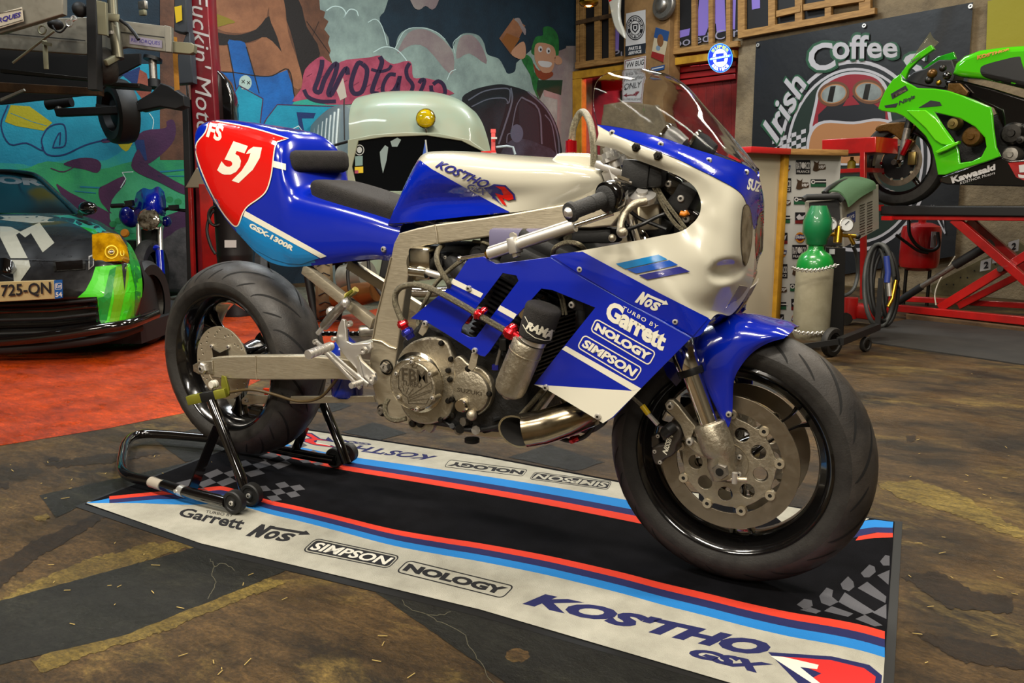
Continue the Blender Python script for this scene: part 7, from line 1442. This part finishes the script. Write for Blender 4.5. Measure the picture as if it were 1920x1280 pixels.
# ---------------------------------------------------------------- black and green sports car
car=thing('sports_car','matt black and lime green sports car with yellow headlamp, on the orange floor','car',UZ(100,650))
CBL=mat('car_satin_black','#121214',.32,coat=.3,noise=.08,nscale=8); CGR=mat('car_lime','#3fbd18',.4,coat=.3); CGD=mat('car_green','#0c7a28',.4,coat=.3); CYG=mat('car_yellow_green','#5f9a12',.4,coat=.3); CTQ=mat('car_aqua','#2a8c78',.3,coat=.6); CGY=mat('car_grey_vinyl','#8b8b80',.4,coat=.3)
CG=[[(-160,402,5.6),(-60,400,5.55),(0,401,5.5),(60,400,5.5),(110,400,5.5),(150,404,5.45),(182,413,5.3),(208,428,5.1),(228,442,5.0)],
[(-160,414,5.2),(-60,412,5.1),(0,414,5.1),(60,413,5.1),(110,414,5.08),(150,418,5.03),(192,428,4.95),(225,444,4.85),(246,462,4.82)],
[(-160,442,4.8),(-60,440,4.72),(0,442,4.7),(60,445,4.7),(110,448,4.68),(150,450,4.65),(197,452,4.6),(236,466,4.62),(261,494,4.70)],
[(-160,482,4.6),(-60,480,4.52),(0,482,4.5),(60,485,4.5),(110,487,4.48),(150,488,4.47),(200,488,4.46),(243,497,4.55),(266,520,4.68)],
[(-160,520,4.5),(-60,520,4.43),(0,520,4.42),(60,520,4.42),(110,520,4.42),(150,520,4.42),(200,520,4.44),(243,522,4.54),(267,545,4.70)],
[(-160,562,4.48),(-60,562,4.41),(0,562,4.40),(60,560,4.40),(110,559,4.40),(150,557,4.40),(203,556,4.42),(244,556,4.53),(264,565,4.70)],
[(-160,580,4.55),(-60,580,4.5),(0,580,4.48),(60,578,4.48),(110,576,4.47),(150,574,4.46),(190,590,4.43),(236,590,4.52),(256,592,4.70)],
[(-160,640,4.55),(-60,640,4.5),(0,638,4.48),(60,634,4.48),(110,630,4.47),(150,624,4.46),(192,611,4.43),(234,606,4.52),(250,604,4.70)]]
m=MB(CBL); m.patch([[UD(*p) for p in r] for r in CG],6,6,CBL)
gr=[[(178,500),(240,492),(262,500),(272,545),(258,575),(247,602),(195,613),(186,600),(181,556),(143,560),(160,545),(172,522)]]
for k,f in enumerate(m.f):
    q=[px(m.v[i]) for i in f]
    if all(inpoly(x,y,gr[0]) for x,y in q): m.mi[k]=m._m(CGR)
    elif all(inpoly(x,y,[(236,452),(300,440),(300,560),(262,510),(240,492)]) for x,y in q): m.mi[k]=m._m(CGD)
cb=m.build('bodywork',car,sharp=60)
D=Decal(onto([cb],.004),14,2)
D.poly([(145,558),(160,545),(172,522),(179,500),(242,494),(262,500),(267,545),(262,566),(250,602),(192,612),(187,602),(182,556)],CGR); D.poly([(206,506),(218,500),(212,540),(200,600),(190,608),(187,600),(184,558),(194,556)],CGD,.001); D.poly([(218,500),(240,496),(242,520),(232,560),(222,606),(204,609),(214,560),(212,530)],CYG,.001); D.poly([(240,462),(246,464),(262,492),(267,530),(262,566),(252,596),(254,540),(244,496)],CGD,.001)
D.poly([(228,494),(238,494),(236,520),(234,545),(231,520)],INK,.002); D.line([(183,470),(262,486)],1,INK,.002)
D.poly([(100,404),(130,403),(160,412),(185,422),(200,433),(178,438),(150,424)],CTQ); D.poly([(150,424),(178,430),(184,438),(178,440)],CGD,.001); D.poly([(0,404),(70,404),(100,408),(102,416),(60,418),(0,412)],CGY)
D.poly([(0,424),(20,425),(38,434),(54,426),(74,417),(102,455),(80,473),(58,437),(47,445),(36,436),(30,440),(52,484),(20,484),(0,444)],CGY,.001); D.poly([(16,487),(54,487),(57,500),(38,527),(26,527),(24,505)],CGY,.001)
D.line([(-100,485.5),(20,486),(110,488),(178,487)],1.3,INK,.002); D.poly([(99,488),(160,484),(160,505),(101,509)],DSTEEL,.001); D.poly([(104,491),(155,487),(155,503),(106,506)],BLKG,.002); D.poly([(166,480),(176,476),(176,498),(166,506)],SILV,.001); D.poly([(168,482),(174,480),(174,497),(168,503)],INK,.002)
D.build('vinyl_graphics',cb)
m=MB(BLKG); m.patch([[UD(x,y,d) for x,y,d in r] for r in [[(-10,488,4.44),(0,484,4.40),(12,484,4.38),(24,490,4.40),(30,500,4.44)],[(-10,502,4.43),(2,505,4.36),(12,508,4.35),(22,508,4.37),(31,504,4.43)],[(-10,512,4.44),(2,514,4.40),(14,515,4.39),(24,513,4.40),(30,508,4.44)]]],4,4); m.build('bonnet_badge',car)
HLY=mat('yellow_lamp_lens','#b88a08',.08,coat=1,col2='#7a5404',nscale=14)
m=MB(HLY); hq=[(177,438),(200,434),(224,440),(238,462),(243,488),(240,493),(200,496),(178,498)]; tm=onto([cb],.02); B_=[UD(x,y,4.50+max(0,(495-y))*.0012) for x,y in hq]; c=sum(B_,V((0,0,0)))/len(B_); n=len(B_)
m.add(B_+[c.lerp(p,.88)-CF*.05 for p in B_]+[c-CF*.07],[(i,(i+1)%n,n+(i+1)%n,n+i) for i in range(n)]+[(n+i,n+(i+1)%n,2*n) for i in range(n)]); hl=m.build('headlamp',car)
m=MB(GOLD); D=Decal(onto([hl],.003)); D.poly([ell(209,472,13,13),ell(209,472,10.5,10.5)],YEL); D.poly(ell(209,472,7,7),mat('amber_dark','#4a3203',.2,coat=1),.001); D.poly([ell(209,472,6,6),ell(209,472,4.5,4.5)],YEL,.002); D.poly(ell(229,474,4,6),YEL); D.build('lamp_projector',hl)
m=MB(BLKP); 
for i,(y0,y1) in enumerate(((572,566),(585,578),(600,592),(614,605),(626,618))):
    m.tube([UD(-160,y0+2,4.42),UD(0,y0,4.42),UD(100,y0-3,4.42),UD(182,y1-4,4.40)],.010,BLKG if i%2 else BLKP,8)
m.build('lower_grille',car)
m=MB(BLKG); m.tube([UD(-160,646,4.4),UD(0,640,4.38),UD(100,630,4.36),(UD(190,616,4.38)),UD(245,606,4.46),UD(292,588,4.72)],.03,BLKG,14,smooth=4); m.tube([UD(-160,658,4.45),UD(0,655,4.42),UD(100,646,4.42),UD(200,632,4.44),UD(262,612,4.62)],.03,BLKP,14,smooth=4); m.build('front_splitter',car)
m=MB(mat('plate_cream','#a39268',.4)); pslab(m,[(-110,572),(-110,532),(101,525),(103,560)],PD(4.33),.02,None,.003); lpn=m.build('licence_plate',car)
D=Decal(onplane((CC+CF*4.322,NF))); D.text('725-QN',[(2,560),(96,554),(95,528),(2,534)],INK,.02,0,.001); D.poly([(101,525),(117,524),(118,558),(103,560)],mat('plate_blue','#0f4a8c',.4)); D.text('54',[(104,557),(117,556),(116,547),(104,548)],SGW,.03,0,.001); D.text('Est',[(105,540),(115,539),(115,532),(105,533)],SGW,.02,0,.001); D.poly([rrect([(103,543),(116,542),(116,530),(103,531)],.2),rrect([(104,542),(115,541),(115,531),(104,532)],.2)],SGW,.001); D.build('plate_lettering',lpn)
GL_=mat('car_window','#090b0d',.12,spec=.12)
m=MB(GL_); WSg=[[(-160,322,6.6),(-60,321,6.6),(0,322,6.6),(55,326,6.55),(75,335,6.4)],[(-160,350,6.2),(-60,350,6.2),(0,350,6.15),(70,352,6.1),(100,362,6.0)],[(-160,398,5.6),(-60,398,5.56),(0,399,5.52),(90,400,5.52),(148,402,5.46)]]; m.patch([[UD(*p) for p in r] for r in WSg],5,5); wg=m.build('windscreen',car)
D=Decal(onto([wg],.006)); D.text('TOR',[(-40,341),(84,349),(78,335),(-40,327)],mat('banner_grey','#5b5d60',.4),.06,0); D.build('windscreen_banner',wg)
m=MB(CBL); m.tube([UD(-160,321,6.6),UD(0,321,6.6),UD(52,325,6.5),UD(75,334,6.4),UD(105,362,6.0),UD(150,403,5.4)],.02,CBL,10,smooth=4); m.patch([[UD(-160,318,6.6),UD(0,319,6.6),UD(60,326,6.6)],[UD(-160,319,7.1),UD(0,320,7.1),UD(60,328,7.1)]],3,3); m.build('roof_pillar',car)
m=MB(BLKG); m.sphere(UD(165,390,5.2),.075,BLKG,sc=(1.1,.6,.6)); m.bar(UD(150,398,5.3),UD(160,400,5.25),.03,.03,BLKG); m.build('door_mirror',car)
c=UD(254,555,4.95); c.z=.27; m=MB(TYRE); ax_=V((.86,.51,0)).normalized(); r=.265; m.lathe([(0,-.11),(r*.9,-.12),(r,-.09),(r,.09),(r*.9,.12),(r*.66,.11)],c,ax_,BLKP,56); m.lathe([(r*.66,-.10),(r*.62,.05),(r*.2,.08),(0,.08)],c,ax_,DSTEEL,36); m.lathe([(r*.66,.10),(r*.62,.05),(r*.2,.08),(0,.08)],c,ax_,DSTEEL,36); m.build('front_wheel',car)
m=MB(BLKP); m.patch([[UD(*p) for p in r] for r in [[(262,492,4.72),(268,488,4.95),(284,500,5.3)],[(270,530,4.72),(282,520,4.95),(296,520,5.3)],[(264,566,4.72),(282,562,4.9),(300,562,5.2)],[(252,602,4.72),(275,598,4.85),(300,590,5.1)]]],4,4); m.build('wing_panel',car)
m=MB(FRD); m.box(UD(40,600,5.3),(2.2,1.2,.12),FRD,math.atan2(CR.y,CR.x)); m.build('underbody',car)
# ---------------------------------------------------------------- small blue motorcycle, seen from the front
bb=thing('blue_motorcycle','small blue naked motorcycle facing forward beside the red lift column','motorcycle',UZ(285,562)); d7=7.0
m=MB(mat('metallic_blue','#0a1c9a',.2,coat=1)); MB_=m.cur
m.patch([[UD(*p) for p in r] for r in [[(258,362,7.05),(270,354,7.0),(284,357,6.95),(296,351,7.0),(306,360,7.05)],[(254,378,7.05),(268,372,6.9),(281,372,6.85),(297,370,6.9),(309,378,7.05)],[(253,395,7.05),(266,396,6.9),(280,396,6.86),(298,394,6.9),(309,398,7.05)],[(256,404,7.05),(266,406,6.95),(280,408,6.92),(298,404,6.95),(307,404,7.05)]]],5,5,thick=.01); m.build('flyscreen',bb)
p=UD(278.5,411,6.85); r=.095; m=MB(LENS); m.lathe([(0,.02),(r*.25,.02),(r*.3,.012),(r*.7,.01),(r*.95,.0)],p,-CF,LENS,36); m.lathe([(r*.95,0),(r,.006),(r*1.05,0),(r*.9,-.09),(0,-.1)],p,-CF,CHROME,36); m.build('headlamp',bb)
m=MB(BLK); m.tube([UD(208,386,7.0),UD(240,385,7.0),UD(256,395,7.05),UD(300,395,7.05),UD(315,391,7.0),UD(350,395,7.0)],.014,BLK,10); m.tube([UD(209,386,7.0),UD(232,385,7.0)],.02,BLK,12); m.bar(UD(236,382,6.95),UD(250,380,6.95),.05,.05,BLK); m.bar(UD(318,389,6.95),UD(334,388,6.95),.05,.04,BLK); m.build('handlebar',bb)
for x0,x1 in ((260,262),(300,303)):
    m=MB(SILV); m.tube([UD(x0,420,7.0),UD(x1,520,6.95)],.022,SILV,14); m.build('fork_leg',bb)
m=MB(MB_); m.tube([UD(299,470,6.93),UD(302,514,6.9)],.035,MB_,12); m.build('fork_guard',bb); m=MB(MB_); m.sphere(UD(279,464,6.95),.10,MB_,sc=(1,1,.4)); m.build('mudguard',bb)
for q,r0 in ((UD(312,415,7.1),.05),(UD(245,405,7.3),.11)): m=MB(BLUED); m.sphere(q,r0,BLUED,sc=(.7,1,1)); m.build('tank_side',bb)
m=MB(BLKP); m.box(UD(280,440,7.05),(.2,.1,.1),BLKP); m.box(UD(262,480,7.3),(.3,.3,.3),ENGB); m.build('engine',bb)
c=UD(284,520,6.95); c.z=.29; m=MB(TYRE); m.lathe([(.18,-.04),(.26,-.05),(.285,-.03),(.29,0),(.285,.03),(.26,.05),(.18,.04)],c,CR,TYRE,48); m.build('front_tyre',bb)
m=MB(SILV); m.lathe([(0,.02),(.03,.02),(.04,0),(.03,-.03),(0,-.03)],UD(234,437,7.0),-CF,OR,18); m.build('indicator',bb)
m=MB(FRD); m.box(UZ(345,556)+V((0,0,.03)),(.5,.2,.05),FRD,bev=.01); m.tube([UZ(318,560,.03),UZ(372,548,.05)],.02,STEEL,10); tag(m.build('lift_foot_plate'),'dark steel bracket lying on the floor by the wall beside the blue motorcycle','bracket')
# ---------------------------------------------------------------- van
van=thing('vintage_van','pale green vintage van with corrugated side and round yellow roof lamp','van',UZ(790,566)); VG=mat('van_mint','#84937f',.4,coat=.3,col2='#8f8e76',nscale=1.6); VS=mat('van_side_grey','#7f8b8d',.45,col2='#8b9694',nscale=3)
vg=[[(655,262,7.0),(700,256,6.95),(760,252,6.9),(820,253,6.9),(880,266,6.95),(922,294,7.1)],[(654,228,7.02),(700,220,6.97),(760,214,6.93),(820,216,6.93),(880,226,6.98),(915,262,7.12)],[(657,202,7.08),(700,192,7.02),(760,188,6.98),(820,190,6.98),(872,202,7.04),(905,232,7.15)],[(668,184,7.25),(705,176,7.2),(760,173,7.15),(815,176,7.15),(862,188,7.2),(893,212,7.3)],[(690,178,7.9),(720,172,7.9),(760,170,7.9),(810,172,7.9),(850,182,7.9),(885,205,7.9)]]
m=MB(VG); m.patch([[UD(*p) for p in r] for r in vg],5,5); m.build('roof_front',van,sharp=70)
sg=[[(657,204,7.08),(640,196,7.3),(615,205,7.9),(592,225,8.4),(571,250,8.9)],[(655,262,7.0),(636,262,7.3),(610,262,7.9),(590,262,8.4),(569,262,8.9)],[(652,400,7.0),(634,395,7.3),(608,390,7.9),(588,385,8.4),(567,380,8.9)],[(650,560,7.0),(632,545,7.3),(606,525,7.9),(586,505,8.4),(565,490,8.9)]]
m=MB(VS); m.patch([[UD(*p) for p in r] for r in sg],5,5); sd=m.build('side_panel',van)
for i in range(9):
    u=i/8; x0=577+u*58; yt=246-u*48; m=MB(mat('van_ridge','#b9c4c2',.4)); d=8.8-u*1.45; m.tube([UD(x0,yt+6,d),UD(x0-2-u*2,260,d),UD(x0-3-u*3,380,d)],.012,None,6); m.build('ridge',sd)
m=MB(FRD); m.tube([UD(646,165,7.0),UD(645,200,7.0),UD(646,262,7.0)],.006,FRD,6); m.tube([UD(628,272,7.0),UD(650,266,6.95),UD(672,262,6.9)],.012,FRD,6); m.build('aerial',van)
m=MB(mat('pennant','#a8a49a',.6)); pslab(m,[(643,146),(647,165),(650,182),(638,188),(631,170)],PD(6.98),.006); tag(m.build('pennant'),'small pale pennant tied to the aerial of the vintage van','pennant')
m=MB(VG); pslab(m,[[(652,262),(700,252),(760,248),(820,249),(880,262),(924,292),(930,480),(930,562),(648,562)],[(672,264),(720,257),(800,254),(865,264),(905,284),(916,302),(916,352),(900,358),(684,358),(668,348),(660,312)]],PD(7.0),.03,VG,.006); m.build('front_panel',van)
m=MB(BLKP); m.tube([UD(x,y,6.97) for x,y in [(672,264),(720,257),(800,254),(865,264),(905,284),(916,302),(916,352),(900,358),(684,358),(668,348),(660,312)]],.014,BLKP,8,closed=True); m.build('window_seal',van)
m=MB(GL_); pslab(m,[(672,264),(720,257),(800,254),(865,264),(905,284),(916,302),(916,352),(900,358),(684,358),(668,348),(660,312)],PD(7.02),.01); vgl=m.build('windscreen',van)
D=Decal(onplane((CC+CF*7.012,NF))); STK=mat('sticker_white','#a7aaa6',.5)
D.poly([ell(674,281,9,10),ell(674,281,7.5,8.5)],STK); D.poly(ell(674,281,5,6),STK); D.poly([(666,293),(680,292),(680,310),(666,311)],mat('sticker_sage','#6f8a84',.5)); D.poly([(665,313),(681,312),(681,324),(665,325)],YEL); D.poly([(665,319),(672,319),(672,325),(665,325)],PNK,.001)
D.poly([(712,285),(722,272),(728,276),(725,300),(718,325),(714,305)],mat('painted_reflection','#7e8d8a',.6)); D.poly([(732,265),(745,258),(752,262),(745,275),(735,275)],mat('painted_reflection')); D.poly([(792,292),(797,265),(800,265),(800,288)],mat('blue_tag','#2450a8',.5)); D.line([(798,262),(801,290)],3,STK,.001); D.build('stickers_and_reflection',vgl)  # pale patches are a reflection painted onto the windscreen glass
m=MB(BLK); m.tube([UD(676,340,6.9),UD(720,332,6.9),UD(760,345,6.9)],.010,BLK,8); m.sphere(UD(684,341,6.85),.09,BLKG,sc=(1,.6,.5)); m.build('wiper_mirror',van)
p=UD(798,222,6.8); r=.083; m=MB(mat('yellow_roof_lens','#c9a80a',.1,coat=1,col2='#7d6a04',nscale=18)); m.lathe([(0,.03),(r*.5,.025),(r*.9,.008),(r*.95,0)],p,-CF,None,36); m.lathe([(r*.95,0),(r,.008),(r*1.06,0),(r*.95,-.05),(r*.5,-.09),(0,-.1)],p,-CF,CHROME,36); m.cyl(p-V((0,0,r)),p-V((0,0,r+.06))+CF*.1,.01,m=CHROME); m.build('roof_lamp',van)
for x in (700,860): m=MB(LENS); p=UD(x,440,6.95); m.lathe([(0,.05),(.06,.04),(.10,0),(.11,-.01)],p,-CF,LENS,30); m.build('headlamp',van)
m=MB(BLKP); pslab(m,[(730,410),(830,410),(850,520),(710,520)],PD(6.97),.02,BLKP,.01); m.build('grille',van); m=MB(CHROME); m.tube([UD(640,540,6.85),UD(790,548,6.75),UD(935,540,6.85)],.045,CHROME,12); m.build('bumper',van)
for x in (675,905): c=UD(x,540,7.1); c.z=.3; m=MB(TYRE); m.lathe([(.15,-.07),(.27,-.075),(.3,-.05),(.3,.05),(.27,.075),(.15,.07)],c,CR,TYRE,36); m.build('wheel',van)
# ---------------------------------------------------------------- parked black motorcycle between the racer and the van
pk=thing('parked_motorcycle','black parked motorcycle with brown knobbly tyre and brown exhaust, seen above the swinging arm','motorcycle',UZ(620,600))
c=UD(607,520,5.9); c.z=.30; m=MB(mat('dusty_tyre','#6a5a40',.8,col2='#4c3f2c',nscale=9)); axp=(CR*1.0+CF*.25).normalized(); axp.z=0; m.lathe([(.2,-.05),(.27,-.065),(.293,-.045),(.30,0),(.293,.045),(.27,.065),(.2,.05)],c,axp,None,56); kt=m.build('rear_tyre',pk)
for k in range(26):
    a=2*PI*k/26; 
    m=MB(GROOVE); f=axp.cross(V((0,0,1))); P_=[c+(f*math.cos(a+s*.07)+V((0,0,1))*math.sin(a+s*.07))*(.301)+axp*(y) for s,y in ((0,-.045),(1,0),(0,.045))]; m.tube(P_,.004,GROOVE,5); m.build('tread_groove',kt)
m=MB(mat('brown_exhaust','#6e4420',.35,.5)); m.tube([UD(628,560,5.6),UD(665,553,5.5),UD(705,546,5.4)],[.06,.085,.07],None,20); m.build('exhaust',pk)
m=MB(ALD); m.tube([UD(645,522,5.7),UD(690,516,5.6)],[.10,.11],ALD,22); m.box(UD(680,535,5.75),(.25,.2,.14),ALD,bev=.03); m.build('engine_case',pk)
m=MB(FRD); m.tube([UD(575,505,5.9),UD(585,560,5.9),UD(592,600,5.9)],.03,FRD,10); m.tube([UD(635,490,5.9),UD(640,560,5.9),UD(632,600,5.9)],.03,FRD,10); m.box(UD(640,470,5.9),(.5,.4,.14),FRD,bev=.03); m.tube([UD(560,480,5.9),UD(600,490,5.9),UD(700,470,5.8)],.05,FRD,10); m.build('frame',pk)
m=MB(BLKP); m.tube([UD(660,480,5.3),UD(652,510,5.3),UD(655,545,5.3)],.012,smooth=3); m.tube([UD(690,480,5.3),UD(695,520,5.3),UD(720,560,5.3)],.012,smooth=3); m.build('cable',pk)
for y in (0,): m=MB(FRD); c2=UD(520,520,6.1); c2.z=.3; m.lathe([(.2,-.05),(.28,-.05),(.30,0),(.28,.05),(.2,.05)],c2+CF*.6-CR*.3,axp,TYRE,40); m.build('front_tyre',pk)
# red clamp stand behind the tank
rs_=thing('red_clamp_stand','slim red stand with a bent grey arm behind the fuel tank','stand',V((UD(925,290,5.5).x,UD(925,290,5.5).y,0))); m=MB(REDAN); rp_=mat('bright_red_plastic','#c8201c',.4); m.bar(UD(925,290,5.5),UD(925,244,5.5),.028,.028,rp_); m.bar(UD(925,243,5.5),UD(925,250,5.5),.035,.035,rp_); m.bar(UD(902,288,5.5),UD(930,286,5.5),.03,.03,rp_); m.build('red_upright',rs_)
m=MB(SGW); m.bar(UD(921,259,5.45),UD(932,259,5.45),.02,.014,SGW); m.bar(UD(921,288,5.45),UD(931,288,5.45),.02,.012,SGW); m.build('white_clip',rs_)
m=MB(SILV); m.tube([UD(930,276,5.5),UD(950,274,5.5),UD(962,276,5.5),UD(966,290,5.5)],.009,mat('grey_arm','#8fa0aa',.4),8); m.build('bent_arm',rs_); b=UZ(925,600); m=MB(DSTEEL); u_=UD(925,290,5.5); m.cyl(V((u_.x,u_.y,0)),u_,.012,m=DSTEEL); m.lathe([(0,0),(.15,0),(.15,.015),(0,.02)],V((u_.x,u_.y,0)),(0,0,1),DSTEEL,24); m.build('stand_pole',rs_)

m=MB(mat('straw','#a08a50',.8))
for i in range(90):
    x,y=random.choice([(random.uniform(0,900),random.uniform(990,1275)),(random.uniform(1700,1920),random.uniform(700,1275)),(random.uniform(0,600),random.uniform(850,940))])
    if inpoly(x,y,[(140,952),(376,1031),(687,1106),(900,1157),(1340,1283),(1700,1384),(1700,900),(560,790),(450,850)]): continue
    p=UZ(x,y,.0035); a=random.uniform(0,PI); l=random.uniform(.002,.012); m.bar(p-V((math.cos(a),math.sin(a),0))*l,p+V((math.cos(a),math.sin(a),0))*l,.0016,.001)
o=m.build('debris',flat=True); o['kind']='stuff'; o['label']='scattered straw and grit on the brown concrete floor'; o['category']='debris'
